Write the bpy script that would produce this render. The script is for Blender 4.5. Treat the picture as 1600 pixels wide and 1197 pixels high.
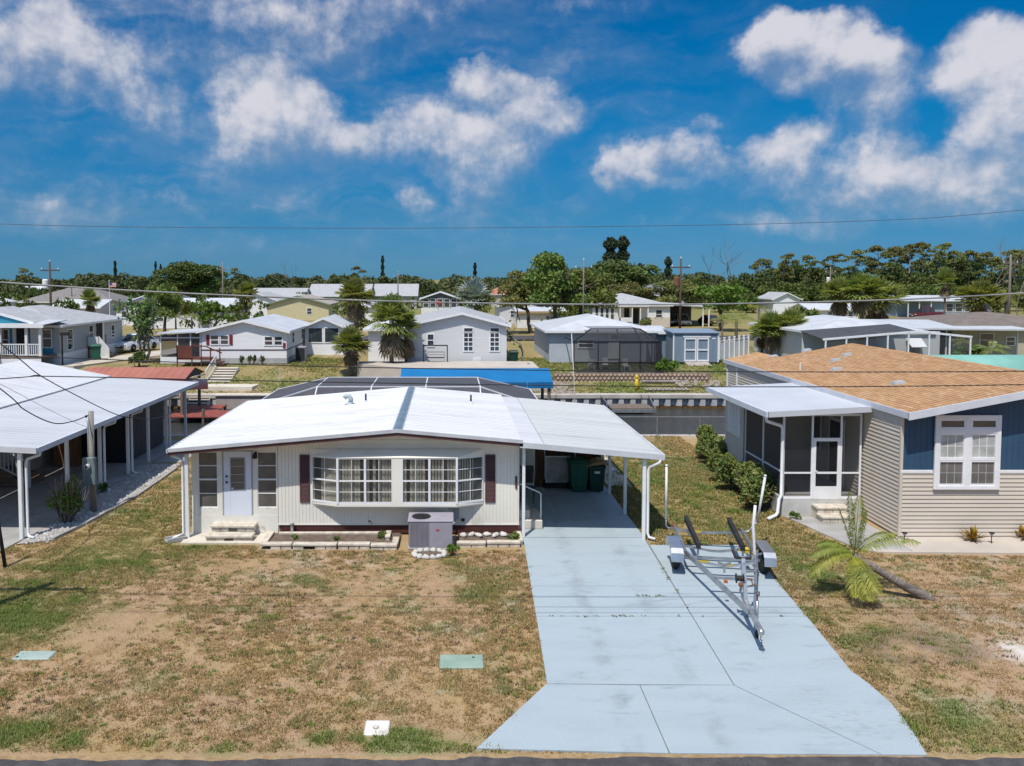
import bpy, math, random
import numpy as np
from mathutils import Vector, Matrix
R = math.radians
for o in list(bpy.data.objects): bpy.data.objects.remove(o)
SC = bpy.context.scene
COL = SC.collection
random.seed(7); RNG = np.random.default_rng(11)

# ---------------------------------------------------------------- camera
CAM_H, PITCH, FPX = 7.76, 2.93, 1250.0
cam = bpy.data.cameras.new('camera'); camo = bpy.data.objects.new('camera', cam); COL.objects.link(camo)
camo.location = (0, 0, CAM_H); camo.rotation_euler = (R(90 - PITCH), 0, 0)
cam.sensor_width = 36; cam.lens = FPX / 1600 * 36
cam.shift_x = 100 / 1600; cam.shift_y = -98.5 / 1600
cam.clip_start = .1; cam.clip_end = 9000
SC.camera = camo
SC.render.resolution_x = 1024; SC.render.resolution_y = 766
SC.view_settings.view_transform = 'Standard'; SC.view_settings.look = 'None'
SC.view_settings.exposure = 0.48; SC.view_settings.gamma = 1
SC.cycles.max_bounces = 8; SC.cycles.transparent_max_bounces = 24
SC.cycles.diffuse_bounces = 5; SC.cycles.glossy_bounces = 3; SC.cycles.transmission_bounces = 6
SC.cycles.caustics_reflective = False; SC.cycles.caustics_refractive = False

# ---------------------------------------------------------------- sun
SUN_TO = Vector((-.23, -.46, 1)).normalized()          # towards the sun
sl = bpy.data.lights.new('sun', 'SUN'); sl.energy = 3.3; sl.angle = R(.53); sl.color = (1, .955, .89)
so = bpy.data.objects.new('sun', sl); COL.objects.link(so)
so.rotation_euler = SUN_TO.to_track_quat('Z', 'Y').to_euler(); so.location = (-20, -40, 90)

# ---------------------------------------------------------------- sky
class NT:
    """tiny node-tree helper"""
    def __init__(s, tree): s.t = tree; s.n = tree.nodes; s.l = tree.links
    def new(s, kind, **kw):
        n = s.n.new(kind)
        for k, v in kw.items(): setattr(n, k, v)
        return n
    def put(s, sock, v):
        if v is None: return
        if isinstance(v, bpy.types.NodeSocket): s.l.new(v, sock)
        else:
            if hasattr(sock.default_value, '__len__') and not isinstance(v, (tuple, list)): v = (v,) * len(sock.default_value)
            if hasattr(sock.default_value, '__len__') and len(sock.default_value) == 4 and len(v) == 3: v = tuple(v) + (1,)
            sock.default_value = v
    def math(s, op, a, b=None, c=None, clamp=False):
        n = s.new('ShaderNodeMath', operation=op, use_clamp=clamp)
        for i, v in enumerate((a, b, c)): s.put(n.inputs[i], v)
        return n.outputs[0]
    def vmath(s, op, a, b=None, out=0):
        n = s.new('ShaderNodeVectorMath', operation=op)
        s.put(n.inputs[0], a); s.put(n.inputs[1], b)
        return n.outputs[out]
    def mix(s, f, a, b, blend='MIX'):
        n = s.new('ShaderNodeMix', data_type='RGBA', blend_type=blend)
        s.put(n.inputs[0], f); s.put(n.inputs[6], a); s.put(n.inputs[7], b)
        return n.outputs[2]
    def noise(s, vec, scale, detail=5, rough=.55, dist=0, out='Fac'):
        n = s.new('ShaderNodeTexNoise'); s.put(n.inputs['Vector'], vec)
        n.inputs['Scale'].default_value = scale; n.inputs['Detail'].default_value = detail
        n.inputs['Roughness'].default_value = rough; n.inputs['Distortion'].default_value = dist
        return n.outputs[out]
    def ramp(s, f, a, b, smooth=True):
        n = s.new('ShaderNodeMapRange', interpolation_type='SMOOTHSTEP' if smooth else 'LINEAR')
        s.put(n.inputs[0], f); s.put(n.inputs[1], a); s.put(n.inputs[2], b)
        return n.outputs[0]
    def cramp(s, f, stops):
        n = s.new('ShaderNodeValToRGB'); s.put(n.inputs[0], f)
        e = n.color_ramp.elements
        while len(e) < len(stops): e.new(.5)
        for el, (p, c) in zip(e, stops): el.position = p; el.color = tuple(c) + (1,)
        return n.outputs[0]

W = bpy.data.worlds.new('World'); SC.world = W; W.use_nodes = True
n = NT(W.node_tree); n.n.clear()
SKY_STRENGTH = .15
sky = n.new('ShaderNodeTexSky', sky_type='NISHITA'); sky.sun_disc = False
sky.sun_elevation = math.asin(SUN_TO.z); sky.sun_rotation = math.atan2(SUN_TO.x, SUN_TO.y)
sky.altitude = 20; sky.air_density = 1.0; sky.dust_density = .25; sky.ozone_density = 3.0
tc = n.new('ShaderNodeTexCoord'); D = tc.outputs['Generated']
sep = n.new('ShaderNodeSeparateXYZ'); n.put(sep.inputs[0], D)
az = n.math('ARCTAN2', sep.outputs[0], sep.outputs[1]); el = n.math('ARCSINE', sep.outputs[2])
# a polarised, deep blue day: the tint applies all round the sky by height alone
KV = 0.478
ST = [(0, (.15, .45, .93)), (.039, (.13, .375, .76)), (.084, (.085, .395, .69)), (.165, (.018, .485, .80)), (.226, (.005, .50, .835)), (.3, (.005, .50, .865))]
tint = n.cramp(n.ramp(el, -.02, 1.2, False), [(p, tuple(c * KV for c in q)) for p, q in ST] + [(.55, (.6, .76, .86)), (1, (.95, .96, .94))])
base = n.mix(1.0, sky.outputs[0], tint, 'MULTIPLY')
comb = n.new('ShaderNodeCombineXYZ'); n.put(comb.inputs[0], az); n.put(comb.inputs[1], el)
P0 = comb.outputs[0]
warp = n.noise(P0, 6.0, 6, .6, out='Color')
Pw = n.vmath('ADD', P0, n.vmath('MULTIPLY', n.vmath('SUBTRACT', warp, (.5, .5, .5)), (.15, .11, 0)))
CLOUDS = [  # px, py, half width, half height, opacity (photo pixels turned into directions)
    (1215, 78, 62, 50, .9), (1275, 100, 95, 62, 1), (1350, 130, 80, 70, 1), (1385, 190, 60, 60, .6),
    (1520, 120, 75, 62, 1), (1590, 170, 95, 110, 1), (1560, 275, 85, 90, .8), (1700, 220, 110, 120, .9),
    (1055, 238, 62, 38, .75), (1130, 262, 95, 48, .55), (1245, 245, 75, 52, .8), (1385, 270, 80, 46, .95), (1455, 300, 75, 40, .85), (1310, 305, 150, 45, .5), (1100, 188, 30, 16, .4),
    (985, 270, 52, 40, 1), (1010, 300, 60, 20, .4),
    (755, 136, 56, 40, .95), (825, 165, 66, 48, .9), (880, 200, 45, 40, .7),
    (665, 205, 80, 52, .85), (735, 250, 100, 68, .75), (800, 240, 80, 55, .6), (750, 302, 50, 28, .5), (638, 310, 34, 20, .7),
    (410, 175, 72, 55, .9), (470, 215, 92, 58, 1), (560, 245, 70, 40, .95), (390, 240, 95, 55, .5),
    (40, 90, 110, 80, .7), (120, 75, 75, 70, .7), (180, 150, 110, 70, .7), (255, 195, 70, 42, .65), (-60, 130, 110, 110, .7),
    (430, 25, 260, 85, .55), (510, 90, 140, 60, .5), (330, 120, 160, 45, .4), (660, 15, 120, 34, .35), (860, 14, 160, 26, .4),
    (1190, 345, 240, 24, .42), (760, 335, 170, 22, .36), (300, 325, 280, 28, .36), (60, 290, 200, 26, .34)]
acc = None; top = None
for (px, py, rx, ry, op) in CLOUDS:
    u, w = (px - 700) / 1250, (436 - py) / 1250
    a = math.atan(u); e = math.atan(w * math.cos(a)); k = math.cos(a) ** 2
    q = n.vmath('MULTIPLY', n.vmath('SUBTRACT', Pw, (a, e, 0)), (1 / (rx * k / 1250 * 1.36), 1 / (ry * math.cos(a) / 1250 * 1.36), 0))
    m = n.math('MULTIPLY', n.math('SUBTRACT', 1.0, n.vmath('LENGTH', q, out=1), clamp=True), op * .95)
    t = n.math('MULTIPLY', m, n.vmath('DOT_PRODUCT', q, (-.35, .8, 0), out=1))      # lit from above and the left, shaded below
    acc = m if acc is None else n.math('MULTIPLY_ADD', acc, n.math('SUBTRACT', 1.0, m), m)
    top = t if top is None else n.math('ADD', top, t)
# the same kind of cumulus all round, outside the part of the sky the camera sees
D3 = n.vmath('MULTIPLY', D, (1, 1, 2.0))
gen = n.ramp(n.noise(D3, 2.6, 5, .55), .45, .66)
inframe = n.math('MULTIPLY', n.ramp(n.math('ABSOLUTE', n.math('SUBTRACT', az, .04)), .80, .66), n.ramp(el, .50, .36))
gen = n.math('MULTIPLY', n.math('MULTIPLY', gen, n.math('SUBTRACT', 1.0, inframe)), n.ramp(el, .02, .12))
det = n.noise(P0, 15, 7, .64)
det2 = n.noise(n.vmath('ADD', P0, (.010, -.020, 0)), 15, 3, .6)
dens = n.math('MAXIMUM', acc, n.math('MULTIPLY', gen, .8))
soft = n.math('MULTIPLY_ADD', n.ramp(top, -.12, .14), -.26, .82)                      # crisp tops, fading bases
cov = n.ramp(n.math('ADD', dens, n.math('MULTIPLY', n.math('SUBTRACT', det, .5), .78)), .10, soft)
cov = n.math('MULTIPLY', cov, n.ramp(dens, 0.0, .22))
# thin high streaks
cir = n.noise(n.vmath('MULTIPLY', Pw, (2.2, 9.0, 1)), 2.4, 5, .6)
cir = n.math('MULTIPLY', n.math('MULTIPLY', n.ramp(cir, .34, .76), .80), n.ramp(az, .60, -.20))
cov = n.math('MAXIMUM', cov, cir)
cov = n.math('MULTIPLY', cov, n.ramp(el, .008, .07))
lit = n.ramp(n.math('ADD', n.math('ADD', n.math('MULTIPLY', n.math('SUBTRACT', det, det2), 1.6), n.math('MULTIPLY', top, 1.5)), n.math('MULTIPLY', dens, .55)), -.16, .80)
ccol = n.mix(lit, tuple(c * KV for c in (3.3, 3.9, 5.0)), tuple(c * KV for c in (7.0, 6.95, 7.55)))
alpha = n.math('MULTIPLY', cov, n.math('MULTIPLY_ADD', lit, .56, .38))
skyc = n.mix(alpha, base, ccol)
bg = n.new('ShaderNodeBackground'); n.put(bg.inputs[0], skyc); bg.inputs[1].default_value = SKY_STRENGTH
W.cycles.sampling_method = 'MANUAL'; W.cycles.sample_map_resolution = 256
wo = n.new('ShaderNodeOutputWorld'); n.l.new(bg.outputs[0], wo.inputs[0])

# ---------------------------------------------------------------- pixel -> place helpers (photo pixels, 1600 x 1197)
_c, _s = math.cos(R(PITCH)), math.sin(R(PITCH))
def _ray(px, py):
    u, v = (px - 700) / FPX, (py - 500) / FPX
    return u, _c - v * _s, -(v * _c + _s)
def GZ(px, py, z=0.0):
    r = _ray(px, py); t = (z - CAM_H) / r[2]; return Vector((r[0] * t, r[1] * t, z))
def PY(px, py, Y):
    r = _ray(px, py); t = Y / r[1]; return Vector((r[0] * t, Y, CAM_H + r[2] * t))

# ---------------------------------------------------------------- materials
MATS = {}
def mat(name, c, c2=None, rough=.65, scale=2.0, detail=6, lo=.35, hi=.65, bump=0, bscale=40, metal=0, spec=.4, stretch=None, fine=.08, trans=0, alpha=None, c3=None, scale3=.6, lo3=.5, hi3=.7, rnd=0, attr=None, coat=0):
    if name in MATS: return MATS[name]
    m = bpy.data.materials.new(name); m.use_nodes = True; MATS[name] = m
    q = NT(m.node_tree); q.n.clear()
    out = q.new('ShaderNodeOutputMaterial'); b = q.new('ShaderNodeBsdfPrincipled')
    t = q.new('ShaderNodeTexCoord'); vec = t.outputs['Object']
    if stretch: vec = q.vmath('MULTIPLY', vec, stretch)
    c2 = c2 or tuple(x * .82 for x in c)
    f = q.ramp(q.noise(vec, scale, detail), lo, hi)
    colr = q.mix(f, c, c2)
    if c3: colr = q.mix(q.ramp(q.noise(vec, scale3, 5, .6, .4), lo3, hi3), colr, c3)
    if attr:
        at = q.new('ShaderNodeAttribute', attribute_name=attr); colr = q.mix(.82 if attr != 'blade' else 1.0, colr, at.outputs['Color'])
    if fine:
        g = q.ramp(q.noise(vec, scale * 14 + 20, 3, .7), .2, .8)
        colr = q.mix(1.0, colr, q.mix(g, (1 - fine,) * 3, (1 + fine,) * 3), 'MULTIPLY')
    if rnd:
        oi = q.new('ShaderNodeObjectInfo')
        hs = q.new('ShaderNodeHueSaturation'); q.put(hs.inputs['Color'], colr)
        q.put(hs.inputs['Hue'], q.math('ADD', .5 - rnd * .06, q.math('MULTIPLY', oi.outputs['Random'], rnd * .12)))
        q.put(hs.inputs['Value'], q.math('ADD', 1 - rnd * .5, q.math('MULTIPLY', oi.outputs['Random'], rnd)))
        colr = hs.outputs[0]
    q.put(b.inputs['Base Color'], colr); b.inputs['Roughness'].default_value = rough
    b.inputs['Metallic'].default_value = metal; b.inputs['Specular IOR Level'].default_value = spec
    if coat: b.inputs['Coat Weight'].default_value = coat
    if bump:
        bp = q.new('ShaderNodeBump'); bp.inputs['Strength'].default_value = 1; bp.inputs['Distance'].default_value = bump
        q.put(bp.inputs['Height'], q.noise(vec, bscale, 5, .6)); q.l.new(bp.outputs[0], b.inputs['Normal'])
    sh = b.outputs[0]
    if trans:
        tr = q.new('ShaderNodeBsdfTranslucent'); q.put(tr.inputs[0], q.mix(1.0, colr, (1.2, 1.25, .6), 'MULTIPLY'))
        ms = q.new('ShaderNodeMixShader'); ms.inputs[0].default_value = trans
        q.l.new(sh, ms.inputs[1]); q.l.new(tr.outputs[0], ms.inputs[2]); sh = ms.outputs[0]
    if alpha is not None:
        tp = q.new('ShaderNodeBsdfTransparent'); ms = q.new('ShaderNodeMixShader'); ms.inputs[0].default_value = alpha
        q.l.new(tp.outputs[0], ms.inputs[1]); q.l.new(sh, ms.inputs[2]); sh = ms.outputs[0]
    q.l.new(sh, out.inputs[0])
    return m

def glass(name, tint=(.03, .04, .045), alpha=.75, rough=.04):
    if name in MATS: return MATS[name]
    m = mat(name, tint, tuple(x * 1.6 for x in tint), rough=rough, spec=.9, scale=1.2, alpha=alpha, fine=0)
    return m

WHITE = mat('white_paint', (.78, .78, .76), (.70, .70, .68), rough=.45, scale=1.5)
WHITE_METAL = mat('white_metal', (.58, .59, .60), (.50, .51, .52), rough=.4, scale=.9, c3=(.42, .41, .40), scale3=1.6, lo3=.60, hi3=.8)
TRIM = mat('white_trim', (.80, .80, .80), (.74, .74, .74), rough=.4)
DARK = mat('dark_interior', (.02, .02, .022), (.03, .03, .03), rough=.8)
BLACK = mat('black_rubber', (.018, .018, .019), (.03, .03, .03), rough=.85)
GLASS = glass('window_glass', (.035, .045, .05), .97)
GLASS_CLEAR = glass('clear_glass', (.06, .062, .06), .22)
SCREEN = mat('insect_screen', (.035, .035, .038), (.045, .045, .047), rough=.9, alpha=.28, fine=0)
SCREEN_DARK = mat('dark_screen', (.025, .026, .03), (.035, .035, .04), rough=.9, alpha=.66, fine=0)
GALV = mat('galvanised', (.48, .49, .50), (.36, .37, .38), rough=.42, metal=.75, scale=4, c3=(.30, .27, .24), scale3=3, lo3=.62, hi3=.75)
ALU = mat('aluminium', (.66, .66, .67), (.56, .56, .57), rough=.33, metal=.85, scale=3)
CONCRETE = mat('concrete', (.40, .385, .36), (.30, .29, .27), scale=1.1, bump=.002, c3=(.22, .21, .20), scale3=.9, lo3=.58, hi3=.75)
CREAM_CONC = mat('cream_concrete', (.66, .60, .50), (.56, .50, .41), scale=1.6, bump=.002, c3=(.42, .37, .30), scale3=2, lo3=.6, hi3=.75)
BLOCK = mat('cast_stone', (.62, .56, .46), (.46, .40, .32), scale=5, bump=.004, bscale=30)
WOOD = mat('weathered_wood', (.22, .17, .13), (.13, .10, .08), scale=2, stretch=(6, 6, .7), rough=.85)
RUST = mat('rust', (.22, .10, .05), (.12, .06, .03), scale=8, rough=.85)
GREEN_BIN = mat('green_plastic', (.012, .10, .06), (.010, .08, .05), rough=.45, scale=2)

# ---------------------------------------------------------------- mesh builder
class MB:
    def __init__(s): s.v = []; s.f = []; s.c = None
    def add(s, vs, fs):
        k = len(s.v); s.v.extend([tuple(v) for v in vs]); s.f.extend([tuple(i + k for i in f) for f in fs]); return s
    def box(s, x0, y0, z0, x1, y1, z1):
        return s.add([(x0, y0, z0), (x1, y0, z0), (x1, y1, z0), (x0, y1, z0), (x0, y0, z1), (x1, y0, z1), (x1, y1, z1), (x0, y1, z1)],
                     [(0, 3, 2, 1), (4, 5, 6, 7), (0, 1, 5, 4), (1, 2, 6, 5), (2, 3, 7, 6), (3, 0, 4, 7)])
    def cbox(s, x0, y0, z0, x1, y1, z1, b=.01):
        """box with chamfered edges"""
        b = min(b, (x1 - x0) * .45, (y1 - y0) * .45, (z1 - z0) * .45)
        vs = []; X = (x0, x1); Yy = (y0, y1); Z = (z0, z1); sg = (1, -1)
        ids = {}
        for i in (0, 1):
            for j in (0, 1):
                for k in (0, 1):
                    for a in range(3):
                        p = [X[i], Yy[j], Z[k]]
                        for ax in range(3):
                            if ax != a: p[ax] += b * sg[(i, j, k)[ax]]
                        ids[(i, j, k, a)] = len(vs); vs.append(tuple(p))
        fs = []
        I = ids
        for a in range(3):
            for e in (0, 1):
                o1, o2 = [x for x in range(3) if x != a]
                q = []
                for (m_, n_) in ((0, 0), (1, 0), (1, 1), (0, 1)):
                    kk = [0, 0, 0]; kk[a] = e; kk[o1] = m_; kk[o2] = n_; q.append(I[tuple(kk) + (a,)])
                flip = (e == 1) ^ (a == 1)
                fs.append(tuple(q) if flip else tuple(q[::-1]))
        for a in range(3):
            o1, o2 = [x for x in range(3) if x != a]
            for e1 in (0, 1):
                for e2 in (0, 1):
                    k0 = [0, 0, 0]; k0[o1] = e1; k0[o2] = e2; k1 = list(k0); k1[a] = 1
                    fs.append((I[tuple(k0) + (o1,)], I[tuple(k1) + (o1,)], I[tuple(k1) + (o2,)], I[tuple(k0) + (o2,)]))
        for i in (0, 1):
            for j in (0, 1):
                for k in (0, 1): fs.append((I[(i, j, k, 0)], I[(i, j, k, 1)], I[(i, j, k, 2)]))
        return s.add(vs, fs)
    def hexa(s, b, t):
        """eight corners: bottom loop, top loop"""
        return s.add(list(b) + list(t), [(0, 3, 2, 1), (4, 5, 6, 7), (0, 1, 5, 4), (1, 2, 6, 5), (2, 3, 7, 6), (3, 0, 4, 7)])
    def bar(s, a, b, w, h=None, up=(0, 0, 1)):
        a = Vector(a); b = Vector(b); d = (b - a).normalized(); h = h or w
        u = Vector(up)
        if abs(d.dot(u)) > .98: u = Vector((0, 1, 0))
        sx = d.cross(u).normalized() * (w / 2); sy = sx.cross(d).normalized() * (h / 2)
        return s.hexa([a - sx - sy, a + sx - sy, a + sx + sy, a - sx + sy], [b - sx - sy, b + sx - sy, b + sx + sy, b - sx + sy])
    def tube(s, pts, r, n_=8, caps=True):
        pts = [Vector(p) for p in pts]; rs = r if isinstance(r, (list, tuple)) else [r] * len(pts)
        k = len(s.v); prev = None
        for i, p in enumerate(pts):
            d = (pts[min(i + 1, len(pts) - 1)] - pts[max(i - 1, 0)])
            d = d.normalized() if d.length > 1e-9 else Vector((0, 0, 1))
            if prev is None:
                u = Vector((0, 0, 1)) if abs(d.z) < .9 else Vector((1, 0, 0))
            else: u = prev
            u = (u - d * u.dot(d)).normalized(); w = d.cross(u); prev = u
            for j in range(n_):
                a = 2 * math.pi * j / n_
                s.v.append(tuple(p + (u * math.cos(a) + w * math.sin(a)) * rs[i]))
        for i in range(len(pts) - 1):
            for j in range(n_):
                a = k + i * n_ + j; b = k + i * n_ + (j + 1) % n_
                s.f.append((a, b, b + n_, a + n_))
        if caps:
            s.f.append(tuple(k + j for j in range(n_ - 1, -1, -1))); q = k + (len(pts) - 1) * n_
            s.f.append(tuple(q + j for j in range(n_)))
        return s
    def lathe(s, prof, n_=16, c=(0, 0, 0), axis='z', sx=1, sy=1):
        k = len(s.v)
        for (r, z) in prof:
            for j in range(n_):
                a = 2 * math.pi * j / n_; x, y = r * math.cos(a) * sx, r * math.sin(a) * sy
                p = (x, y, z) if axis == 'z' else ((z, x, y) if axis == 'x' else (x, z, y))
                s.v.append((c[0] + p[0], c[1] + p[1], c[2] + p[2]))
        for i in range(len(prof) - 1):
            for j in range(n_):
                a = k + i * n_ + j; b = k + i * n_ + (j + 1) % n_
                s.f.append((a, b, b + n_, a + n_))
        s.f.append(tuple(k + j for j in range(n_ - 1, -1, -1))); q = k + (len(prof) - 1) * n_
        s.f.append(tuple(q + j for j in range(n_)))
        return s
    def prism(s, poly, z0, z1, plane='xy'):
        """extruded polygon; plane 'xz' extrudes along y, 'yz' along x"""
        m = len(poly)
        def P(a, b, h): return (a, b, h) if plane == 'xy' else ((a, h, b) if plane == 'xz' else (h, a, b))
        vs = [P(a, b, z0) for a, b in poly] + [P(a, b, z1) for a, b in poly]
        fs = [tuple(range(m - 1, -1, -1)), tuple(range(m, 2 * m))] + [(i, (i + 1) % m, m + (i + 1) % m, m + i) for i in range(m)]
        return s.add(vs, fs)
    def quad(s, *p): return s.add(p, [tuple(range(len(p)))])
    def sheet(s, p, t):
        """thin slab under a polygon of points"""
        p = [Vector(q) for q in p]; nn = (p[1] - p[0]).cross(p[2] - p[0]).normalized()
        if nn.z < 0: nn = -nn
        m = len(p); lo = [q - nn * t for q in p]
        return s.add(lo + p, [tuple(range(m - 1, -1, -1)), tuple(range(m, 2 * m))] + [(i, (i + 1) % m, m + (i + 1) % m, m + i) for i in range(m)])
    def mesh(s, name, material, smooth=False):
        me = bpy.data.meshes.new(name); me.from_pydata(s.v, [], s.f); me.validate()
        import bmesh as _b
        bm = _b.new(); bm.from_mesh(me); _b.ops.recalc_face_normals(bm, faces=bm.faces); bm.to_mesh(me); bm.free()
        if material: me.materials.append(material)
        if smooth: me.shade_smooth() if hasattr(me, 'shade_smooth') else None
        return me
    def build(s, name, material, parent=None, smooth=False, loc=None, rot=None):
        return link(name, s.mesh(name, material, smooth), parent, loc, rot)
def link(name, me, parent=None, loc=None, rot=None):
    o = bpy.data.objects.new(name, me); COL.objects.link(o)
    if parent: o.parent = parent
    if loc is not None: o.location = loc
    if rot is not None: o.rotation_euler = rot
    return o
def tag(o, label=None, cat=None, group=None, kind=None):
    if label: o['label'] = label
    if cat: o['category'] = cat
    if group: o['group'] = group
    if kind: o['kind'] = kind
    return o
def thing(name, label, cat, loc=(0, 0, 0), rz=0, group=None):
    o = bpy.data.objects.new(name, None); COL.objects.link(o); o.empty_display_size = .2
    o.location = loc; o.rotation_euler = (0, 0, rz); return tag(o, label, cat, group)
KIDS = {}
def copy_tree(o, parent=None):
    c = o.copy(); COL.objects.link(c)
    if parent: c.parent = parent
    for ch in o.children: copy_tree(ch, c)
    return c
def raw(name, V, Fc, material, parent=None, smooth=False):
    """fast mesh from numpy arrays: V (n,3), Fc (m,3|4)"""
    me = bpy.data.meshes.new(name); V = np.asarray(V, np.float32); Fc = np.asarray(Fc, np.int32)
    me.vertices.add(len(V)); me.vertices.foreach_set('co', V.ravel())
    k = Fc.shape[1]; me.loops.add(Fc.size); me.loops.foreach_set('vertex_index', Fc.ravel())
    me.polygons.add(len(Fc)); me.polygons.foreach_set('loop_start', np.arange(0, Fc.size, k, dtype=np.int32))
    me.update(calc_edges=True)
    if material: me.materials.append(material)
    return me
# smooth value noise for placing patches of real colour
_T = RNG.random((257, 257))
def vnoise(x, y):
    x = np.asarray(x, float); y = np.asarray(y, float); xi = np.floor(x).astype(int); yi = np.floor(y).astype(int)
    fx = x - xi; fy = y - yi; fx = fx * fx * (3 - 2 * fx); fy = fy * fy * (3 - 2 * fy)
    g = lambda a, b: _T[a % 257, b % 257]
    return (g(xi, yi) * (1 - fx) + g(xi + 1, yi) * fx) * (1 - fy) + (g(xi, yi + 1) * (1 - fx) + g(xi + 1, yi + 1) * fx) * fy
def fbm(x, y, o=4):
    a = 0; w = .5; t = 0
    for i in range(o): a = a + w * vnoise(x * 2 ** i + 17 * i, y * 2 ** i + 31 * i); t += w; w *= .5
    return a / t
# ================================================================ TERRAIN
CANAL0, CANAL1, WATER_Z, FAR_Z = 39.5, 53.5, -.9, 1.25
def terrain_z(Y):
    return float(np.interp(Y, [-200, CANAL0, CANAL0 + .03, CANAL1 - .03, CANAL1, 55.2, 59.5, 64, 5000], [0, 0, -2.2, -2.2, -.05, .25, 1.15, FAR_Z, FAR_Z]))
def blob(x, y, cx, cy, rx, ry): return np.clip(1 - np.sqrt(((x - cx) / rx) ** 2 + ((y - cy) / ry) ** 2), 0, 1)
def lawn_colour(x, y):
    x = np.asarray(x, float); y = np.asarray(y, float)
    n1 = fbm(x * .55, y * .55); n2 = fbm(x * 1.9 + 40, y * 1.9); n3 = fbm(x * .23 + 9, y * .23 + 5)
    green = np.clip((n2 - .55) * 2.2, 0, .5)
    sp = lambda *a: blob(x, y, *a)
    green += 1.5 * sp(-10.5, 18.2, 3.2, 2.4) * (.4 + n2) + 1.2 * sp(-9.5, 21.5, 3.5, 2.2) * n2 + .9 * sp(-9.8, 26, 2.4, 7) * n1
    green += 1.0 * sp(8.3, 30, 4.5, 12) * (.3 + n2) + .6 * sp(9.7, 22, 2.0, 3.5) * n2 + 1.2 * sp(8.9, 13.5, 1.9, 1.6) * (.3 + n2) + .5 * sp(9.0, 17.0, 1.4, 3.0) * n2 + 1.0 * sp(9.6, 19.5, 2.2, 3.0) * np.clip(n2 - .2, 0, 1) + .8 * sp(14, 15, 4, 3) * np.clip(n2 - .35, 0, 1)
    green += np.clip(1 - np.abs(y - 13.0) / .55, 0, 1) * np.clip((n2 - .42) * 4, 0, 1.1) * (x < 1)
    green += 1.3 * sp(-7.3, 13.3, .9, .6) + 1.4 * sp(-.6, 13.0, .9, .5) + .9 * sp(.1, 21.6, .5, .5) + .9 * sp(-4.1, 18.0, .45, .35) + .5 * sp(-3.5, 20.2, .9, .7) + .6 * sp(1.0, 19.7, 1.0, 1.6)
    green += .7 * sp(-7.0, 23.0, 1.3, .9)
    green = np.where(y > 50, np.clip(.22 + 1.6 * np.clip(n1 - .35, 0, 1) + .5 * np.clip((x - 4) / 6, 0, 1) * (y < 66), 0, 1), green); green = np.where(y > 100, np.clip(.35 + (y - 100) / 60, 0, 1), green)
    green = np.clip(green, 0, 1)
    straw = np.clip((n1 - .38) * 2.4, 0, 1) * .8
    straw = np.maximum(straw, np.where((y > 22.5) & (y < 50), .75, 0))
    sand = np.clip((n3 * .5 + n2 * .6 - .64) * 5, 0, .6)
    sand = np.maximum(sand, 2.2 * sp(11.9, 16.3, .9, .8) * np.clip((n2 - .36) * 5, 0, 1)); sand = np.maximum(sand, 1.4 * sp(9.3, 14.1, 1.5, .9) * np.clip((n2 - .45) * 6, 0, 1))
    soil = np.clip(4.5 * sp(9.9, 16.5, 1.8, 1.0) * np.clip((n2 - .3) * 2.6, 0, 1) + 1.1 * sp(11.5, 18.6, 3.5, 2) * np.clip(n2 - .15, 0, 1), 0, .85)
    dry = np.array([.375, .25, .155]); st = np.array([.35, .245, .11]); gr = np.array([.15, .18, .05]); sa = np.array([.56, .47, .41]); so_ = np.array([.15, .115, .09])
    c = dry[None] * np.ones((x.size, 1)); L = lambda c, d, w: c * (1 - w.reshape(-1, 1)) + d[None] * w.reshape(-1, 1)
    c = L(c, st, straw.ravel()); c = np.where((y.ravel() > 50)[:, None], c * np.array([[.80, .86, .66]]), c); c = L(c, so_, soil.ravel()); c = L(c, sa, sand.ravel()); c = L(c, gr, green.ravel() * .85)
    c *= (.88 + .24 * fbm(x * 6, y * 6, 2)).reshape(-1, 1)
    return c, green.ravel(), sand.ravel()

def axis(segs):
    a = []
    for (lo, hi, st) in segs: a += list(np.arange(lo, hi - 1e-6, st))
    return np.array(a + [segs[-1][1]])
xs = axis([(-3000, -600, 600), (-600, -120, 80), (-120, -30, 10), (-30, -14, .8), (-14, 20, .22), (20, 36, .8), (36, 126, 10), (126, 600, 79), (600, 3000, 600)])
ys = axis([(-900, -100, 200), (-100, -10, 15), (-10, 11, 1.5), (11, 24, .22), (24, 39.3, .45), (39.3, 39.5, .1), (39.5, 39.53, .03), (39.53, 53.47, 3.485), (53.47, 53.5, .03), (53.5, 66, .6), (66, 130, 4), (130, 400, 30), (400, 6000, 700)])
GX, GY = np.meshgrid(xs, ys); gz = np.array([terrain_z(y) for y in ys])
GZZ = np.repeat(gz[:, None], len(xs), 1)
GZZ = GZZ + np.where((GY > 12.9) & (GY < 39), (fbm(GX * .4, GY * .4) - .5) * .05, 0) + np.where((GY > 56) & (GY < 120), (fbm(GX * .2, GY * .2) - .5) * .25, 0)
GZZ = np.where((GY > 22) & (GY < 39) & (((GX > -17) & (GX < -11)) | ((GX > -8.5) & (GX < 6.5)) | (GX > 10)), np.minimum(GZZ, -.012), GZZ)
GZZ = np.where((GY < 23.8) & (GX > 0.2) & (GX < 8.8), np.minimum(GZZ, -.012), GZZ)
V = np.stack([GX.ravel(), GY.ravel(), GZZ.ravel()], 1); nx, ny = len(xs), len(ys)
ii = (np.arange(ny - 1)[:, None] * nx + np.arange(nx - 1)[None]).ravel()
Fg = np.stack([ii, ii + 1, ii + 1 + nx, ii + nx], 1)
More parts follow.
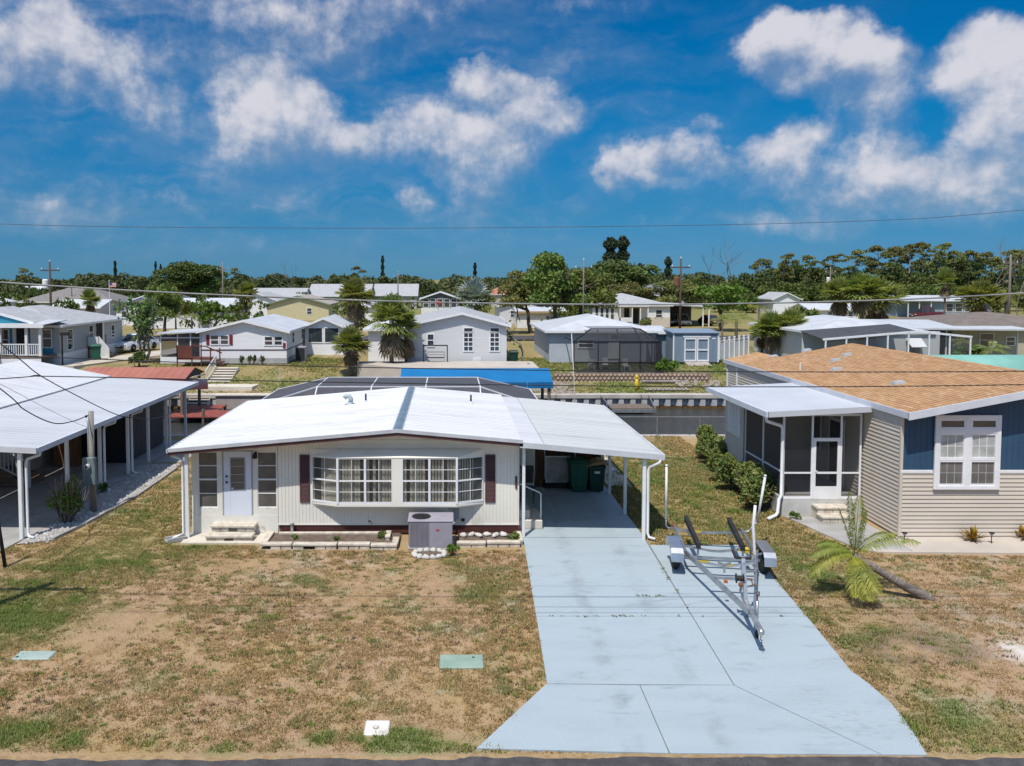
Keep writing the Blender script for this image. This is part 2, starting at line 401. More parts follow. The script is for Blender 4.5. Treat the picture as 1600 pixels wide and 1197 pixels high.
LAWN = mat('dry_lawn', (.33, .225, .135), (.40, .285, .175), scale=1.3, lo=.3, hi=.7, rough=.95, spec=.1, bump=.02, bscale=22, attr='patch', fine=.28)
gm = raw('ground', V, Fg, LAWN); cc, _, _ = lawn_colour(V[:, 0], V[:, 1])
ca = gm.color_attributes.new('patch', 'FLOAT_COLOR', 'POINT'); ca.data.foreach_set('color', np.concatenate([cc, np.ones((len(cc), 1))], 1).astype(np.float32).ravel())
gm.shade_smooth()
tag(link('ground', gm), kind='structure')

# grass: real blades over the near lawns, coloured like the patch they grow in
DRIVE = [(2.25, 23.1), (1.9, 14.94), (.48, 12.85), (7.79, 12.66), (8.09, 14.21), (7.97, 15.44), (8.5, 20.88), (8.55, 22.95), (5.9, 22.95), (5.9, 29.4), (2.2, 29.4)]
def inpoly(x, y, poly):
    c = np.zeros(x.shape, bool); j = len(poly) - 1
    for i in range(len(poly)):
        xi, yi = poly[i]; xj, yj = poly[j]
        c ^= ((yi > y) != (yj > y)) & (x < (xj - xi) * (y - yi) / (yj - yi + 1e-12) + xi); j = i
    return c
PATH_R = [(11.0, 25.7), (11.78, 22.65), (12.6, 22.15), (26, 21.95), (26, 26), (11, 26)]
def grow(name, n_, box, hmin, hmax, label, keep=None, w=.008, far=False):
    x = RNG.uniform(box[0], box[2], n_); y = RNG.uniform(box[1], box[3], n_)
    col, g, sd = lawn_colour(x, y)
    k = ~inpoly(x + RNG.normal(0, .035, n_), y + RNG.normal(0, .035, n_), DRIVE) & ~inpoly(x, y, PATH_R) & (RNG.random(n_) < (.56 + .6 * g - .5 * sd) * np.clip((fbm(x * 4.5, y * 4.5, 3) - .30) * 3.2 + .25 * g, .08, 1.3) * 1.6)
    k &= ~((x > -8.1) & (x < 2.4) & (y > 22.95)) & ~((x > -5.5) & (x < 2.3) & (y > 22.55)) & ~((x > -0.14) & (x < .69) & (y > 15.61) & (y < 16.09)) & ~((x < -8.17) & (x > -8.87) & (y > 15.96) & (y < 16.26)) & ~((x > -1.42) & (x < -1.03) & (y > 13.24) & (y < 13.64))
    if keep is not None: k &= keep(x, y)
    x, y, col, g = x[k], y[k], col[k], g[k]; m = len(x); B = 3
    hh = RNG.uniform(hmin, hmax, m) * (.75 + .9 * g)
    vs = np.zeros((m, B, 3, 3)); cs = np.zeros((m, B, 3, 3))
    for b in range(B):
        a = RNG.uniform(0, 2 * np.pi, m); la = RNG.uniform(.2, 1.3, m); ww = w * RNG.uniform(.6, 1.6, m)
        bx = x + RNG.normal(0, .02, m); by = y + RNG.normal(0, .02, m)
        px, py = np.cos(a + 1.57) * ww, np.sin(a + 1.57) * ww
        vs[:, b, 0] = np.stack([bx - px, by - py, np.full(m, -.01)], 1); vs[:, b, 1] = np.stack([bx + px, by + py, np.full(m, -.01)], 1)
        vs[:, b, 2] = np.stack([bx + np.cos(a) * hh * la, by + np.sin(a) * hh * la, hh * RNG.uniform(.6, 1.0, m)], 1)
        j = (RNG.uniform(.78, 1.32, m))[:, None]; tone = np.where(RNG.random((m, 1)) < .35, np.array([[1.08, 1.0, .85]]), np.array([[.98, 1.0, 1.0]]))
        u = RNG.random((m, 1)); mixc = np.where(u < .38, np.array([[.44, .285, .11]]), np.where(u < .62, np.array([[.20, .135, .07]]), np.where(u < .82, np.array([[.50, .37, .21]]), np.array([[.17, .17, .06]])))); wg = np.clip(g, 0, 1)[:, None]; mixc = mixc * (1 - wg) + np.array([[.15, .20, .045]]) * wg
        for q in range(3): cs[:, b, q] = (col * .3 + mixc * .7) * j
    V = vs.reshape(-1, 3); Fc = np.arange(len(V)).reshape(-1, 3)
    if far: V[:, 2] += np.interp(V[:, 1], ys, gz) - .02
    me = raw(name, V, Fc, GRASS); ca = me.color_attributes.new('blade', 'FLOAT_COLOR', 'POINT')
    ca.data.foreach_set('color', np.concatenate([cs.reshape(-1, 3), np.ones((len(V), 1))], 1).astype(np.float32).ravel())
    tag(link(name, me), label, 'grass', kind='stuff')
GRASS = mat('grass_blades', (.3, .25, .12), rough=.8, spec=.2, attr='blade', trans=.2, fine=0)
grow('grass', 290000, (-13, 12.75, 2.4, 24.2), .015, .055, 'patchy dry brown lawn grass in front of the white house')
grow('grass', 160000, (5.8, 12.75, 20, 23.2), .018, .06, 'patchy dry grass right of the blue driveway', w=.009)
grow('grass', 60000, (5.9, 22.9, 11.4, 39.2), .03, .08, 'yellow green grass between the carport and the tan house', w=.014)
grow('grass', 70000, (-36, 53.9, 42, 66), .05, .13, 'olive green grass on the far canal bank', w=.035, far=True)
grow('grass', 38000, (-11.3, 23.8, -7.9, 39.2), .03, .08, 'yellow green grass strip left of the white house', w=.014)

# scattered weed tufts: darker, taller clumps standing out of the dry lawn
def tufts(name, n_, box, label):
    vs, cs = [], []; cnt = 0
    while cnt < n_:
        x = RNG.uniform(box[0], box[2]); y = RNG.uniform(box[1], box[3]); a = np.array([x]); b2 = np.array([y])
        if inpoly(a, b2, DRIVE)[0] or inpoly(a, b2, PATH_R)[0] or (-8.1 < x < 2.4 and y > 22.5) or (-1.6 < x < 1.0 and 13 < y < 16.4) or x < -11 - .1 * (24 - y): continue
        if RNG.random() > float(fbm(a * .9 + 3, b2 * .9)[0]) * 1.5 - .25: continue
        cnt += 1; r = RNG.uniform(.03, .10) * (1.8 if RNG.random() < .06 else 1); kind = RNG.random(); c = np.array([.12, .18, .03]) if kind < .40 else (np.array([.20, .17, .07]) if kind < .8 else np.array([.14, .095, .06]))
        m = int(12 + 130 * r); ang = RNG.uniform(0, 6.28, m); rr = r * np.sqrt(RNG.random(m)); bx = x + rr * np.cos(ang) * 1.5; by = y + rr * np.sin(ang); h = RNG.uniform(.03, .075, m); d = RNG.uniform(0, 6.28, m); w = RNG.uniform(.006, .012, m); l = RNG.uniform(.3, 1.1, m)
        v = np.zeros((m, 3, 3)); v[:, 0] = np.stack([bx - np.sin(d) * w, by + np.cos(d) * w, 0 * bx], 1); v[:, 1] = np.stack([bx + np.sin(d) * w, by - np.cos(d) * w, 0 * bx], 1); v[:, 2] = np.stack([bx + np.cos(d) * h * l, by + np.sin(d) * h * l, h], 1)
        vs.append(v.reshape(-1, 3)); cs.append(np.repeat(c[None] * RNG.uniform(.7, 1.4, (m, 1)), 3, 0))
    V = np.concatenate(vs); C = np.concatenate(cs); me = raw(name, V, np.arange(len(V)).reshape(-1, 3), GRASS); ca = me.color_attributes.new('blade', 'FLOAT_COLOR', 'POINT'); ca.data.foreach_set('color', np.concatenate([C, np.ones((len(C), 1))], 1).astype(np.float32).ravel())
    tag(link(name, me), label, 'weeds', kind='stuff')
tufts('weed_tufts', 1150, (-12.5, 12.8, 2.2, 23.5), 'small green and brown weed tufts dotted over the front lawn')
tufts('weed_tufts', 520, (7.8, 12.8, 19, 23), 'small weed tufts dotted over the lawn right of the driveway')

# ================================================================ ROAD, DRIVEWAY, PATHS
ASPHALT = mat('asphalt', (.055, .05, .052), (.085, .078, .076), scale=3, bump=.006, bscale=90, rough=.9, fine=.35, c3=(.12, .11, .10), scale3=1.2, lo3=.6, hi3=.8)
rx = np.linspace(-60, 60, 1600); edge = 12.62 + .015 * np.sin(rx * 2.3) + .16 * (np.array([float(fbm(np.array([a * 2.6]), np.array([3.]), 5)[0]) for a in rx]) - .5)
edge = np.where((rx > .3) & (rx < 8.0), np.minimum(edge, 12.63), edge - .06)
b = MB(); b.add([(x, 6.2, .006) for x in rx] + [(x, e, .006) for x, e in zip(rx, edge)], [(i, i + 1, 1601 + i, 1600 + i) for i in range(1599)])
tag(b.build('road', ASPHALT), kind='structure')
VERGE = mat('rusty_verge', (.26, .17, .08), (.36, .25, .13), scale=6, rough=.95, fine=.3)
b = MB(); b.add([(x, e - .02, .003) for x, e in zip(rx, edge)] + [(x, e + .08 + .05 * random.random(), .003) for x, e in zip(rx, edge)], [(i, i + 1, 1601 + i, 1600 + i) for i in range(1599)])
tag(b.build('road_verge', VERGE), kind='structure')

BLUE = mat('blue_painted_concrete', (.355, .415, .44), (.31, .365, .39), scale=1.1, lo=.42, hi=.85, rough=.7, bump=.0015, bscale=60, c3=(.225, .26, .275), scale3=1.7, lo3=.55, hi3=.80, stretch=(.45, 1.3, 1), fine=.05)
def wear(m):
    """tyre tracks, an oil spot and scuffs worn into the painted concrete"""
    q = NT(m.node_tree); b = next(x for x in q.n if x.type == 'BSDF_PRINCIPLED'); old = b.inputs['Base Color'].links[0].from_socket
    t = q.new('ShaderNodeTexCoord').outputs['Object']; sp = q.new('ShaderNodeSeparateXYZ'); q.put(sp.inputs[0], t); X, Y = sp.outputs[0], sp.outputs[1]
    nz = q.ramp(q.noise(t, 1.4, 5, .65), .40, .72); col = old
    for x0, k, w in ((3.05, .035, .16), (4.62, .028, .16)):
        d = q.math('ABSOLUTE', q.math('SUBTRACT', q.math('SUBTRACT', X, x0), q.math('MULTIPLY', q.math('SUBTRACT', Y, 12.7), k)))
        col = q.mix(q.math('MULTIPLY', q.math('MULTIPLY', q.ramp(d, w + .14, w - .10), nz), .5), col, (.20, .22, .225))
    for (cx, cy, r, f, c) in ((4.0, 25.6, .9, .75, (.16, .12, .09)), (3.2, 24.3, .7, .35, (.22, .18, .14)), (7.0, 13.6, 1.5, .55, (.24, .24, .235)), (6.6, 14.6, .9, .4, (.26, .26, .25)), (4.7, 19.6, .8, .35, (.22, .24, .25)), (3.0, 18.4, 1.0, .3, (.22, .24, .25)), (7.6, 15.8, .4, .5, (.35, .24, .14))):
        d = q.vmath('LENGTH', q.vmath('MULTIPLY', q.vmath('SUBTRACT', t, (cx, cy, 0)), (1 / r, 1.7 / r, 0)), out=1)
        g = q.ramp(q.noise(q.vmath('MULTIPLY', t, (1.0, 3.0, 1)), 4.5, 5, .7), .46, .68)
        col = q.mix(q.math('MULTIPLY', q.math('MULTIPLY', q.ramp(d, 1.0, .2), g), f), col, c)
    fl = q.ramp(q.noise(t, 9, 6, .7), .63, .72); col = q.mix(q.math('MULTIPLY', fl, .35), col, (.50, .52, .52))
    q.put(b.inputs['Base Color'], col)
wear(BLUE)
drive = thing('driveway', None, None); tag(drive, kind='structure'); del drive['kind']; tag(drive, kind='structure')
G = .012
slabs = [[(2.22, 23.62), (5.88, 23.62), (5.88, 29.45), (2.22, 29.45)],
         [(2.25, 23.6), (5.86, 23.6), (5.60, 18.02), (2.03, 18.02)],
         [(2.03, 18.0), (5.60, 18.0), (5.45, 14.9), (1.9, 14.95)],
         [(5.88, 22.95), (8.56, 22.95), (8.5, 20.9), (8.24, 18.02), (5.625, 18.02)],
         [(5.625, 18.0), (8.24, 18.0), (7.97, 15.44), (8.06, 14.95), (8.10, 14.25), (7.98, 13.4), (7.8, 12.65), (7.075, 12.66), (5.47, 14.89)],
         [(1.88, 14.93), (3.65, 14.88), (3.61, 12.7), (.47, 12.83)],
         [(3.67, 14.88), (5.44, 14.885), (7.05, 12.66), (3.63, 12.7)]]
MB().prism(DRIVE, -.08, .008).build('joint_filler', mat('joint_filler', (.20, .215, .21), (.15, .155, .14), scale=9, rough=.95), drive)
for p in slabs: MB().prism(p, -.05, .022 if p[0][1] < 23.61 else .03).build('slab', BLUE, drive)
crack = MB()
STAIN = mat('leaf_litter', (.16, .13, .05), (.10, .12, .03), scale=20, rough=.95)
def debris(name, n_, pts, label, m):
    b = MB()
    for i in range(n_):
        (ax, ay), (bx, by), sp = random.choice(pts); t = random.random(); x = ax + (bx - ax) * t + random.gauss(0, sp); y = ay + (by - ay) * t + random.gauss(0, sp)
        for k in range(5):
            a = random.uniform(0, 6.28); l = random.uniform(.02, .05); xx = x + random.gauss(0, .025); yy = y + random.gauss(0, .02)
            b.quad((xx, yy, .023), (xx + l * math.cos(a), yy + l * math.sin(a), .03), (xx + l * math.cos(a + .7), yy + l * math.sin(a + .7), .045 * random.random() + .023))
    tag(b.build(name, m), label, 'debris', kind='stuff')
debris('leaf_litter', 46, [((5.80, 22.0), (5.63, 18.3), .03), ((5.74, 21.0), (5.7, 20.0), .04), ((2.3, 18.0), (7.9, 18.0), .012), ((3.7, 18.02), (4.1, 18.02), .02), ((4.6, 19.2), (5.3, 19.2), .02)], 'small dry weeds along the driveway joint', STAIN)
# left neighbour's drive, gravel strip, porch slab, right neighbour's walk
lc = thing('carport_floor', None, None, (0, 0, 0)); tag(lc, kind='structure')
for p in [[(-22, 22.4), (-12.75, 22.4), (-12.6, 24.2), (-12.6, 30), (-22, 30)], [(-22, 30.02), (-12.6, 30.02), (-12.3, 38), (-22, 38)], [(-17, 17), (-13.4, 17), (-12.78, 22.38), (-22, 22.38)], [(-12.55, 33.4), (-11.2, 33.6), (-11.2, 35.2), (-12.4, 35.3)]]:
    MB().prism(p, -.05, .03).build('slab', CONCRETE, lc)
wk = thing('walkway', None, None, (0, 0, 0)); tag(wk, kind='structure')
PALE = mat('pale_pavement', (.52, .46, .39), (.45, .40, .34), scale=1.0, c3=(.42, .37, .32), scale3=1.0, lo3=.6, hi3=.78, fine=.06)
MB().prism([(11.0, 25.7), (11.72, 22.8), (13.2, 22.35), (13.3, 25.7)], -.05, .03).build('slab', CONCRETE, wk)
MB().prism([(11.74, 22.78), (12.2, 22.32), (26, 22.0), (26, 23.66), (13.22, 23.66), (13.22, 22.36)], -.05, .034).build('slab', PALE, wk)
MB().prism([(12.25, 26), (13.5, 26), (13.5, 39.1), (12.8, 39.1)], -.05, .012).build('slab', CONCRETE, wk)
mp = thing('side_path', None, None, (0, 0, 0)); tag(mp, kind='structure')
for (a, b_) in ((29.6, 31.0), (31.05, 32.6), (32.65, 34.4), (34.45, 36.5)): MB().prism([(6.0, a), (6.9, a), (6.9, b_), (6.0, b_)], -.05, .03).build('slab', CREAM_CONC, mp)

# canal water, banks
WATERM = mat('canal_water', (.036, .041, .040), (.048, .053, .050), rough=.08, spec=.6, scale=.3, bump=.10, bscale=2.2, fine=0, stretch=(1, 2.2, 1))
b = MB(); b.quad((-400, CANAL0 + .005, WATER_Z), (400, CANAL0 + .005, WATER_Z), (400, CANAL1 - .005, WATER_Z), (-400, CANAL1 - .005, WATER_Z))
tag(b.build('water', WATERM), kind='structure')
# far side street
b = MB(); b.quad((-300, 84, FAR_Z + .14), (300, 84, FAR_Z + .14), (300, 90, FAR_Z + .14), (-300, 90, FAR_Z + .14)); tag(b.build('far_road', ASPHALT), kind='structure')
PALE2 = mat('pale_drive', (.56, .50, .40), (.48, .42, .34), scale=.6)
# ================================================================ shared building pieces
def ribbed(x0, x1, y, z0, ztop, pitch=.2, gw=.022, gd=.014):
    """vertical groove siding facing -y at plane y, real recessed grooves"""
    b = MB(); x = x0
    while x < x1 - 1e-4:
        xe = min(x + pitch, x1); a = min(x + gw, xe)
        b.box(a, y, z0, xe, y + .05, min(ztop(a), ztop(xe)) - .0005)
        b.quad((x, y + gd, z0), (a, y + gd, z0), (a, y + gd, ztop(a)), (x, y + gd, ztop(x)))
        x = xe
    return b
def lap(p0, p1, z0, ztop, step=.125, proud=.026):
    """lap siding between two plan points; ztop(t) gives the top along it"""
    b = MB(); p0 = Vector((p0[0], p0[1], 0)); p1 = Vector((p1[0], p1[1], 0)); d = (p1 - p0); L = d.length; d.normalize(); nn = Vector((d.y, -d.x, 0))
    z = z0; zm = max(ztop(0), ztop(1), ztop(.5))
    while z < zm - 1e-4:
        ze = z + step
        # clip the course to the part of the wall under the roof line
        ts = [t / 24 for t in range(25)]; ok = [t for t in ts if ztop(t) >= z + .02]
        if ok:
            ta, tb = min(ok), max(ok); ze2 = min(ze, max(ztop(ta), ztop(tb), z + .02) if (ta, tb) != (0, 1) else min(ze, max(ztop(0), ztop(1))))
            A = p0 + d * L * ta; B = p0 + d * L * tb; Z = lambda q, h: Vector((q.x, q.y, h))
            b.quad(Z(A + nn * proud, z), Z(B + nn * proud, z), Z(B, ze2), Z(A, ze2)); b.quad(Z(A, z), Z(B, z), Z(B + nn * proud, z), Z(A + nn * proud, z))
        z = ze
    return b
def shingled(pa, pb, pc, pd, n_, t=.07, up=.014):
    """roof slope laid in overlapping shingle courses; a->b is the eave, d->c the ridge"""
    pa, pb, pc, pd = map(Vector, (pa, pb, pc, pd)); b = MB(); b.sheet([pa, pb, pc, pd], t); nn = (pb - pa).cross(pd - pa).normalized(); nn = nn if nn.z > 0 else -nn
    for i in range(n_):
        f, g = i / n_, min(1, (i + 1.02) / n_); a, c = pa.lerp(pd, f), pb.lerp(pc, f); e, h = pa.lerp(pd, g), pb.lerp(pc, g); o = nn * up; z = nn * .002
        b.quad(a + o, c + o, h + z, e + z); b.quad(a + z * .5, c + z * .5, c + o, a + o)
    return b
def window(parent, x0, x1, z0, z1, y, cols=1, rows=2, frame=.07, depth=.05, glassm=None, framem=None, name='window', muntin=.022):
    """framed window facing -y: frame and each pane its own object"""
    fm = framem or TRIM; g = glassm or GLASS; b = MB()
    b.cbox(x0 - frame, y - depth, z0 - frame, x0, y, z1 + frame, .006); b.cbox(x1, y - depth, z0 - frame, x1 + frame, y, z1 + frame, .006)
    b.cbox(x0, y - depth + .002, z1, x1, y, z1 + frame, .006); b.cbox(x0, y - depth + .002, z0 - frame, x1, y, z0, .006)
    w = (x1 - x0) / cols; h = (z1 - z0) / rows
    for i in range(1, cols): b.box(x0 + i * w - muntin / 2, y - depth * .62, z0, x0 + i * w + muntin / 2, y - .002, z1)
    for j in range(1, rows): b.box(x0, y - depth * .7, z0 + j * h - muntin / 2, x1, y - .0025, z0 + j * h + muntin / 2)
    f = b.build(name, fm, parent)
    for i in range(cols):
        for j in range(rows):
            m = muntin / 2
            MB().box(x0 + i * w + m, y - .016, z0 + j * h + m, x0 + (i + 1) * w - m, y - .008, z0 + (j + 1) * h - m).build('pane', g, f)
    return f
def ribroof(pa, pb, pc, pd, n_, rib=.03, rw=.05, t=.05):
    """roof plane a->b along the eave/ridge run, d->c the other edge; ribs run a->d"""
    pa, pb, pc, pd = map(Vector, (pa, pb, pc, pd)); b = MB(); b.sheet([pa, pb, pc, pd], t)
    nn = (pb - pa).cross(pd - pa).normalized(); nn = nn if nn.z > 0 else -nn
    for i in range(n_ + 1):
        f = i / n_; a = pa.lerp(pb, f); d = pd.lerp(pc, f); e = (pb - pa).normalized() * rw / 2
        if i == 0: a = a + e; d = d + e
        if i == n_: a = a - e; d = d - e
        k = .55; b.hexa([a - e + nn * .001, a + e + nn * .001, d + e + nn * .001, d - e + nn * .001], [a - e * k + nn * rib, a + e * k + nn * rib, d + e * k + nn * rib, d - e * k + nn * rib])
    return b
def downspout(parent, top, kneez, foot, out, m=None, r=.035, name='downspout'):
    """square-ish pipe: from the gutter at top, back to the post, down, kick out"""
    t = Vector(top); f = Vector(foot); o = Vector(out)
    b = MB(); b.tube([t, t + Vector((0, 0, -.09)), Vector((f.x, f.y, kneez)), Vector((f.x, f.y, kneez - .12)), Vector((f.x, f.y, .18)), f + o * .5 + Vector((0, 0, .09)), f + o + Vector((0, 0, .05))], r, 8)
    return b.build(name, m or WHITE, parent, True)
def bin_obj(loc, rz, label, lidm=None, sc=1.0, bodym=None, group='wheeled bins'):
    t = thing('wheelie_bin', label, 'bin', loc, rz, group); b = MB(); gm = bodym or GREEN_BIN
    def P(w, d, z): return [(-w, -d, z), (w, -d, z), (w, d, z), (-w, d, z)]
    k = sc
    b.hexa(P(.24 * k, .27 * k, .05 * k), P(.30 * k, .34 * k, .98 * k)); b.cbox(-.33 * k, -.38 * k, .93 * k, .33 * k, .37 * k, .99 * k, .01)
    b.box(-.10 * k, -.312 * k, .25 * k, .10 * k, -.25 * k, .62 * k); b.box(-.20 * k, -.318 * k, .66 * k, .20 * k, -.28 * k, .69 * k); b.build('body', gm, t)
    l = MB(); l.hexa(P(.335 * k, .385 * k, .992 * k), P(.27 * k, .30 * k, 1.09 * k)); l.tube([(-.25 * k, .40 * k, 1.0 * k), (.25 * k, .40 * k, 1.0 * k)], .02 * k, 6); l.build('lid', lidm or gm, t)
    for s_ in (-1, 1): MB().lathe([(.05 * k, -.03), (.12 * k, -.03), (.12 * k, .03), (.05 * k, .03)], 14, (s_ * .27 * k, .27 * k, .12 * k), 'x').build('wheel', BLACK, t)
    return t

# ================================================================ MAIN WHITE HOUSE (local origin: middle of front wall, x -3.65..3.65, y back)
HX, HY = -1.495, 23.95
HOUSE = thing('mobile_home', 'white ribbed mobile home with white metal roof and wide bay window', 'house', (HX, HY, 0))
SIDING = mat('cream_siding', (.81, .78, .685), (.76, .73, .64), rough=.5, scale=.8, c3=(.56, .53, .46), scale3=.7, lo3=.58, hi3=.8, fine=.03)
STUCCO = mat('painted_stucco', (.76, .735, .655), (.69, .665, .59), rough=.8, scale=1.5, bump=.006, bscale=50, c3=(.42, .40, .36), scale3=2.2, lo3=.58, hi3=.74)
MAROON = mat('maroon_paint', (.10, .042, .042), (.075, .032, .032), rough=.6)
BROWNRED = mat('red_brown_lattice', (.13, .045, .035), (.09, .03, .025), rough=.8)
slope = .087
rz_ = lambda x: 3.26 - slope * abs(x)
# walls
fw = ribbed(-3.65, 3.65, 0, .33, lambda x: min(rz_(x) - .05, 2.80), .105, .016, .014).build('front_wall', SIDING, HOUSE)
g = MB()
for i in range(3): g.box(-3.66, -.03 - .006 * (2 - i), 2.802 + .115 * i, 3.66, .04, 2.802 + .115 * i + .112) if i == 0 else g.prism([(-(3.26 - (2.802 + .115 * i + .16)) / slope, 2.802 + .115 * i), ((3.26 - (2.802 + .115 * i + .16)) / slope, 2.802 + .115 * i), ((3.26 - (2.802 + .115 * i + .16)) / slope - .3, 2.802 + .115 * i + .112), (-(3.26 - (2.802 + .115 * i + .16)) / slope + .3, 2.802 + .115 * i + .112)], -.03, .04, 'xz')
g.build('gable_board', SIDING, HOUSE)
b = MB(); b.box(-3.648, .05, .06, -3.6, 8.4, 2.86); b.box(3.6, .05, .06, 3.648, 8.4, 2.86); b.box(-3.6, 8.36, .06, 3.6, 8.4, 2.86); b.box(-3.6, .052, .06, 3.6, .06, .32)
b.build('side_wall', SIDING, HOUSE)
MB().box(-3.66, -.012, .30, 3.66, .045, .329).build('bottom_rail', SIDING, HOUSE)
# lattice skirt
b = MB(); z0, z1 = .05, .30
b.box(-3.62, .035, z0, 3.62, .045, z1)
x = -3.62
while x < 3.6:
    for d in (-1, 1):
        a, c = (x, x + .25) if d > 0 else (x + .25, x)
        b.bar((a, .02 + .004 * d, z0), (c, .02 + .004 * d, z1), .022, .006, (0, 1, 0))
    x += .07
b.build('lattice_skirt', BROWNRED, HOUSE)
# porch (enclosed) left part
PX0, PX1 = -6.27, -3.66
STU = STUCCO
b = MB(); b.box(PX0, .0, .03, PX1, .12, .60); b.build('porch_base', STU, HOUSE)
b = MB(); zt = lambda x: rz_(x) - .06
def post(x0, x1): b.prism([(x0, .6), (x1, .6), (x1, zt(x1)), (x0, zt(x0))], .01, .11, 'xz')
b = MB(); post(PX0, -6.07); post(-5.49, -5.34); post(-4.42, -4.28); post(-3.70, PX1)
b.box(-6.07, .012, .602, -5.49, .108, .83); b.box(-4.28, .012, .602, -3.70, .108, .83)
for (x0, x1) in ((-6.07, -5.49), (-4.28, -3.70)): b.prism([(x0, 2.54), (x1, 2.54), (x1, zt(x1)), (x0, zt(x0))], .012, .108, 'xz')
b.prism([(-5.34, 2.58), (-4.42, 2.58), (-4.42, zt(-4.42)), (-5.34, zt(-5.34))], .012, .108, 'xz')
b.box(PX0 - .02, .12, .03, PX0 + .06, 8.4, 2.55)
b.build('porch_wall', STU, HOUSE)
SHADE = mat('window_shade', (.24, .215, .19), (.20, .18, .16), rough=.8)
for (x0, x1) in ((-6.07, -5.49), (-4.28, -3.70)):
    w = MB(); 
    for z in (.83, 1.25, 1.665, 2.10, 2.515): w.box(x0, .03, z, x1, .07, z + (.025 if z not in (1.665,) else .05))
    for xx in (x0, x1 - .02): w.box(xx, .028, .83, xx + .02, .072, 2.54)
    f = w.build('window', TRIM, HOUSE)
    for (a, c) in ((.855, 1.25), (1.275, 1.665), (1.715, 2.10), (2.125, 2.515)): MB().box(x0 + .02, .045, a, x1 - .02, .052, c).build('pane', glass('screen_glass', (.10, .092, .085), .86, .25), f)
    MB().box(x0, .095, .83, x1, .1, 2.54).build('shade', SHADE, f)
# porch door
DOORM = mat('door_paint', (.69, .72, .80), (.65, .68, .76), rough=.4, scale=1)
d = MB(); d.cbox(-5.30, .0, .60, -5.10, .05, 2.55, .005); d.cbox(-4.64, .0, .60, -4.46, .05, 2.55, .005); d.box(-5.10, .002, .60, -4.64, .05, 1.37); d.box(-5.10, .002, 2.37, -4.64, .05, 2.55)
dr = d.build('door', DOORM, HOUSE)
fr = MB()
for (a, c) in (((-5.10, 1.37), (-5.07, 2.37)), ((-4.67, 1.37), (-4.64, 2.37))): fr.box(a[0], -.012, a[1], c[0], .04, c[1])
for z in (1.37, 1.60, 1.84, 2.09, 2.34): fr.box(-5.07, -.01, z, -4.67, .038, z + .022)
fr.build('jalousie_frame', mat('grey_frame', (.35, .36, .38)), dr)
for (a, c) in ((1.392, 1.60), (1.622, 1.84), (1.862, 2.09), (2.112, 2.34)): MB().hexa([(-5.07, .0, a), (-4.67, .0, a), (-4.67, .006, a), (-5.07, .006, a)], [(-5.07, .025, c), (-4.67, .025, c), (-4.67, .031, c), (-5.07, .031, c)]).build('pane', GLASS, dr)
for z in (1.62, 1.80): MB().lathe([(.0, -.07), (.028, -.065), (.034, -.045), (.02, -.025), (.03, 0)], 10, (-5.20, 0, z), 'y').build('knob', BLACK, dr, True)
MB().box(-5.06, -.018, 1.40, -5.0, -.012, 1.45).build('sticker', WHITE, dr)
jf = MB(); jf.box(-5.34, -.005, .6, -5.302, .06, 2.58); jf.box(-4.458, -.005, .6, -4.42, .06, 2.58); jf.box(-5.302, -.004, 2.552, -4.458, .06, 2.58); jf.build('door_frame', mat('grey_frame', (.35, .36, .38)), HOUSE)
lt = MB(); lt.box(-4.36, -.05, 2.42, -4.28, .01, 2.54); lt.lathe([(.03, 0), (.07, -.06), (.08, -.14), (.06, -.16)], 12, (-4.33, -.09, 2.52)); lt.build('porch_light', BLACK, HOUSE)
# steps
for (x0, x1, y0, z0, z1) in ((-5.62, -4.28, -.36, .20, .40), (-5.66, -4.26, -.78, .03, .22)):
    s_ = MB(); s_.cbox(x0, y0, z1 - .085, x1, y0 + .40, z1, .02); so_ = s_.build('step', BLOCK, HOUSE)
    n_ = 5; w = (x1 - x0 - .06) / n_
    for i in range(n_):
        if i == 2: continue
        MB().cbox(x0 + .03 + i * w, y0 + .04, z0, x0 + .03 + (i + 1) * w - .01, y0 + .38, z1 - .087, .008).build('block', BLOCK, so_)
MB().cbox(-6.35, -.86, -.02, -3.62, -.002, .05, .01).build('porch_slab', CREAM_CONC, HOUSE)
# bay window
BYF, BD = -.33, .33
bx = [(-2.62, 0), (-1.80, BYF), (1.76, BYF), (2.56, 0)]
BZ0, BZ1 = 1.04, 2.43
b = MB(); off = lambda k: [(-2.62 - k, .0), (-1.80 - k * .5, BYF - k), (1.76 + k * .5, BYF - k), (2.56 + k, .0)]
b.prism(off(.03), BZ0 - .075, BZ0, 'xy'); b.build('bay_ledge', SIDING, HOUSE)
o0 = off(.04); o1 = [(-2.62, -.01), (-1.80, -.06), (1.76, -.06), (2.56, -.01)]
b = MB(); b.add([(x, y, BZ1) for x, y in o0] + [(x, y, BZ1 + .02) for x, y in o0] + [(x, y - .001, BZ1 + .20) for x, y in o1], [(3, 2, 1, 0), (0, 1, 5, 4), (1, 2, 6, 5), (2, 3, 7, 6), (4, 5, 9, 8), (5, 6, 10, 9), (6, 7, 11, 10), (8, 9, 10, 11)]); b.build('bay_roof', SIDING, HOUSE)
b = MB(); b.prism(off(-.02), BZ0 - .13, BZ0 - .076, 'xy'); b.build('bay_base', SIDING, HOUSE)
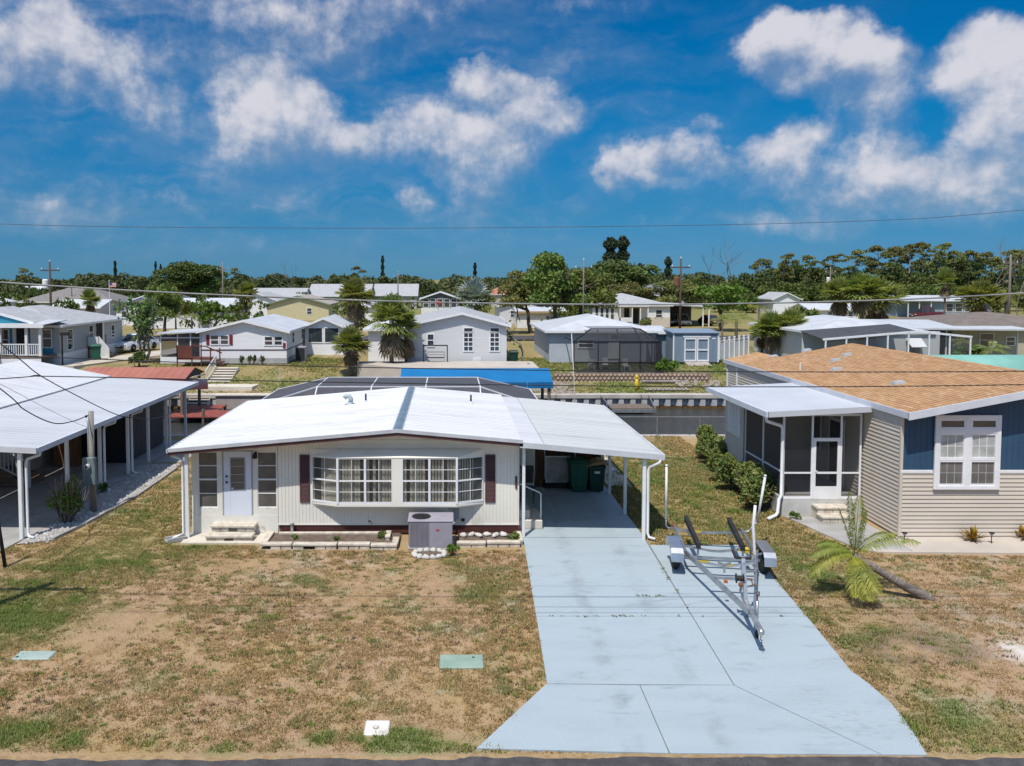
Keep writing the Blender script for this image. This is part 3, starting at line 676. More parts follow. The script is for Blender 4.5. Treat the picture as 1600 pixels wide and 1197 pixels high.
def bay_unit(p0, p1, idx):
    """one sash unit between two plan points: two columns by four rows"""
    p0 = Vector((p0[0], p0[1], 0)); p1 = Vector((p1[0], p1[1], 0)); d = (p1 - p0); L = d.length; a = math.atan2(d.y, d.x)
    u = bpy.data.objects.new('bay_sash', None)
    b = MB(); t = .034; h = BZ1 - BZ0
    b.cbox(0, -.03, 0, t, .03, h, .004); b.cbox(L - t, -.03, 0, L, .03, h, .004); b.box(t, -.028, h - t, L - t, .028, h); b.box(t, -.028, 0, L - t, .028, .055)
    b.box(t, -.026, h / 2 - .02, L - t, .026, h / 2 + .02); b.box(L / 2 - .008, -.014, .055, L / 2 + .008, .014, h - t)
    for zz in (h * .25 + .015, h * .75 - .01): b.box(t, -.013, zz - .008, L - t, .013, zz + .008)
    o = b.build('sash', TRIM, HOUSE, loc=(p0.x, p0.y, BZ0), rot=(0, 0, a))
    zs = [(.055, h * .25 + .004), (h * .25 + .026, h / 2 - .02), (h / 2 + .02, h * .75 - .021), (h * .75 + .001, h - t)]
    for (xa, xb) in ((t, L / 2 - .011), (L / 2 + .011, L - t)):
        for (za, zb) in zs: MB().box(xa, -.006, za, xb, .0, zb).build('pane', GLASS_CLEAR, o)
    return o
segs = [(bx[0], bx[1])] + [((-1.80, BYF), (-.98, BYF)), ((-.98, BYF), (-.16, BYF)), ((.12, BYF), (.94, BYF)), ((.94, BYF), (1.76, BYF))] + [(bx[2], bx[3])]
for i, (p, q) in enumerate(segs): bay_unit(p, q, i)
MB().cbox(-.16, BYF - .03, BZ0, .12, BYF + .05, BZ1, .006).build('bay_mullion', SIDING, HOUSE)
for x, y in (bx[1], bx[2]): MB().cbox(x - .03, y - .045, BZ0, x + .03, y - .025, BZ1, .004).build('bay_corner', TRIM, HOUSE)
# blinds behind the bay: vertical slats
BLIND = mat('blind_fabric', (.80, .75, .60), (.66, .62, .49), rough=.8, rnd=0)
b = MB(); 
def slats(pa, pb, n_):
    pa = Vector((*pa, 0)); pb = Vector((*pb, 0)); d = (pb - pa) / n_; nn = Vector((-d.y, d.x, 0)).normalized()
    for i in range(n_):
        if random.random() < .16: continue
        tw = random.uniform(.35, .75); c = pa + d * (i + .5); e = (d.normalized() * math.cos(tw) + nn * math.sin(tw)) * .042
        for zz in (1,): b.quad((c.x - e.x, c.y - e.y, BZ0 + .02), (c.x + e.x, c.y + e.y, BZ0 + .02), (c.x + e.x, c.y + e.y, BZ1 - .02), (c.x - e.x, c.y - e.y, BZ1 - .02))
slats((-1.78, BYF + .075), (1.74, BYF + .075), 38); slats((-2.5, .06), (-1.85, BYF + .10), 8); slats((1.82, BYF + .10), (2.44, .06), 8)
tag(b.build('vertical_blinds', BLIND, HOUSE), kind='stuff')
# dark sheet on the wall: the unlit room put into its colour
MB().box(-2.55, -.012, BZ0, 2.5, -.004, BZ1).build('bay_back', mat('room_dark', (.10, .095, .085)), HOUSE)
# shutters
for (x0, x1) in ((-2.99, -2.69), (2.62, 2.93)):
    s_ = MB(); s_.cbox(x0, -.035, 1.0, x0 + .04, -.002, 2.46, .005); s_.cbox(x1 - .04, -.035, 1.0, x1, -.002, 2.46, .005)
    for z in (1.0, 1.71, 2.41): s_.cbox(x0 + .04, -.034, z, x1 - .04, -.003, z + .05, .004)
    s_.box(x0 + .04, -.012, 1.05, x1 - .04, -.004, 2.41); so_ = s_.build('shutter', MAROON, HOUSE)
    z = 1.06
    l = MB()
    while z < 2.40:
        if not 1.69 < z < 1.75: l.hexa([(x0 + .04, -.030, z), (x1 - .04, -.030, z), (x1 - .04, -.024, z), (x0 + .04, -.024, z)], [(x0 + .04, -.016, z + .034), (x1 - .04, -.016, z + .034), (x1 - .04, -.010, z + .034), (x0 + .04, -.010, z + .034)])
        z += .04
    tag(l.build('louvres', MAROON, so_), kind='stuff')
# electric box, conduit, house number
b = MB(); b.cbox(1.66, -.12, .52, 1.84, 0, .86, .008); bo = b.build('electric_box', mat('grey_box', (.33, .35, .37)), HOUSE)
MB().tube([(1.62, -.02, .87), (1.56, -.05, .82), (1.5, -.05, .80)], .02, 8).tube([(1.72, -.06, .52), (1.72, -.08, .42), (1.55, -.3, .34), (1.38, -.7, .32)], .022, 8).build('conduit', mat('grey_conduit', (.42, .43, .44)), HOUSE, True)
MB().box(1.90, -.04, .42, 2.0, 0, .50).build('hose_bib', DARK, HOUSE)
MB().cbox(3.53, -.03, 1.42, 3.59, -.002, 1.80, .004).build('number_plaque', MAROON, HOUSE)
MB().tube([(-3.22, -.02, .34), (-3.22, -.10, .33), (-3.22, -.11, .05)], .045, 8).lathe([(.06, 0), (.07, .06), (.04, .08)], 10, (-3.22, -.11, .34)).build('pump_pipe', mat('pipe_grey', (.38, .37, .35)), HOUSE)
MB().tube([(-.9, .0, .38), (-.9, -.08, .46), (-.83, -.12, .44), (-.80, -.12, .36)], .012, 6).build('tap', DARK, HOUSE)
# roof
ROOFW = mat('white_roof_metal', (.62, .62, .625), (.56, .56, .57), rough=.5, scale=.35, c3=(.42, .42, .42), scale3=1.3, lo3=.52, hi3=.80, stretch=(.25, 3.0, 1), fine=.03)
YF, YB = -.60, 8.75
rl = lambda x: 3.32 - slope * abs(x)
ribroof((-6.74, YF, rl(6.74)), (-6.74, YB, rl(6.74)), (-.12, YB, rl(.12)), (-.12, YF, rl(.12)), 34, .028, .07, .06).build('roof_panel', ROOFW, HOUSE)
ribroof((3.68, YF, rl(3.68)), (3.68, YB, rl(3.68)), (.12, YB, rl(.12)), (.12, YF, rl(.12)), 34, .02, .05, .06).build('roof_panel', ROOFW, HOUSE)
CAPM = mat('ridge_cap_blue', (.15, .205, .26), (.12, .165, .215), rough=.5, scale=1.5, c3=(.28, .33, .38), scale3=1, lo3=.6, hi3=.75)
b = MB(); b.add([(-.16, YF + .004, 3.315), (0, YF + .004, 3.36), (.16, YF + .004, 3.315), (-.16, YB, 3.315), (0, YB, 3.36), (.16, YB, 3.315), (0, YF + .004, 3.30), (0, YB, 3.30)], [(0, 1, 4, 3), (1, 2, 5, 4), (0, 6, 1), (1, 6, 2), (3, 4, 7), (4, 5, 7)]); b.build('ridge_cap', CAPM, HOUSE)
EDGE = mat('grey_drip_edge', (.52, .53, .55), (.44, .45, .47), rough=.4)
for (x0, x1) in ((-6.76, 0), (0, 3.70)):
    z = lambda x, k: rl(x) + k
    def strip(k0, k1, y0, y1, m, nm):
        b = MB(); N = 10; b_ = [x0 + (x1 - x0) * i / N for i in range(N + 1)]
        for i in range(N): b.hexa([(b_[i], y0, z(b_[i], k0)), (b_[i + 1], y0, z(b_[i + 1], k0)), (b_[i + 1], y1, z(b_[i + 1], k0)), (b_[i], y1, z(b_[i], k0))], [(b_[i], y0, z(b_[i], k1)), (b_[i + 1], y0, z(b_[i + 1], k1)), (b_[i + 1], y1, z(b_[i + 1], k1)), (b_[i], y1, z(b_[i], k1))])
        b.build(nm, m, HOUSE)
    strip(-.07, .03, YF - .05, YF - .002, EDGE, 'drip_edge'); strip(-.17, -.072, YF - .02, YF + .03, MAROON, 'fascia')
    strip(-.075, -.062, YF + .03, -.001, SIDING, 'soffit')
MB().box(-6.80, YF - .05, rl(6.74) - .09, -6.745, YB, rl(6.74) + .015).build('eave_gutter', EDGE, HOUSE)
MB().box(-6.74, YF + .03, rl(6.74) - .20, -6.70, YB, rl(6.74) - .092).build('eave_fascia', MAROON, HOUSE)
# roof vents
vx, vy = -2.1, 5.3
b = MB(); b.lathe([(.14, 0), (.12, .03), (.10, .05), (.10, .10)], 14, (vx, vy, rl(vx))); b.tube([(vx + .02, vy, rl(vx) + .06), (vx + .02, vy, rl(vx) + .22), (vx - .04, vy, rl(vx) + .32), (vx - .15, vy, rl(vx) + .32), (vx - .21, vy, rl(vx) + .25)], .085, 12); b.build('roof_vent', mat('vent_grey', (.42, .47, .50)), HOUSE, True)
for (x, y) in ((-1.55, 5.5), (2.35, 5.7)):
    b = MB(); b.lathe([(.09, 0), (.07, .03), (.035, .09)], 12, (x, y, rl(x))); p = b.build('vent_pipe', WHITE_METAL, HOUSE); MB().lathe([(.033, .08), (.033, .33)], 10, (x, y, rl(x))).build('pipe', BLACK, p, True)
# porch corner post + downspout
b = MB(); b.cbox(-6.33, -.46, .03, -6.22, -.36, rl(6.3) - .06, .008); b.build('porch_post', WHITE, HOUSE)
downspout(HOUSE, (-6.75, -.5, rl(6.7) - .09), 2.4, (-6.40, -.41, 0), (-.35, -.05, 0), r=.04)
# side steps + rail in the carport
for (x1, z1) in ((4.05, .56), (4.42, .30)): MB().cbox(3.66, 1.0 - (.55 if z1 < .5 else .35), .03, x1, 2.2 if z1 > .5 else 1.75, z1, .015).build('side_step', CREAM_CONC, HOUSE)
MB().tube([(3.70, .75, 1.35), (3.76, .75, 1.36), (4.33, .60, 1.14), (4.38, .58, 1.10), (4.38, .58, .30)], .022, 8).build('handrail', WHITE, HOUSE, True)
# right side wall door: near-black sheet, the doorway's shade painted in
MB().box(3.65, 1.1, .58, 3.672, 2.0, 2.6).build('side_door', DARK, HOUSE)

# ================================================================ CARPORT
CP = thing('carport', 'white metal carport roof on thin posts attached to the white house', 'carport', (2.12, 23.4, 0))
cz = lambda x: 2.93 - .088 * x
CPROOF = mat('carport_roof_metal', (.52, .53, .515), (.48, .49, .475), rough=.5, scale=.35, c3=(.36, .37, .36), scale3=.6, lo3=.55, hi3=.8, stretch=(.25, 3.0, 1), fine=.03)
ribroof((0.06, 0, cz(0)), (.06, 9.35, cz(0)), (.72, 9.35, cz(.72) + .01), (.72, 0, cz(.72) + .01), 10, .004, .03, .03).build('flashing_panel', ROOFW, CP)
ribroof((.74, 0, cz(.74)), (.74, 9.35, cz(.74)), (4.22, 9.35, cz(4.22)), (4.22, 0, cz(4.22)), 31, .016, .05, .05).build('roof_panel', CPROOF, CP)
b = MB(); b.hexa([(.0, -.07, cz(0) - .13), (4.27, -.07, cz(4.27) - .13), (4.27, .0, cz(4.27) - .13), (.0, .0, cz(0) - .13)], [(.0, -.07, cz(0) + .03), (4.27, -.07, cz(4.27) + .03), (4.27, .0, cz(4.27) + .03), (.0, .0, cz(0) + .03)]); b.build('front_gutter', WHITE_METAL, CP)
b = MB(); b.box(4.225, 0.002, cz(4.25) - .13, 4.30, 9.35, cz(4.25) + .02); b.build('side_gutter', WHITE_METAL, CP)
b = MB(); b.box(3.66, .05, cz(3.7) - .19, 3.76, 9.3, cz(3.7) - .06); b.build('beam', WHITE_METAL, CP)
for yy in (.10, 2.63, 5.15, 7.6): MB().cbox(3.66, yy - .05, .0, 3.76, yy + .05, cz(3.7) - .19, .008).build('post', WHITE, CP)
MB().cbox(.10, .22, 0, .19, .31, cz(.15) - .06, .008).build('post', WHITE, CP)
MB().tube([(4.15, -.03, cz(4.2) - .12), (4.12, -.03, cz(4.2) - .22), (3.86, .08, cz(4.2) - .36), (3.83, .10, cz(4.2) - .52), (3.83, .10, .2), (3.86, .06, .08), (4.02, -.05, .06)], .045, 8).build('downspout', WHITE, CP, True)
# ================================================================ STORAGE ROOM behind the carport
ST = thing('storage_room', 'white storage room at the back of the carport with brown plywood opening', 'shed', (2.2, 29.5, 0))
b = MB(); b.box(-.02, 0, .03, 1.04, .08, 2.68); b.box(1.04, 0, 2.12, 3.62, .08, 2.55); b.box(3.50, .0, .03, 3.62, 3.0, 2.45); b.box(.0, 3.0, .03, 3.62, 3.06, 2.45); b.build('wall', SIDING, ST)
for i, x in enumerate((.12, .42, .72)): MB().box(x, -.006, .1, x + .012, 0, 2.55).build('wall_batten', mat('batten_grey', (.45, .45, .44)), ST)
PLY = mat('plywood_brown', (.14, .075, .042), (.09, .048, .028), scale=1.5, stretch=(5, 5, .6), rough=.8)
for (x0, x1, y, k) in ((1.05, 1.36, .06, 0), (1.37, 2.55, .30, 1), (2.56, 3.49, .34, 2)): MB().box(x0, y, .03, x1, y + .04, 2.11).build('plywood_panel', PLY, ST)
b = MB(); b.box(1.39, .10, .28, 1.43, .14, 2.09); b.box(2.53, .10, .28, 2.57, .14, 2.09); b.box(1.43, .10, 2.05, 2.53, .14, 2.09); b.build('frame', TRIM, ST)
# leaning board, freezer-like dark box
b = MB(); b.hexa([(0, 0, 0), (.92, 0, 0), (.92, .03, 0), (0, .03, 0)], [(0, .10, .95), (.92, .10, .95), (.92, .13, .95), (0, .13, .95)])
t = thing('leaning_board', 'dirty white board leaning in the storage room opening beside the green bin', 'board', (3.62, 29.3, .22)); b.build('panel', mat('dirty_white', (.50, .46, .44), (.38, .33, .30), scale=3), t)
f = MB(); f.bar((0, -.012, 0.01), (0, .088, .95), .03); f.bar((.92, -.012, .01), (.92, .088, .95), .03); f.bar((-.015, .087, .965), (.935, .087, .965), .03); f.build('rim', TRIM, t)
t = thing('low_cabinet', 'black low cabinet under the leaning white board', 'cabinet', (3.60, 29.25, .03)); MB().cbox(0, 0, 0, 1.2, .24, .18, .01).build('body', BLACK, t); MB().box(.58, -.008, .03, .60, 0, .15).build('door_gap', DARK, t)
bin_obj((4.75, 28.95, .03), .05, 'tall green wheelie bin with closed lid in the carport', sc=1.08)
GB2 = mat('dark_green_plastic', (.008, .05, .032), (.006, .04, .026), rough=.45)
bn = bin_obj((5.42, 28.95, .03), -.06, 'darker green bin with flattened brown cardboard on its lid', sc=.96, bodym=GB2)
MB().box(-.10, -.345, .70, .10, -.330, .78).build('sticker', WHITE, bn)
t = thing('cardboard', 'crumpled brown cardboard lying on the darker green bin', 'cardboard', (5.42, 28.93, 1.08)); b = MB()
KR = mat('cardboard', (.42, .27, .14), (.34, .21, .10), rough=.85)
pp = [(-.42, -.36), (-.1, -.40), (.2, -.36), (.42, -.40), (.45, .3), (.1, .36), (-.4, .32)]
b.add([(x, y, .02 + .05 * ((i * 7) % 3) - .08 * (abs(x) > .38)) for i, (x, y) in enumerate(pp)] + [(0, 0, .12)] + [(x, y, -.01 - .08 * (abs(x) > .38)) for i, (x, y) in enumerate(pp)], [(i, (i + 1) % 7, 7) for i in range(7)] + [(8 + i, 8 + (i + 1) % 7, (i + 1) % 7, i) for i in range(7)] + [tuple(range(14, 7, -1))]); b.build('sheet', KR, t)
# folded chair by the side steps
t = thing('folding_chair', 'folded black and blue camp chair beside the house steps', 'chair', (2.55, 25.2, .58)); FAB = mat('blue_fabric', (.03, .06, .16), (.02, .05, .12), rough=.9)
for s_ in (-.2, .2):
    MB().tube([(s_, .0, 0), (s_ + .05, .35, .55), (s_, .42, 1.15)], .014, 6).build('leg', BLACK, t, True); MB().tube([(s_, .5, -.1), (s_ - .02, .0, .52)], .014, 6).build('leg', BLACK, t, True)
MB().sheet([(-.2, .36, .60), (.2, .36, .60), (.2, .43, 1.15), (-.2, .43, 1.15)], .02).build('backrest', BLACK, t); MB().sheet([(-.22, -.02, .5), (.22, -.02, .5), (.2, .35, .52), (-.2, .35, .52)], .02).build('seat', FAB, t)

# ================================================================ AIR CONDITIONER
ACM = mat('ac_grey', (.33, .31, .35), (.29, .275, .31), rough=.5, scale=2)
AC = thing('air_conditioner', 'grey packaged air conditioner standing before the bay window', 'air conditioner', (-.5, 22.62, 0))
b = MB(); b.cbox(-.62, 0, .05, .63, .84, .80, .02); b.build('cabinet', ACM, AC)
MB().cbox(-.66, -.03, .0, .67, .87, .05, .01).build('pad', CONCRETE, AC)
b = MB(); b.cbox(-.66, -.015, .80, .66, .86, .83, .008); b.build('top_panel', ACM, AC)
b = MB()
for i in range(15): b.box(-.60 + i * .036, -.014, .10, -.60 + i * .036 + .016, -.001, .78)
for i in range(18): b.box(-.634, .04 + i * .042, .10, -.621, .04 + i * .042 + .018, .78)
tag(b.build('grille', mat('ac_grille', (.16, .155, .175)), AC), kind='stuff')
MB().box(-.055, -.006, .08, -.045, -.001, .79).build('seam', DARK, AC)
b = MB(); b.lathe([(.27, .0), (.27, .012)], 24, (-.28, .42, .831)); fan = b.build('fan_well', DARK, AC)
b = MB()
for r_ in (.27, .20, .13, .06):
    b.tube([(-.28 + r_ * math.cos(a * .2618), .42 + r_ * math.sin(a * .2618), .855) for a in range(25)], .006, 4, False)
for a in range(8): b.bar((-.28, .42, .853), (-.28 + .27 * math.cos(a * .785), .42 + .27 * math.sin(a * .785), .853), .008)
b.build('fan_guard', BLACK, AC)
MB().box(.16, -.006, .54, .25, -.001, .585).build('badge', mat('red_badge', (.5, .04, .04)), AC)

# ================================================================ FLOWER BEDS
SOIL = mat('bed_soil', (.17, .125, .095), (.11, .08, .062), scale=6, bump=.03, bscale=18, rough=.95, fine=.2)
def bed(label, x0, x1, y0, y1, pieces):
    t = thing('flower_bed', label, 'flower bed', ((x0 + x1) / 2, y0, 0)); cx = (x0 + x1) / 2
    b = MB(); N = 18
    b.add([(x0 - cx + (x1 - x0) * i / N, (y1 - y0) * j / 4, .05 + .05 * random.random()) for j in range(5) for i in range(N + 1)], [(j * (N + 1) + i, j * (N + 1) + i + 1, (j + 1) * (N + 1) + i + 1, (j + 1) * (N + 1) + i) for j in range(4) for i in range(N)]); b.build('soil', SOIL, t)
    for (xa, xb, ya, yb, h) in pieces:
        b = MB(); b.cbox(xa - cx, ya - y0, h - .07, xb - cx, yb - y0, h, .012); o = b.build('coping', BLOCK, t, rot=(0, 0, random.uniform(-.012, .012)))
        L = xb - xa; m = max(1, int(L / .3))
        if L > .4:
            for i in range(m):
                if random.random() < .8: MB().cbox(xa - cx + L * i / m + .01, ya - y0 + .02, -.02, xa - cx + L * (i + 1) / m - .01, yb - y0 - .02, h - .072, .01).build('block', BLOCK, o)
        else: MB().cbox(xa - cx + .02, ya - y0 + .01, -.02, xb - cx - .02, yb - y0 - .01, h - .072, .01).build('block', BLOCK, o)
    return t
bed('stone edged flower bed left of the air conditioner', -5.35, -1.42, 22.75, 23.9, [(-5.42, -4.5, 22.62, 22.84, .16), (-4.47, -3.2, 22.60, 22.82, .16), (-3.17, -2.25, 22.62, 22.84, .16), (-2.22, -1.46, 22.58, 22.80, .15), (-5.44, -5.25, 22.86, 23.85, .15), (-1.62, -1.44, 22.82, 23.3, .16), (-1.86, -1.70, 23.2, 23.75, .20), (-5.1, -1.9, 23.75, 23.87, .13)])
bed('stone edged flower bed right of the air conditioner', .3, 2.14, 22.95, 23.9, [(.25, 1.1, 22.78, 22.98, .15), (1.13, 2.10, 22.80, 23.0, .16), (2.06, 2.2, 23.02, 23.85, .15)])
ROCKM = mat('white_rock', (.66, .63, .58), (.50, .47, .43), scale=6, bump=.01, bscale=20)
def rockmesh(seed, n_=10, m=6):
    rg = random.Random(seed); b = MB(); ph = [rg.uniform(0, 6.28) for _ in range(6)]
    pr = []
    for i in range(m + 1):
        th = math.pi * i / m
        pr.append((math.sin(th), -math.cos(th)))
    k = 0
    for (r_, z) in pr:
        for j in range(n_):
            a = 2 * math.pi * j / n_; f = 1 + .18 * math.sin(2 * a + ph[0] + z) + .12 * math.sin(3 * a + ph[1] - 2 * z) + .08 * math.sin(5 * z + ph[2])
            b.v.append((r_ * math.cos(a) * f, r_ * math.sin(a) * f, z * .7 * f))
    for i in range(m):
        for j in range(n_):
            a = i * n_ + j; c = i * n_ + (j + 1) % n_; b.f.append((a, c, c + n_, a + n_))
    return b.mesh('rock', ROCKM, True)
ROCKS = [rockmesh(s_) for s_ in range(5)]
for i, x in enumerate((.46, .70, .92, 1.18, 1.42, 1.66)):
    o = link('rock', ROCKS[i % 5], None, (x, 23.55 + .06 * (i % 2), .12), (0, 0, i)); o.scale = (.12 + .02 * (i % 3), .09, .09)
    tag(o, ('leftmost white rock in the bed right of the air conditioner', 'second white rock from the air conditioner in the right bed', 'third white rock from the air conditioner in the right bed', 'fourth white rock from the air conditioner in the right bed', 'second white rock from the carport end of the right bed', 'rightmost white rock in the bed right of the air conditioner')[i], 'rock', 'white rocks in the right flower bed')
rg = thing('stone_ring', 'small ring of white scalloped edging stones before the air conditioner', 'planter ring', (-.52, 22.12, 0))
for i in range(14):
    a = i * 2 * math.pi / 14; o = link('edging_stone', ROCKS[i % 5], rg, (.44 * math.cos(a), .30 * math.sin(a), .05), (0, 0, a)); o.scale = (.075, .105, .10)
MB().lathe([(.40, .0), (.40, .05)], 16, sy=.68).build('soil', SOIL, rg)
# concrete splash block by the porch post
t = thing('splash_block', 'weathered concrete splash block under the porch downspout', 'splash block', (-8.05, 23.45, 0), .6)
MB().prism([(-.35, -.16), (.25, -.2), (.25, .2), (-.35, .16)], 0, .05).box(-.33, -.16, .05, .24, -.10, .11).box(-.33, .10, .05, .24, .16, .11).build('tray', CONCRETE, t)
# pull-box covers, white meter lid
def cover(name, label, x0, y0, x1, y1, m, hole):
    t = thing(name, label, 'utility cover', ((x0 + x1) / 2, (y0 + y1) / 2, 0)); w, h = (x1 - x0) / 2, (y1 - y0) / 2
    MB().cbox(-w, -h, -.03, w, h, .035, .02).build('lid', m, t)
    for (hx, hy, r_) in hole: MB().lathe([(r_, 0), (r_, .004)], 16, (hx, hy, .0355)).build('lift_hole', DARK, t)
    return t
COVERM = mat('pale_green_cover', (.22, .315, .25), (.27, .36, .29), scale=2.5, rough=.7, c3=(.33, .37, .30), scale3=3, lo3=.55, hi3=.75)
COVER2 = mat('faded_green_cover', (.29, .37, .33), (.35, .42, .37), scale=2.5, rough=.7)
cover('utility_cover', 'pale green utility cover set in the lawn left of the driveway', -.17, 15.57, .72, 16.12, COVERM, [(.24, .14, .028)])
cover('utility_cover', 'faded green utility cover at the far left of the lawn', -8.9, 15.93, -8.14, 16.28, COVER2, [(-.3, -.1, .03)])
wl = cover('meter_box', 'square white concrete meter lid near the road', -1.44, 13.22, -1.01, 13.66, mat('white_concrete', (.70, .66, .60), (.62, .58, .52)), [])
MB().lathe([(.055, 0), (.055, .012), (.03, .014)], 16, (-.02, -.02, .035)).build('ring', mat('ring_tan', (.42, .35, .27)), wl); MB().lathe([(.028, 0), (.028, .004)], 12, (-.02, -.02, .049)).build('centre', WHITE, wl)
# ================================================================ BOAT TRAILER
TR = thing('boat_trailer', 'empty galvanised boat trailer with black bunks parked on the blue driveway', 'trailer', (7.22, 20.95, .022), R(-9))
PVC = mat('white_pvc', (.74, .72, .70), (.66, .63, .62), rough=.4)
CARPET = mat('black_carpet', (.016, .016, .017), (.03, .03, .03), rough=1)
YEL = mat('yellow_sticker', (.62, .45, .02), (.5, .36, .02))
for s_ in (-1, 1):
    b = MB(); b.bar((s_ * .93, 1.95, .52), (s_ * .90, -.3, .52), .05, .13); b.bar((s_ * .90, -.28, .52), (s_ * .05, -3.95, .50), .05, .13); b.build('frame_beam', GALV, TR)
    w = bpy.data.objects.new('wheel', None)
    ty = MB(); ty.lathe([(.19, -.09), (.27, -.10), (.305, -.075), (.31, 0), (.305, .075), (.27, .10), (.19, .09)], 28, (s_ * 1.13, 0, .31), 'x'); tyre = ty.build('tyre', BLACK, TR, True)
    r_ = MB(); r_.lathe([(.05, -.075), (.10, -.085), (.19, -.07), (.19, .07), (.10, .085), (.05, .075)], 20, (s_ * 1.13, 0, .31), 'x'); r_.build('rim', GALV, tyre, True)
    MB().lathe([(.03, -.11), (.04, -.10), (.04, .10), (.03, .11)], 12, (s_ * 1.13, 0, .31), 'x').build('hub', BLACK, tyre)
    f = MB(); pr = [(-.68, .40), (-.63, .60), (-.50, .70), (.50, .70), (.63, .60), (.68, .40)]; x0, x1 = (s_ * 1.0, s_ * 1.30) if s_ > 0 else (s_ * 1.30, s_ * 1.0)
    for (p, q) in zip(pr, pr[1:]): f.hexa([(x0, p[0], p[1]), (x1, p[0], p[1]), (x1, q[0], q[1]), (x0, q[0], q[1])], [(x0, p[0] * .985, p[1] - .02), (x1, p[0] * .985, p[1] - .02), (x1, q[0] * .985, q[1] - .02), (x0, q[0] * .985, q[1] - .02)])
    xo = x1 if s_ > 0 else x0
    f.prism([(y, z - .021) for y, z in pr] + [(.45, .46), (.34, .60), (-.34, .60), (-.45, .46)], xo - .012, xo - .001, 'yz'); f.build('fender', ALU, TR)
    MB().bar((s_ * .92, -.3, .57), (s_ * 1.02, -.3, .60), .04).bar((s_ * .92, .3, .57), (s_ * 1.02, .3, .60), .04).build('fender_bracket', GALV, TR)
    b = MB(); b.hexa([(s_ * .56 - .05, -.25, .62), (s_ * .56 + .05, -.25, .62), (s_ * .56 + .05, -.22, .76), (s_ * .56 - .05, -.22, .76)], [(s_ * .60 - .05, 1.95, .70), (s_ * .60 + .05, 1.95, .70), (s_ * .60 + .05, 1.98, .86), (s_ * .60 - .05, 1.98, .86)]); b.build('bunk', CARPET, TR)
    for yy, zz in ((-.15, .62), (1.5, .68)): MB().bar((s_ * .57, yy, .42), (s_ * .57, yy, zz), .05).build('bunk_bracket', GALV, TR)
    b = MB(); b.tube([(s_ * .95, 1.85, .50), (s_ * 1.12, 1.87, .50), (s_ * 1.17, 1.88, .56), (s_ * (1.17 if s_ < 0 else 1.36), 1.88, .80)], .024, 8); b.build('guide_bracket', GALV, TR, True)
    top = (s_ * 1.18, 1.88, 2.32) if s_ < 0 else (s_ * 1.56, 1.9, 2.12)
    MB().tube([(s_ * (1.17 if s_ < 0 else 1.36), 1.88, .76), top], .036, 10).lathe([(.04, 0), (.04, .05), (.02, .06)], 10, (top[0], top[1], top[2] - .02)).build('guide_pole', PVC, TR, True)
    MB().box(s_ * .93 - .05, 1.96, .46, s_ * .93 + .05, 2.0, .58).build('tail_light', mat('tail_red', (.35, .03, .03)), TR)
MB().bar((-1.05, 0, .31), (1.05, 0, .31), .06).build('axle', GALV, TR)
for (y, z, dz, m) in ((1.75, .50, .05, GALV), (.55, .44, .12, GALV), (-.55, .44, .14, ALU)):
    k = .92 if y > -.3 else .84
    MB().bar((-k, y, z), (-.12, y, z - dz), .07, .05).bar((-.125, y, z - dz), (.125, y, z - dz), .07, .05).bar((.12, y, z - dz), (k, y, z), .07, .05).build('cross_member', m, TR)
MB().bar((-.50, -1.75, .42), (.50, -1.75, .42), .06, .05).build('cross_member', GALV, TR)
for (x, y, z) in ((-.35, 1.715, .475), (.1, -.59, .34), (-.5, -.592, .40), (.62, -.03, .56)): MB().box(x - .14, y - .003, z - .02, x + .14, y + .0, z + .035).build('warning_sticker', YEL, TR)
MB().box(.60, -.06, .60, .75, .14, .607).box(.6, -.04, .5, .76, -.03, .606).build('sticker_plate', YEL, TR)
MB().bar((0, -.75, .2), (0, -.75, .42), .05).bar((-.16, -.75, .46), (0, -.75, .40), .05).bar((.16, -.75, .46), (0, -.75, .40), .05).build('keel_support', GALV, TR)
MB().bar((0, -3.0, .50), (0, -4.55, .47), .08, .10).build('tongue', GALV, TR)
b = MB(); b.bar((0, -3.35, .50), (0, -2.95, 1.38), .085, .085); b.bar((0, -2.75, .5), (0, -2.98, 1.0), .05); b.build('winch_post', GALV, TR)
MB().bar((-.16, -2.98, 1.36), (.16, -2.98, 1.36), .05).bar((-.16, -2.98, 1.36), (-.20, -2.8, 1.48), .05).bar((.16, -2.98, 1.36), (.20, -2.8, 1.48), .05).build('bow_stop', BLACK, TR)
wn = MB(); wn.lathe([(.05, -.09), (.11, -.085), (.11, -.07), (.06, -.06), (.06, .06), (.11, .07), (.11, .085), (.05, .09)], 16, (-.10, -3.16, .95), 'x'); wo_ = wn.build('winch', BLACK, TR); MB().tube([(-.02, -3.16, .95), (.14, -3.16, .95), (.14, -3.38, .90), (.22, -3.38, .90)], .014, 6).build('crank', RUST, wo_); MB().lathe([(.04, -.05), (.055, 0), (.04, .05)], 10, (-.10, -3.30, .86), 'x').build('strap_roll', RUST, wo_)
b = MB(); b.bar((.26, -3.05, .62), (.26, -2.92, 1.42), .035); b.build('ladder_rail', GALV, TR)
for k in range(3): MB().bar((-.02, -3.23 + .14 * k, .78 + .30 * k), (.30, -3.06 + .06 * k, .78 + .30 * k), .045, .03).build('ladder_rung', GALV, TR)
MB().tube([(.66, -1.25, .52), (.62, -1.25, 1.0), (.58, -1.25, 1.62), (.62, -1.25, 2.12)], .036, 10).build('hand_pole', PVC, TR, True)
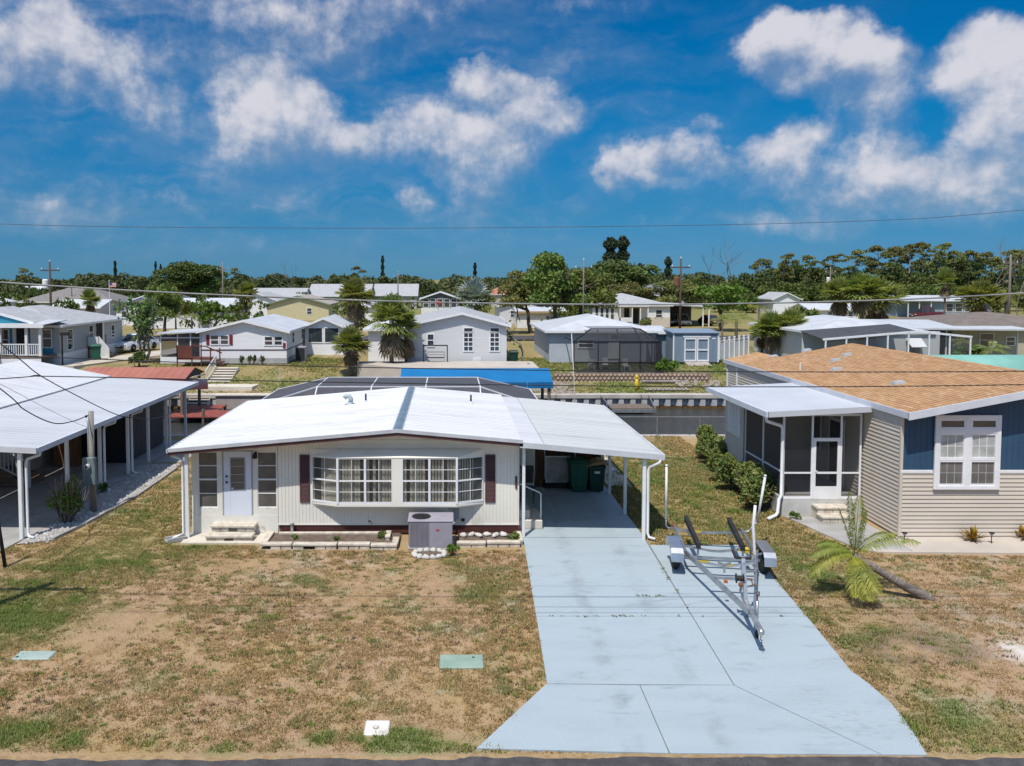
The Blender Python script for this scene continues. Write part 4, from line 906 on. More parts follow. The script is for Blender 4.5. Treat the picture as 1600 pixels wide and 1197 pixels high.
b = MB(); b.tube([(.09, -4.05, .12), (.09, -4.05, .80)], .032, 10); j = b.build('jack', GALV, TR, True); MB().tube([(.09, -4.05, .80), (.09, -4.05, .95), (.10, -4.16, .96), (.10, -4.16, 1.05)], .016, 6).build('jack_handle', RUST, j); MB().lathe([(.02, -.03), (.09, -.025), (.09, .025), (.02, .03)], 14, (.09, -4.05, .09), 'x').build('jack_wheel', BLACK, j)
b = MB(); b.cbox(-.05, -4.85, .42, .05, -4.5, .53, .02); b.lathe([(.03, .0), (.065, .03), (.065, .10), (.03, .13)], 12, (0, -4.86, .40)); b.build('coupler', GALV, TR)
b = MB(); 
for k in range(9): b.tube([(.05 - .02 * (k % 2), -4.4 - .05 * k, .40 - .035 * k), (.05 + .02 * (k % 2), -4.42 - .05 * k, .37 - .035 * k)], .012, 5)
b.build('safety_chain', RUST, TR)
MB().box(-.30, -2.42, .545, -.22, -2.34, .60).build('marker_light', mat('amber', (.5, .12, .02)), TR)

# ================================================================ RIGHT NEIGHBOUR (tan siding, blue gable)
NX, NY = 13.55, 23.68
NB = thing('manufactured_home', 'tan lap sided house with blue gable and brown shingle roof', 'house', (NX, NY, 0))
TAN = mat('tan_siding', (.60, .525, .435), (.56, .49, .405), rough=.6, scale=.7, fine=.02)
NAVY = mat('navy_board', (.032, .085, .155), (.027, .072, .132), rough=.5, scale=1)
SHING = mat('shingle_brown', (.385, .215, .10), (.455, .27, .135), rough=.9, scale=1.1, stretch=(4, 1.2, 1), lo=.4, hi=.6, c3=(.52, .345, .215), scale3=2.2, lo3=.54, hi3=.66, fine=.18, bump=.006, bscale=14)
nslope = .19; EZ = 3.84
wz = lambda x: 3.77 + nslope * (x + .1)     # top of front wall
lap((0, 0), (12, 0), .06, lambda t: 1.96).build('front_siding', TAN, NB)
lap((0, 14.8), (0, 0), .06, lambda t: 3.75).build('side_siding', TAN, NB)
b = MB(); b.box(.02, .02, 0, 12, .06, 1.98); b.prism([(0.02, 1.98), (10, 1.98), (10, wz(5) - (10 - 5) * nslope + .0), (5, wz(5)), (.02, wz(.02))], .02, .06, 'xz'); b.box(.02, .06, 0, .06, 14.8, 3.78); b.box(.06, 14.76, 0, 10, 14.8, 3.78); b.build('wall_core', TAN, NB)
x = .06
while x < 9.9:
    zt_ = (wz(x + .16) if x < 5 else wz(5) - (x - 5) * nslope) - .03
    MB().box(x, -.008, 2.06, x + .166, .018, min(zt_, wz(x))).build('gable_board', NAVY, NB); x += .172
MB().cbox(-.01, -.03, 1.965, .949, .015, 2.055, .006).build('belt_trim', TRIM, NB); MB().cbox(2.911, -.03, 1.965, 10, .015, 2.055, .006).build('belt_trim', TRIM, NB)
MB().cbox(-.03, -.025, .04, .055, .06, 3.76, .008).build('corner_trim', TAN, NB)
def big_window(x0):
    fr = MB(); z0, z1 = 1.60, 3.60; x1 = x0 + 1.72; f = .12
    fr.cbox(x0 - f, -.07, z0 - f, x0, -.0, z1 + f, .008); fr.cbox(x1, -.07, z0 - f, x1 + f, 0, z1 + f, .008); fr.cbox(x0, -.068, z1, x1, 0, z1 + f, .008); fr.cbox(x0, -.068, z0 - f, x1, 0, z0, .008)
    fr.cbox(x0 + .78, -.066, z0, x0 + .94, 0, z1, .006); fr.cbox(x0, -.064, 3.17, x1, -.001, 3.31, .006); o = fr.build('window', TRIM, NB); o.location.y = -.034
    for xa in (x0, x0 + .94):
        sx = xa + .78
        s_ = MB(); e = .05
        for (za, zb) in ((z0, 2.36), (2.40, 3.17), (3.31, z1)):
            s_.box(xa, -.055, za, xa + e, -.002, zb); s_.box(sx - e, -.055, za, sx, -.002, zb); s_.box(xa + e, -.053, zb - e, sx - e, -.002, zb); s_.box(xa + e, -.053, za, sx - e, -.002, za + e)
        s_.box(xa, -.058, 2.36, sx, -.003, 2.40); so_ = s_.build('sash', TRIM, o)
        MB().box(xa + e, -.02, 3.31 + e, sx - e, -.012, z1 - e).build('pane', GLASS, so_)
        for (za, zb, gm_) in ((z0 + e, 2.36 - e, glass('grey_shade_glass', (.115, .11, .105), .9, .2)), (2.40 + e, 3.17 - e, glass('pale_shade_glass', (.36, .37, .355), .93, .15))):
            wv = (sx - xa - 2 * e) / 3; hv = (zb - za) / 2
            mu = MB(); [mu.box(xa + e + i * wv - .009, -.024, za, xa + e + i * wv + .009, -.011, zb) for i in (1, 2)]; mu.box(xa + e, -.023, za + hv - .009, sx - e, -.0105, za + hv + .009); mu.build('muntin', TRIM if za > 2.3 else mat('grey_muntin', (.42, .42, .41)), so_)
            for i in range(3):
                for j in range(2): MB().box(xa + e + i * wv + .009 * (i > 0), -.019, za + j * hv + .009 * j, xa + e + (i + 1) * wv - .009 * (i < 2), -.010, za + (j + 1) * hv - .009 * (1 - j)).build('pane', gm_, so_)
big_window(1.07)
# main roof
RF0, RF1 = -.48, 13.0
def rzN(x): return EZ + nslope * (x + .10) if x < 5 else EZ + nslope * 5.10 - nslope * (x - 5)
shingled((-.05, RF0, rzN(-.05)), (-.05, RF1, rzN(-.05)), (5, RF1, rzN(5)), (5, RF0, rzN(5)), 37).build('roof_slope', SHING, NB)
shingled((10.3, RF0, rzN(10.3)), (10.3, RF1, rzN(10.3)), (5.002, RF1, rzN(5)), (5.002, RF0, rzN(5)), 37).build('roof_slope', SHING, NB)
# rear lower gable over the open back porch
MB().sheet([(-.10, RF1 + .01, EZ - .02), (1.55, RF1 + .01, EZ + .36), (1.55, 15.3, EZ + .36), (-.10, 15.3, EZ - .02)], .07).build('rear_roof', SHING, NB)
MB().sheet([(1.552, RF1 + .01, EZ + .36), (3.4, RF1 + .01, EZ - .02), (3.4, 15.3, EZ - .02), (1.552, 15.3, EZ + .36)], .07).build('rear_roof', SHING, NB)
FAS = mat('pale_fascia', (.62, .64, .68), (.56, .58, .62), rough=.45)
b = MB(); b.box(-.10, RF0 - .02, EZ - .17, -.052, 15.3, EZ + .02); b.build('eave_gutter', FAS, NB)
for (xa, xb) in ((-.10, 5), (5, 10.3)): b = MB(); b.hexa([(xa, RF0 - .05, rzN(xa) - .20), (xb, RF0 - .05, rzN(xb) - .20), (xb, RF0 - .002, rzN(xb) - .20), (xa, RF0 - .002, rzN(xa) - .20)], [(xa, RF0 - .05, rzN(xa) + .02), (xb, RF0 - .05, rzN(xb) + .02), (xb, RF0 - .002, rzN(xb) + .02), (xa, RF0 - .002, rzN(xa) + .02)]); b.build('rake_board', FAS, NB)
for (px, py) in ((1208, 556), (1260, 546), (1323, 556), (1305, 564), (1307, 578), (1403, 600)):
    # find the roof point under this vent
    best = min(((abs(PY(px, py, Y).z - rzN(min(PY(px, py, Y).x - NX, 5))), Y) for Y in np.arange(25, 37, .1)))[1]; q = PY(px, py, best); lx, ly = q.x - NX, best - NY
    v = MB(); a = .19; z = rzN(lx); v.hexa([(lx - a, ly - .15, z - nslope * a), (lx + a, ly - .15, z + nslope * a), (lx + a, ly + .15, z + nslope * a), (lx - a, ly + .15, z - nslope * a)], [(lx - a * .8, ly - .12, z + .07), (lx + a * .8, ly - .12, z + .12), (lx + a * .8, ly + .12, z + .12), (lx - a * .8, ly + .12, z + .07)]); v.build('roof_vent', mat('vent_pale', (.42, .43, .44), (.34, .35, .36)), NB)
MB().lathe([(.03, 0), (.03, .35)], 8, (.9, 9.0, rzN(.9) - .05)).build('vent_pipe', PVC, NB)
for yy in (13.6, 14.9): MB().cbox(-.05, yy - .06, 0, .07, yy + .06, EZ - .12, .01).build('rear_post', WHITE, NB)
# front screen porch
PO = thing('screen_porch', 'white roofed screened entry porch on the side of the tan house', 'porch', (10.9, 25.75, 0))
b = MB(); b.cbox(0, 0, -.02, 2.6, .16, .62, .01); b.box(0, .16, -.02, .14, 5.4, .62); b.build('base_wall', mat('chalky_block', (.56, .55, .52), (.46, .45, .42), scale=3, c3=(.36, .35, .33), scale3=4, lo3=.6, hi3=.75), PO)
MB().box(.14, .16, .5, 2.6, 5.4, .62).build('floor', CONCRETE, PO)
b = MB(); T = .06
for x in (.0, .93, 1.87, 2.5): b.cbox(x, .03, .62, x + T, .09, 3.40, .006)
b.box(.06, .035, 1.42, .93, .085, 1.47); b.box(1.93, .035, 1.42, 2.5, .085, 1.47); b.box(.06, .036, 3.32, 2.5, .084, 3.40); b.box(.06, .036, .62, .93, .084, .67); b.box(1.93, .036, .62, 2.5, .084, .67); b.build('front_frame', TRIM, PO)
b = MB()
for y in (1.75, 3.4): b.cbox(.03, y, .62, .09, y + T, 3.36, .006)
b.box(.035, .09, 1.42, .085, 3.4, 1.47); b.build('side_frame', TRIM, PO)
for (xa, xb) in ((.06, .93), (1.93, 2.5)): MB().quad((xa, .06, .67), (xb, .06, .67), (xb, .06, 3.32), (xa, .06, 3.32)).build('screen', SCREEN, PO)
MB().quad((.99, .06, 2.62), (1.87, .06, 2.62), (1.87, .06, 3.32), (.99, .06, 3.32)).build('screen', SCREEN, PO)
for (ya, yb) in ((.09, 1.75), (1.81, 3.4)): MB().quad((.06, ya, .62), (.06, yb, .62), (.06, yb, 3.32), (.06, ya, 3.32)).build('screen', SCREEN_DARK, PO)
d = MB(); d.cbox(.99, .02, .62, 1.08, .07, 2.6, .006); d.cbox(1.78, .02, .62, 1.87, .07, 2.6, .006); d.box(1.08, .022, 2.49, 1.78, .068, 2.6); d.box(1.08, .022, 1.42, 1.78, .068, 1.48); d.box(1.08, .022, .62, 1.78, .068, 1.0); do = d.build('screen_door', TRIM, PO)
MB().quad((1.08, .045, 1.0), (1.78, .045, 1.0), (1.78, .045, 2.49), (1.08, .045, 2.49)).build('screen', SCREEN, do); MB().tube([(1.05, .0, 1.52), (1.12, -.03, 1.52)], .012, 6).build('handle', WHITE, do)
# inside: house door with white trim, window, back screen wall
dd = MB(); dd.box(2.56, 1.2, .65, 2.6, 2.3, 2.95); dd.build('house_door_trim', TRIM, PO); MB().box(2.545, 1.32, .68, 2.565, 2.18, 2.83).build('house_door', mat('dark_door', (.03, .035, .04)), PO)
MB().box(2.565, 2.9, 1.6, 2.6, 3.7, 2.9).build('house_window_trim', TRIM, PO); MB().box(2.55, 2.98, 1.68, 2.57, 3.62, 2.82).build('house_window', GLASS, PO)
b = MB()
lap((0, 5.4), (0, 3.46), .62, lambda t: 3.30).build('storage_siding', TAN, PO)
MB().box(.02, 3.46, .0, .06, 5.4, 3.32).box(.06, 3.46, .0, 2.6, 3.52, 3.4).box(.06, 5.36, 0, 2.6, 5.42, 3.4).build('storage_wall', TAN, PO)
s_ = MB(); s_.cbox(-.05, 3.75, 1.85, .0, 5.1, 3.15, .008); sh = s_.build('shutter', TRIM, PO)
for k in range(4): MB().box(-.062, 3.80 + .33 * k, 1.9, -.05, 3.80 + .33 * k + .28, 3.1).build('slat', WHITE, sh)
PR = mat('white_pan_roof', (.54, .555, .58), (.49, .505, .53), rough=.45, scale=.6, fine=.03)
b = MB(); b.sheet([(-.70, -.42, 3.52), (2.72, -.42, 3.70), (2.72, 5.5, 3.70), (-.70, 5.5, 3.52)], .08); b.build('roof', PR, PO)
b = MB(); b.hexa([(-.72, -.50, 3.36), (2.72, -.50, 3.54), (2.72, -.422, 3.54), (-.72, -.422, 3.36)], [(-.72, -.50, 3.54), (2.72, -.50, 3.72), (2.72, -.422, 3.72), (-.72, -.422, 3.54)]); b.build('front_fascia', PR, PO)
MB().box(-.78, -.50, 3.36, -.702, 5.5, 3.54).build('gutter', FAS, PO)
MB().tube([(-.72, -.35, 3.38), (-.70, -.35, 3.22), (-.12, -.07, 3.02), (-.06, -.06, 2.90), (-.06, -.06, .75), (-.16, -.12, .62), (-.20, -.14, .2), (-.28, -.18, .10), (-.62, -.42, .07)], .055, 8).build('downspout', WHITE, PO, True)
# brick-faced steps
for (y0, z1) in ((-.42, .44), (-.78, .24)):
    s_ = MB(); s_.cbox(.95, y0, z1 - .07, 2.0, y0 + .44, z1, .015); so_ = s_.build('step', BLOCK, PO)
    for i in range(4): MB().cbox(.98 + i * .25, y0 + .03, .03, .98 + i * .25 + .235, y0 + .42, z1 - .072, .008).build('block', BLOCK, so_)

# ================================================================ LEFT NEIGHBOUR
LH = thing('white_roofed_home', 'cream home with big white metal roof at the left edge', 'house', (-16.4, 23.4, 0))
CREAM = mat('cream_wall', (.55, .51, .42), (.49, .45, .37), rough=.7)
b = MB(); b.box(-8, 2.2, 0, -.35, 2.3, 2.85); b.box(-.45, 2.3, 0, -.35, 15, 2.85); b.build('wall', CREAM, LH)
ribroof((-.15, 0, 3.02), (-.15, 15.6, 3.02), (-4.2, 15.6, 3.83), (-4.2, 0, 3.83), 40, .010, .05, .06).build('roof_panel', ROOFW, LH)
ribroof((-8.3, 0, 3.02), (-8.3, 15.6, 3.02), (-4.202, 15.6, 3.83), (-4.202, 0, 3.83), 40, .010, .05, .06).build('roof_panel', ROOFW, LH)
MB().box(-.20, .0, 2.90, -.10, 15.6, 3.0).build('valley_gutter', mat('gutter_grey', (.30, .31, .32)), LH)
dw = MB(); dw.box(-.36, 4.6, .62, -.33, 5.6, 2.65); dw.build('door_frame', TRIM, LH); MB().box(-.34, 4.7, .65, -.322, 5.5, 2.6).build('door', DARK, LH)
for i in range(4): MB().cbox(-.34, 6.0 - .0, .05 + .16 * i, .75 - .26 * i, 7.3, .05 + .16 * (i + 1) - .01, .01).build('step', mat('brown_step', (.24, .16, .11)), LH)
rl_ = thing('x', None, None); bpy.data.objects.remove(rl_)
b = MB(); b.bar((-.3, 5.95, 1.6), (.85, 5.95, .95), .05); b.bar((-.3, 5.95, .85), (.85, 5.95, .25), .05); b.cbox(.82, 5.91, .0, .90, 5.99, 1.05, .006); rr = b.build('stair_rail', WHITE, LH)
for i in range(7): MB().bar((-.2 + .15 * i, 5.95, .80 - .085 * i), (-.2 + .15 * i, 5.95, 1.52 - .085 * i), .03).build('baluster', WHITE, rr)
for i in range(9): MB().bar((-.28 + .0 * i, 6.0 + .16 * i, .85), (-.28, 6.0 + .16 * i, 1.6), .03).build('baluster', WHITE, rr)
LC = thing('side_carport', 'long white carport roof over grey concrete beside the cream home', 'carport', (-16.45, 23.4, 0))
LCR = mat('left_carport_roof', (.52, .53, .545), (.48, .49, .505), rough=.45, scale=.35, c3=(.40, .41, .425), scale3=.5, lo3=.5, hi3=.8, stretch=(.25, 3, 1), fine=.03)
lz = lambda x: 2.98 - .052 * x
ribroof((0, 0, lz(0)), (0, 15.3, lz(0)), (4.25, 15.3, lz(4.25)), (4.25, 0, lz(4.25)), 46, .008, .04, .05).build('roof_panel', LCR, LC)
MB().hexa([(-4.2, -.07, lz(-4) - .14), (4.32, -.07, lz(4.3) - .14), (4.32, 0, lz(4.3) - .14), (-4.2, 0, lz(-4) - .14)], [(-4.2, -.07, lz(-4) + .03), (4.32, -.07, lz(4.3) + .03), (4.32, 0, lz(4.3) + .03), (-4.2, 0, lz(-4) + .03)]).build('front_gutter', WHITE_METAL, LC)
MB().box(4.255, .002, lz(4.3) - .14, 4.34, 15.3, lz(4.3) + .02).build('side_gutter', FAS, LC)
MB().box(3.70, .05, lz(3.7) - .18, 3.80, 15.2, lz(3.7) - .06).build('beam', WHITE_METAL, LC)
for yy in (.10, 3.0, 5.5, 8.05, 10.2, 12.4, 15.0): MB().cbox(3.69, yy - .055, 0, 3.80, yy + .055, lz(3.7) - .18, .008).build('post', WHITE, LC)
for yy in (.10, 5.5, 8.05, 12.4): MB().tube([(4.28, yy + .15, lz(4.3) - .13), (4.26, yy + .15, lz(4.3) - .24), (3.90, yy + .12, lz(4.3) - .36), (3.87, yy + .10, lz(4.3) - .5), (3.87, yy + .10, .2), (3.92, yy + .05, .08), (4.12, yy - .02, .06)], .045, 8).build('downspout', WHITE, LC, True)
SHD = thing('dark_shed', 'dark shed with grey panelled side under the left carport', 'shed', (-16.2, 33.3, .03))
SLATE = mat('slate_panel', (.060, .066, .078), (.05, .055, .066), rough=.6)
MB().box(0, 0, 0, 2.72, 4.2, 2.45).build('body', DARK, SHD)
for i in range(14): MB().box(2.722, .02 + i * .3, .02, 2.75, .02 + i * .3 + .28, 2.2).build('panel', SLATE, SHD)
MB().box(2.70, -.03, 2.2, 2.78, 4.22, 2.28).build('top_rail', mat('rail_pale', (.40, .42, .45)), SHD)
for x in (.05, .92, 1.8): MB().box(x, -.03, .05, x + .84, -.004, 2.35).build('front_panel', mat('near_black', (.012, .012, .014), (.018, .018, .02), rough=.6), SHD)
t = thing('plywood_sheet', 'brown plywood sheet standing against the dark shed', 'plywood', (-16.25, 32.6, .03)); MB().box(0, 0, 0, .95, .5, 2.1).build('board', mat('ply_orange', (.25, .125, .06), (.19, .09, .045), stretch=(5, 5, .6)), t); MB().box(.0, -.02, .0, .95, -.002, .12).build('bottom_rail', WOOD, t)
# gravel strip with edging
GRAV = mat('gravel', (.50, .47, .44), (.26, .24, .22), scale=30, lo=.3, hi=.7, bump=.02, bscale=40, rough=.95, fine=.3)
b = MB(); b.add([(-12.62, 23.0, .022), (-11.75, 23.4, .022), (-11.15, 27.5, .022), (-11.2, 33.2, .022), (-12.55, 33.2, .022)], [(0, 1, 2, 3, 4)]); tag(b.build('gravel', GRAV), kind='structure')
gl = []
for i in range(420):
    y = random.uniform(23.1, 33); x = random.uniform(-12.5, -11.75 + min(.55, (y - 23) * .12)); gl.append((x, y))
pv = MB(); base = ROCKS[0]; bv = [v.co.copy() for v in base.vertices]; bf = [tuple(p.vertices) for p in base.polygons]
for (x, y) in gl:
    s_ = random.uniform(.025, .06); pv.add([(v.x * s_ + x, v.y * s_ + y, v.z * s_ + .03) for v in bv], bf)
tag(pv.build('gravel_stones', mat('pebble', (.56, .54, .51), (.30, .28, .26), scale=3), None), 'loose white and grey gravel beside the left carport', 'gravel', kind='stuff')
ed = thing('edging_kerb', 'low concrete kerb edging the gravel strip at the left', 'kerb', (-11.4, 27, 0))
for (a, c) in (((-11.78, 23.4), (-11.5, 24.9)), ((-11.49, 24.95), (-11.28, 26.5)), ((-11.27, 26.55), (-11.12, 28.2)), ((-11.12, 28.25), (-11.1, 30.2)), ((-11.1, 30.25), (-11.12, 32.4))): MB().bar((a[0] + 11.4, a[1] - 27, .02), (c[0] + 11.4, c[1] - 27, .02), .12, .12).build('kerb_piece', CONCRETE, ed)
# meter pole
MP = thing('meter_pole', 'wooden service pole carrying a grey electric meter box', 'utility pole', (-11.81, 26.32, 0))
PINE = mat('grey_pole_wood', (.30, .28, .25), (.20, .18, .16), stretch=(8, 8, .6), scale=2, rough=.9)
MB().tube([(0, 0, -.1), (-.03, 0, 1.6), (-.02, 0, 3.38)], [.10, .095, .085], 12).build('pole', PINE, MP, True)
MB().tube([(-.10, -.06, .1), (-.10, -.06, 3.0), (-.14, -.06, 3.1)], .035, 8).build('conduit', mat('grey_conduit', (.42, .43, .44)), MP, True)
b = MB(); b.cbox(-.24, -.26, .98, .18, -.10, 1.88, .012); bx_ = b.build('meter_box', mat('meter_grey', (.17, .215, .22), (.15, .19, .195), rough=.5), MP)
MB().lathe([(.10, 0), (.10, -.05), (.085, -.10), (.05, -.115)], 18, (-.05, -.26, 1.60), 'y').build('meter', mat('meter_glass', (.55, .55, .52), rough=.2), bx_, True); MB().lathe([(.05, -.117), (.045, -.12)], 12, (-.05, -.26, 1.60), 'y').build('dial', DARK, bx_)
MB().box(-.06, -.265, 1.25, 0, -.26, 1.30).build('tag', mat('red_tag', (.45, .12, .12)), bx_)
MB().lathe([(.03, 0), (.05, .04), (.03, .08)], 8, (-.16, -.05, 3.18)).build('insulator', DARK, MP)
# guy wire guard at the left edge
t = thing('guy_guard', 'dark guy wire guard standing on the lawn at the left edge', 'guy wire', (-11.92, 21.17, 0)); MB().tube([(0, 0, 0), (-.14, 0, 1.1), (-.24, 0, 1.9)], [.05, .05, .045], 8).build('guard', BLACK, t, True); MB().tube([(-.24, 0, 1.9), (-1.0, 0, 7.9)], .012, 6).build('wire', DARK, t)

# ================================================================ OVERHEAD WIRES
def wire(label, pts, Y, r, m=None, grp=None):
    P = [PY(x, y, Y if not isinstance(Y, (list, tuple)) else Y[i]) for i, (x, y) in enumerate(pts)]
    # smooth curve through the points
    Q = []
    for i in range(len(P) - 1):
        p0 = P[max(i - 1, 0)]; p1 = P[i]; p2 = P[i + 1]; p3 = P[min(i + 2, len(P) - 1)]
        for k in range(8):
            t = k / 8; Q.append(.5 * ((2 * p1) + (p2 - p0) * t + (2 * p0 - 5 * p1 + 4 * p2 - p3) * t * t + (3 * p1 - p0 - 3 * p2 + p3) * t ** 3))
    Q.append(P[-1]); o = P[len(P) // 2]; b = MB(); b.tube([q - o for q in Q], r, 6); ob = b.build('overhead_wire', m or DARK, None, True, loc=o); return tag(ob, label, 'wire', 'overhead wires')
CABLE = mat('grey_cable', (.26, .27, .26), (.18, .18, .18), rough=.5)
wire('thin wire crossing the sky above the treetops', [(-700, 322), (0, 350), (400, 356), (800, 355.5), (1300, 347), (1600, 328), (2200, 262)], 15.8, .005, mat('wire_grey', (.07, .08, .09)))
wire('thick grey cable crossing in front of the far houses', [(-700, 385), (0, 441), (420, 464), (800, 474.5), (1180, 474), (1600, 458), (2200, 408)], 15.8, .016, CABLE)
wire('dark cable crossing just above the far gardens', [(-700, 528), (0, 555), (380, 569.5), (800, 578), (1200, 581), (1600, 580), (2200, 570)], 15.8, .010)
wire('lowest dark cable crossing above the white roof', [(-700, 640), (0, 592), (70, 588), (400, 595), (800, 601.5), (1200, 604.5), (1600, 601), (2200, 588)], 15.6, .010)
wire('sagging service wire dropping over the left white roof', [(-300, 290), (0, 536), (33, 563), (75, 594), (175, 645), (213, 653), (250, 652), (310, 630)], [15.8, 18, 18.6, 19.5, 23, 24, 26, 33], .012)
wire('twisted service cable reaching the top of the meter pole', [(-300, 380), (0, 607), (38, 640), (83, 661), (115, 658), (139, 648)], [15.8, 21, 22.5, 24.2, 25.4, 26.3], .017)
wire('thin stay wire over the left white roof', [(-300, 450), (0, 600), (70, 637), (122, 662), (139, 668)], [15.8, 21, 23.2, 25.6, 26.3], .006, CABLE)
# ================================================================ VEGETATION
def quads(centers, size, rng, up=.35, elong=1.0):
    """random leaf quads at given points -> V, F"""
    m = len(centers); a = rng.normal(size=(m, 3)); a[:, 2] += up; a /= np.linalg.norm(a, axis=1, keepdims=True)
    r = rng.normal(size=(m, 3)); u = np.cross(a, r); u /= np.linalg.norm(u, axis=1, keepdims=True); w = np.cross(a, u)
    s = (size * rng.uniform(.6, 1.4, m))[:, None]; u = u * s * elong; w = w * s * .6
    V = np.stack([centers - u, centers + w * .8, centers + u, centers - w * .8], 1).reshape(-1, 3)
    return V, np.arange(4 * m).reshape(-1, 4)
def lobes_points(lobes, per, rng, shell=.55):
    out = []
    for (c, r) in lobes:
        k = max(8, int(per * (r[0] * r[1] + r[0] * r[2] + r[1] * r[2]) / 3)); d = rng.normal(size=(k, 3)); d /= np.linalg.norm(d, axis=1, keepdims=True)
        d[:, 2] = np.where(d[:, 2] < -.5, -d[:, 2] * .5, d[:, 2])
        out.append(np.array(c)[None] + d * np.array(r)[None] * (shell + (1 - shell) * rng.random((k, 1)) ** .6))
    return np.concatenate(out)
LEAF = mat('leaf_green', (.105, .165, .034), (.19, .235, .058), scale=1.0, lo=.35, hi=.62, rough=.6, spec=.3, trans=.22, rnd=.35, fine=.2)
LEAF_D = mat('leaf_dark', (.065, .112, .028), (.125, .165, .044), scale=.9, rough=.6, spec=.3, trans=.18, rnd=.35, fine=.2)
LEAF_O = mat('leaf_olive', (.145, .158, .046), (.23, .228, .075), scale=.9, rough=.65, spec=.25, trans=.18, rnd=.35, fine=.2)
LEAF_B = mat('leaf_bright', (.085, .165, .022), (.14, .21, .035), scale=1.2, rough=.6, spec=.3, trans=.25, rnd=.2, fine=.2)
LEAF_BLUE = mat('leaf_conifer', (.030, .052, .030), (.060, .082, .045), scale=.9, rough=.7, spec=.2, trans=.1, rnd=.3, fine=.2)
PALM_G = mat('palm_green', (.17, .21, .055), (.30, .31, .095), scale=1.6, rough=.5, spec=.4, trans=.32, rnd=.3, fine=.1)
PALM_Y = mat('palm_yellow', (.34, .31, .04), (.22, .24, .045), scale=1.3, rough=.5, spec=.4, trans=.25, rnd=.1, fine=.1)
PALM_S = mat('palm_silver', (.27, .33, .31), (.36, .41, .39), scale=1.6, rough=.5, trans=.15)
DEADLEAF = mat('dead_frond', (.27, .20, .125), (.18, .13, .08), scale=2, rough=.85, trans=.1, rnd=.2)
BARK = mat('bark', (.15, .12, .095), (.085, .07, .055), scale=3, stretch=(3, 3, .6), rough=.9, bump=.02, bscale=9)
BARK_P = mat('palm_bark', (.24, .20, .165), (.15, .125, .10), scale=5, stretch=(1, 1, 5), rough=.9, bump=.02, bscale=9)
GREYWOOD = mat('dead_wood', (.36, .33, .30), (.24, .21, .19), scale=3, rough=.9)
def branches(b, p, d, L, r, lv, rng, spread=.7, tips=None):
    q = p + d * L * .5 + Vector(rng.normal(0, .06 * L, 3)); e = p + d * L
    b.tube([p, q, e], [r, r * .8, r * .58], 6 if lv > 0 else 5, False)
    if tips is not None: tips.append(e)
    if lv == 0: return
    for k in range(rng.integers(2, 4)):
        nd = (d + Vector(rng.normal(0, spread, 3)) + Vector((0, 0, .12))).normalized(); branches(b, e if k else q.lerp(e, .7), nd, L * rng.uniform(.6, .85), r * .58, lv - 1, rng, spread, tips)
def broad_meshes(seed, h=8, w=4.2, m=None, leaf=.17, per=360, trunk=.25, nl=16, flat=.62):
    rng = np.random.default_rng(seed); b = MB(); tips = []
    branches(b, Vector((0, 0, -.1)), Vector((rng.normal(0, .05), rng.normal(0, .05), 1)).normalized(), h * .34, .035 * h, 3, rng, .55, tips)
    lobes = []
    for i in range(nl):
        a = rng.uniform(0, 6.28); rr = w * math.sqrt(rng.random()) * .68; z = h * rng.uniform(.40, .84) * (1 - .22 * (rr / w) ** 2); s_ = w * rng.uniform(.26, .44)
        lobes.append(((rr * math.cos(a), rr * math.sin(a), z), (s_, s_, s_ * flat)))
    lobes.append(((0, 0, h * .60), (w * .45, w * .5, h * .2))); lobes.append(((0, 0, h * .74), (w * .3, w * .25, h * .15)))
    pts = lobes_points(lobes, per, rng); V, Fc = quads(pts, leaf, rng)
    return b.mesh('trunk', BARK, True), raw('crown', V, Fc, m or LEAF), (lobes, h)
def pine_meshes(seed, h=16, m=None, leaf=.27):
    rng = np.random.default_rng(seed); b = MB(); bend = rng.normal(0, .5, 2)
    pts = [Vector((bend[0] * (t ** 2), bend[1] * (t ** 2), h * t)) for t in (0, .25, .5, .75, .93)]
    b.tube(pts, [.24, .2, .17, .13, .05], 7); lobes = []
    for i in range(16):
        t = rng.uniform(.52, .98); z = h * t; a = rng.uniform(0, 6.28); L = rng.uniform(1.0, 2.9) * (1.25 - abs(t - .8) * 2); c = Vector((bend[0] * t * t, bend[1] * t * t, z - .6)); e = c + Vector((math.cos(a) * L, math.sin(a) * L, .9))
        b.tube([c, c.lerp(e, .5) + Vector((0, 0, .15)), e], [.07, .05, .02], 5, False); s_ = rng.uniform(.7, 1.6); lobes.append((tuple(e), (s_, s_ * rng.uniform(.7, 1.1), s_ * rng.uniform(.4, .75))))
    lobes.append(((bend[0], bend[1], h * .95), (1.7, 1.7, .8))); pts = lobes_points(lobes, 150, rng, .3); V, Fc = quads(pts, leaf, rng)
    return b.mesh('trunk', GREYWOOD, True), raw('crown', V, Fc, m or LEAF_O)
def column_meshes(seed, h=14, w=1.5, m=None, leaf=.3, n_=2400, tip=.25):
    rng = np.random.default_rng(seed); b = MB(); b.tube([(0, 0, -.1), (0, 0, h * .5), (0, 0, h)], [.2, .13, .03], 7)
    t = rng.random(n_) ** .8; tiers = .72 + .28 * np.sin(t * 34 + rng.uniform(0, 6)); r = w * (1 - t * (1 - tip)) * tiers * np.sqrt(rng.random(n_)); a = rng.uniform(0, 6.28, n_)
    P = np.stack([r * np.cos(a), r * np.sin(a), h * (.12 + .88 * t)], 1); V, Fc = quads(P, leaf, rng)
    return b.mesh('trunk', BARK, True), raw('crown', V, Fc, m or LEAF_BLUE)
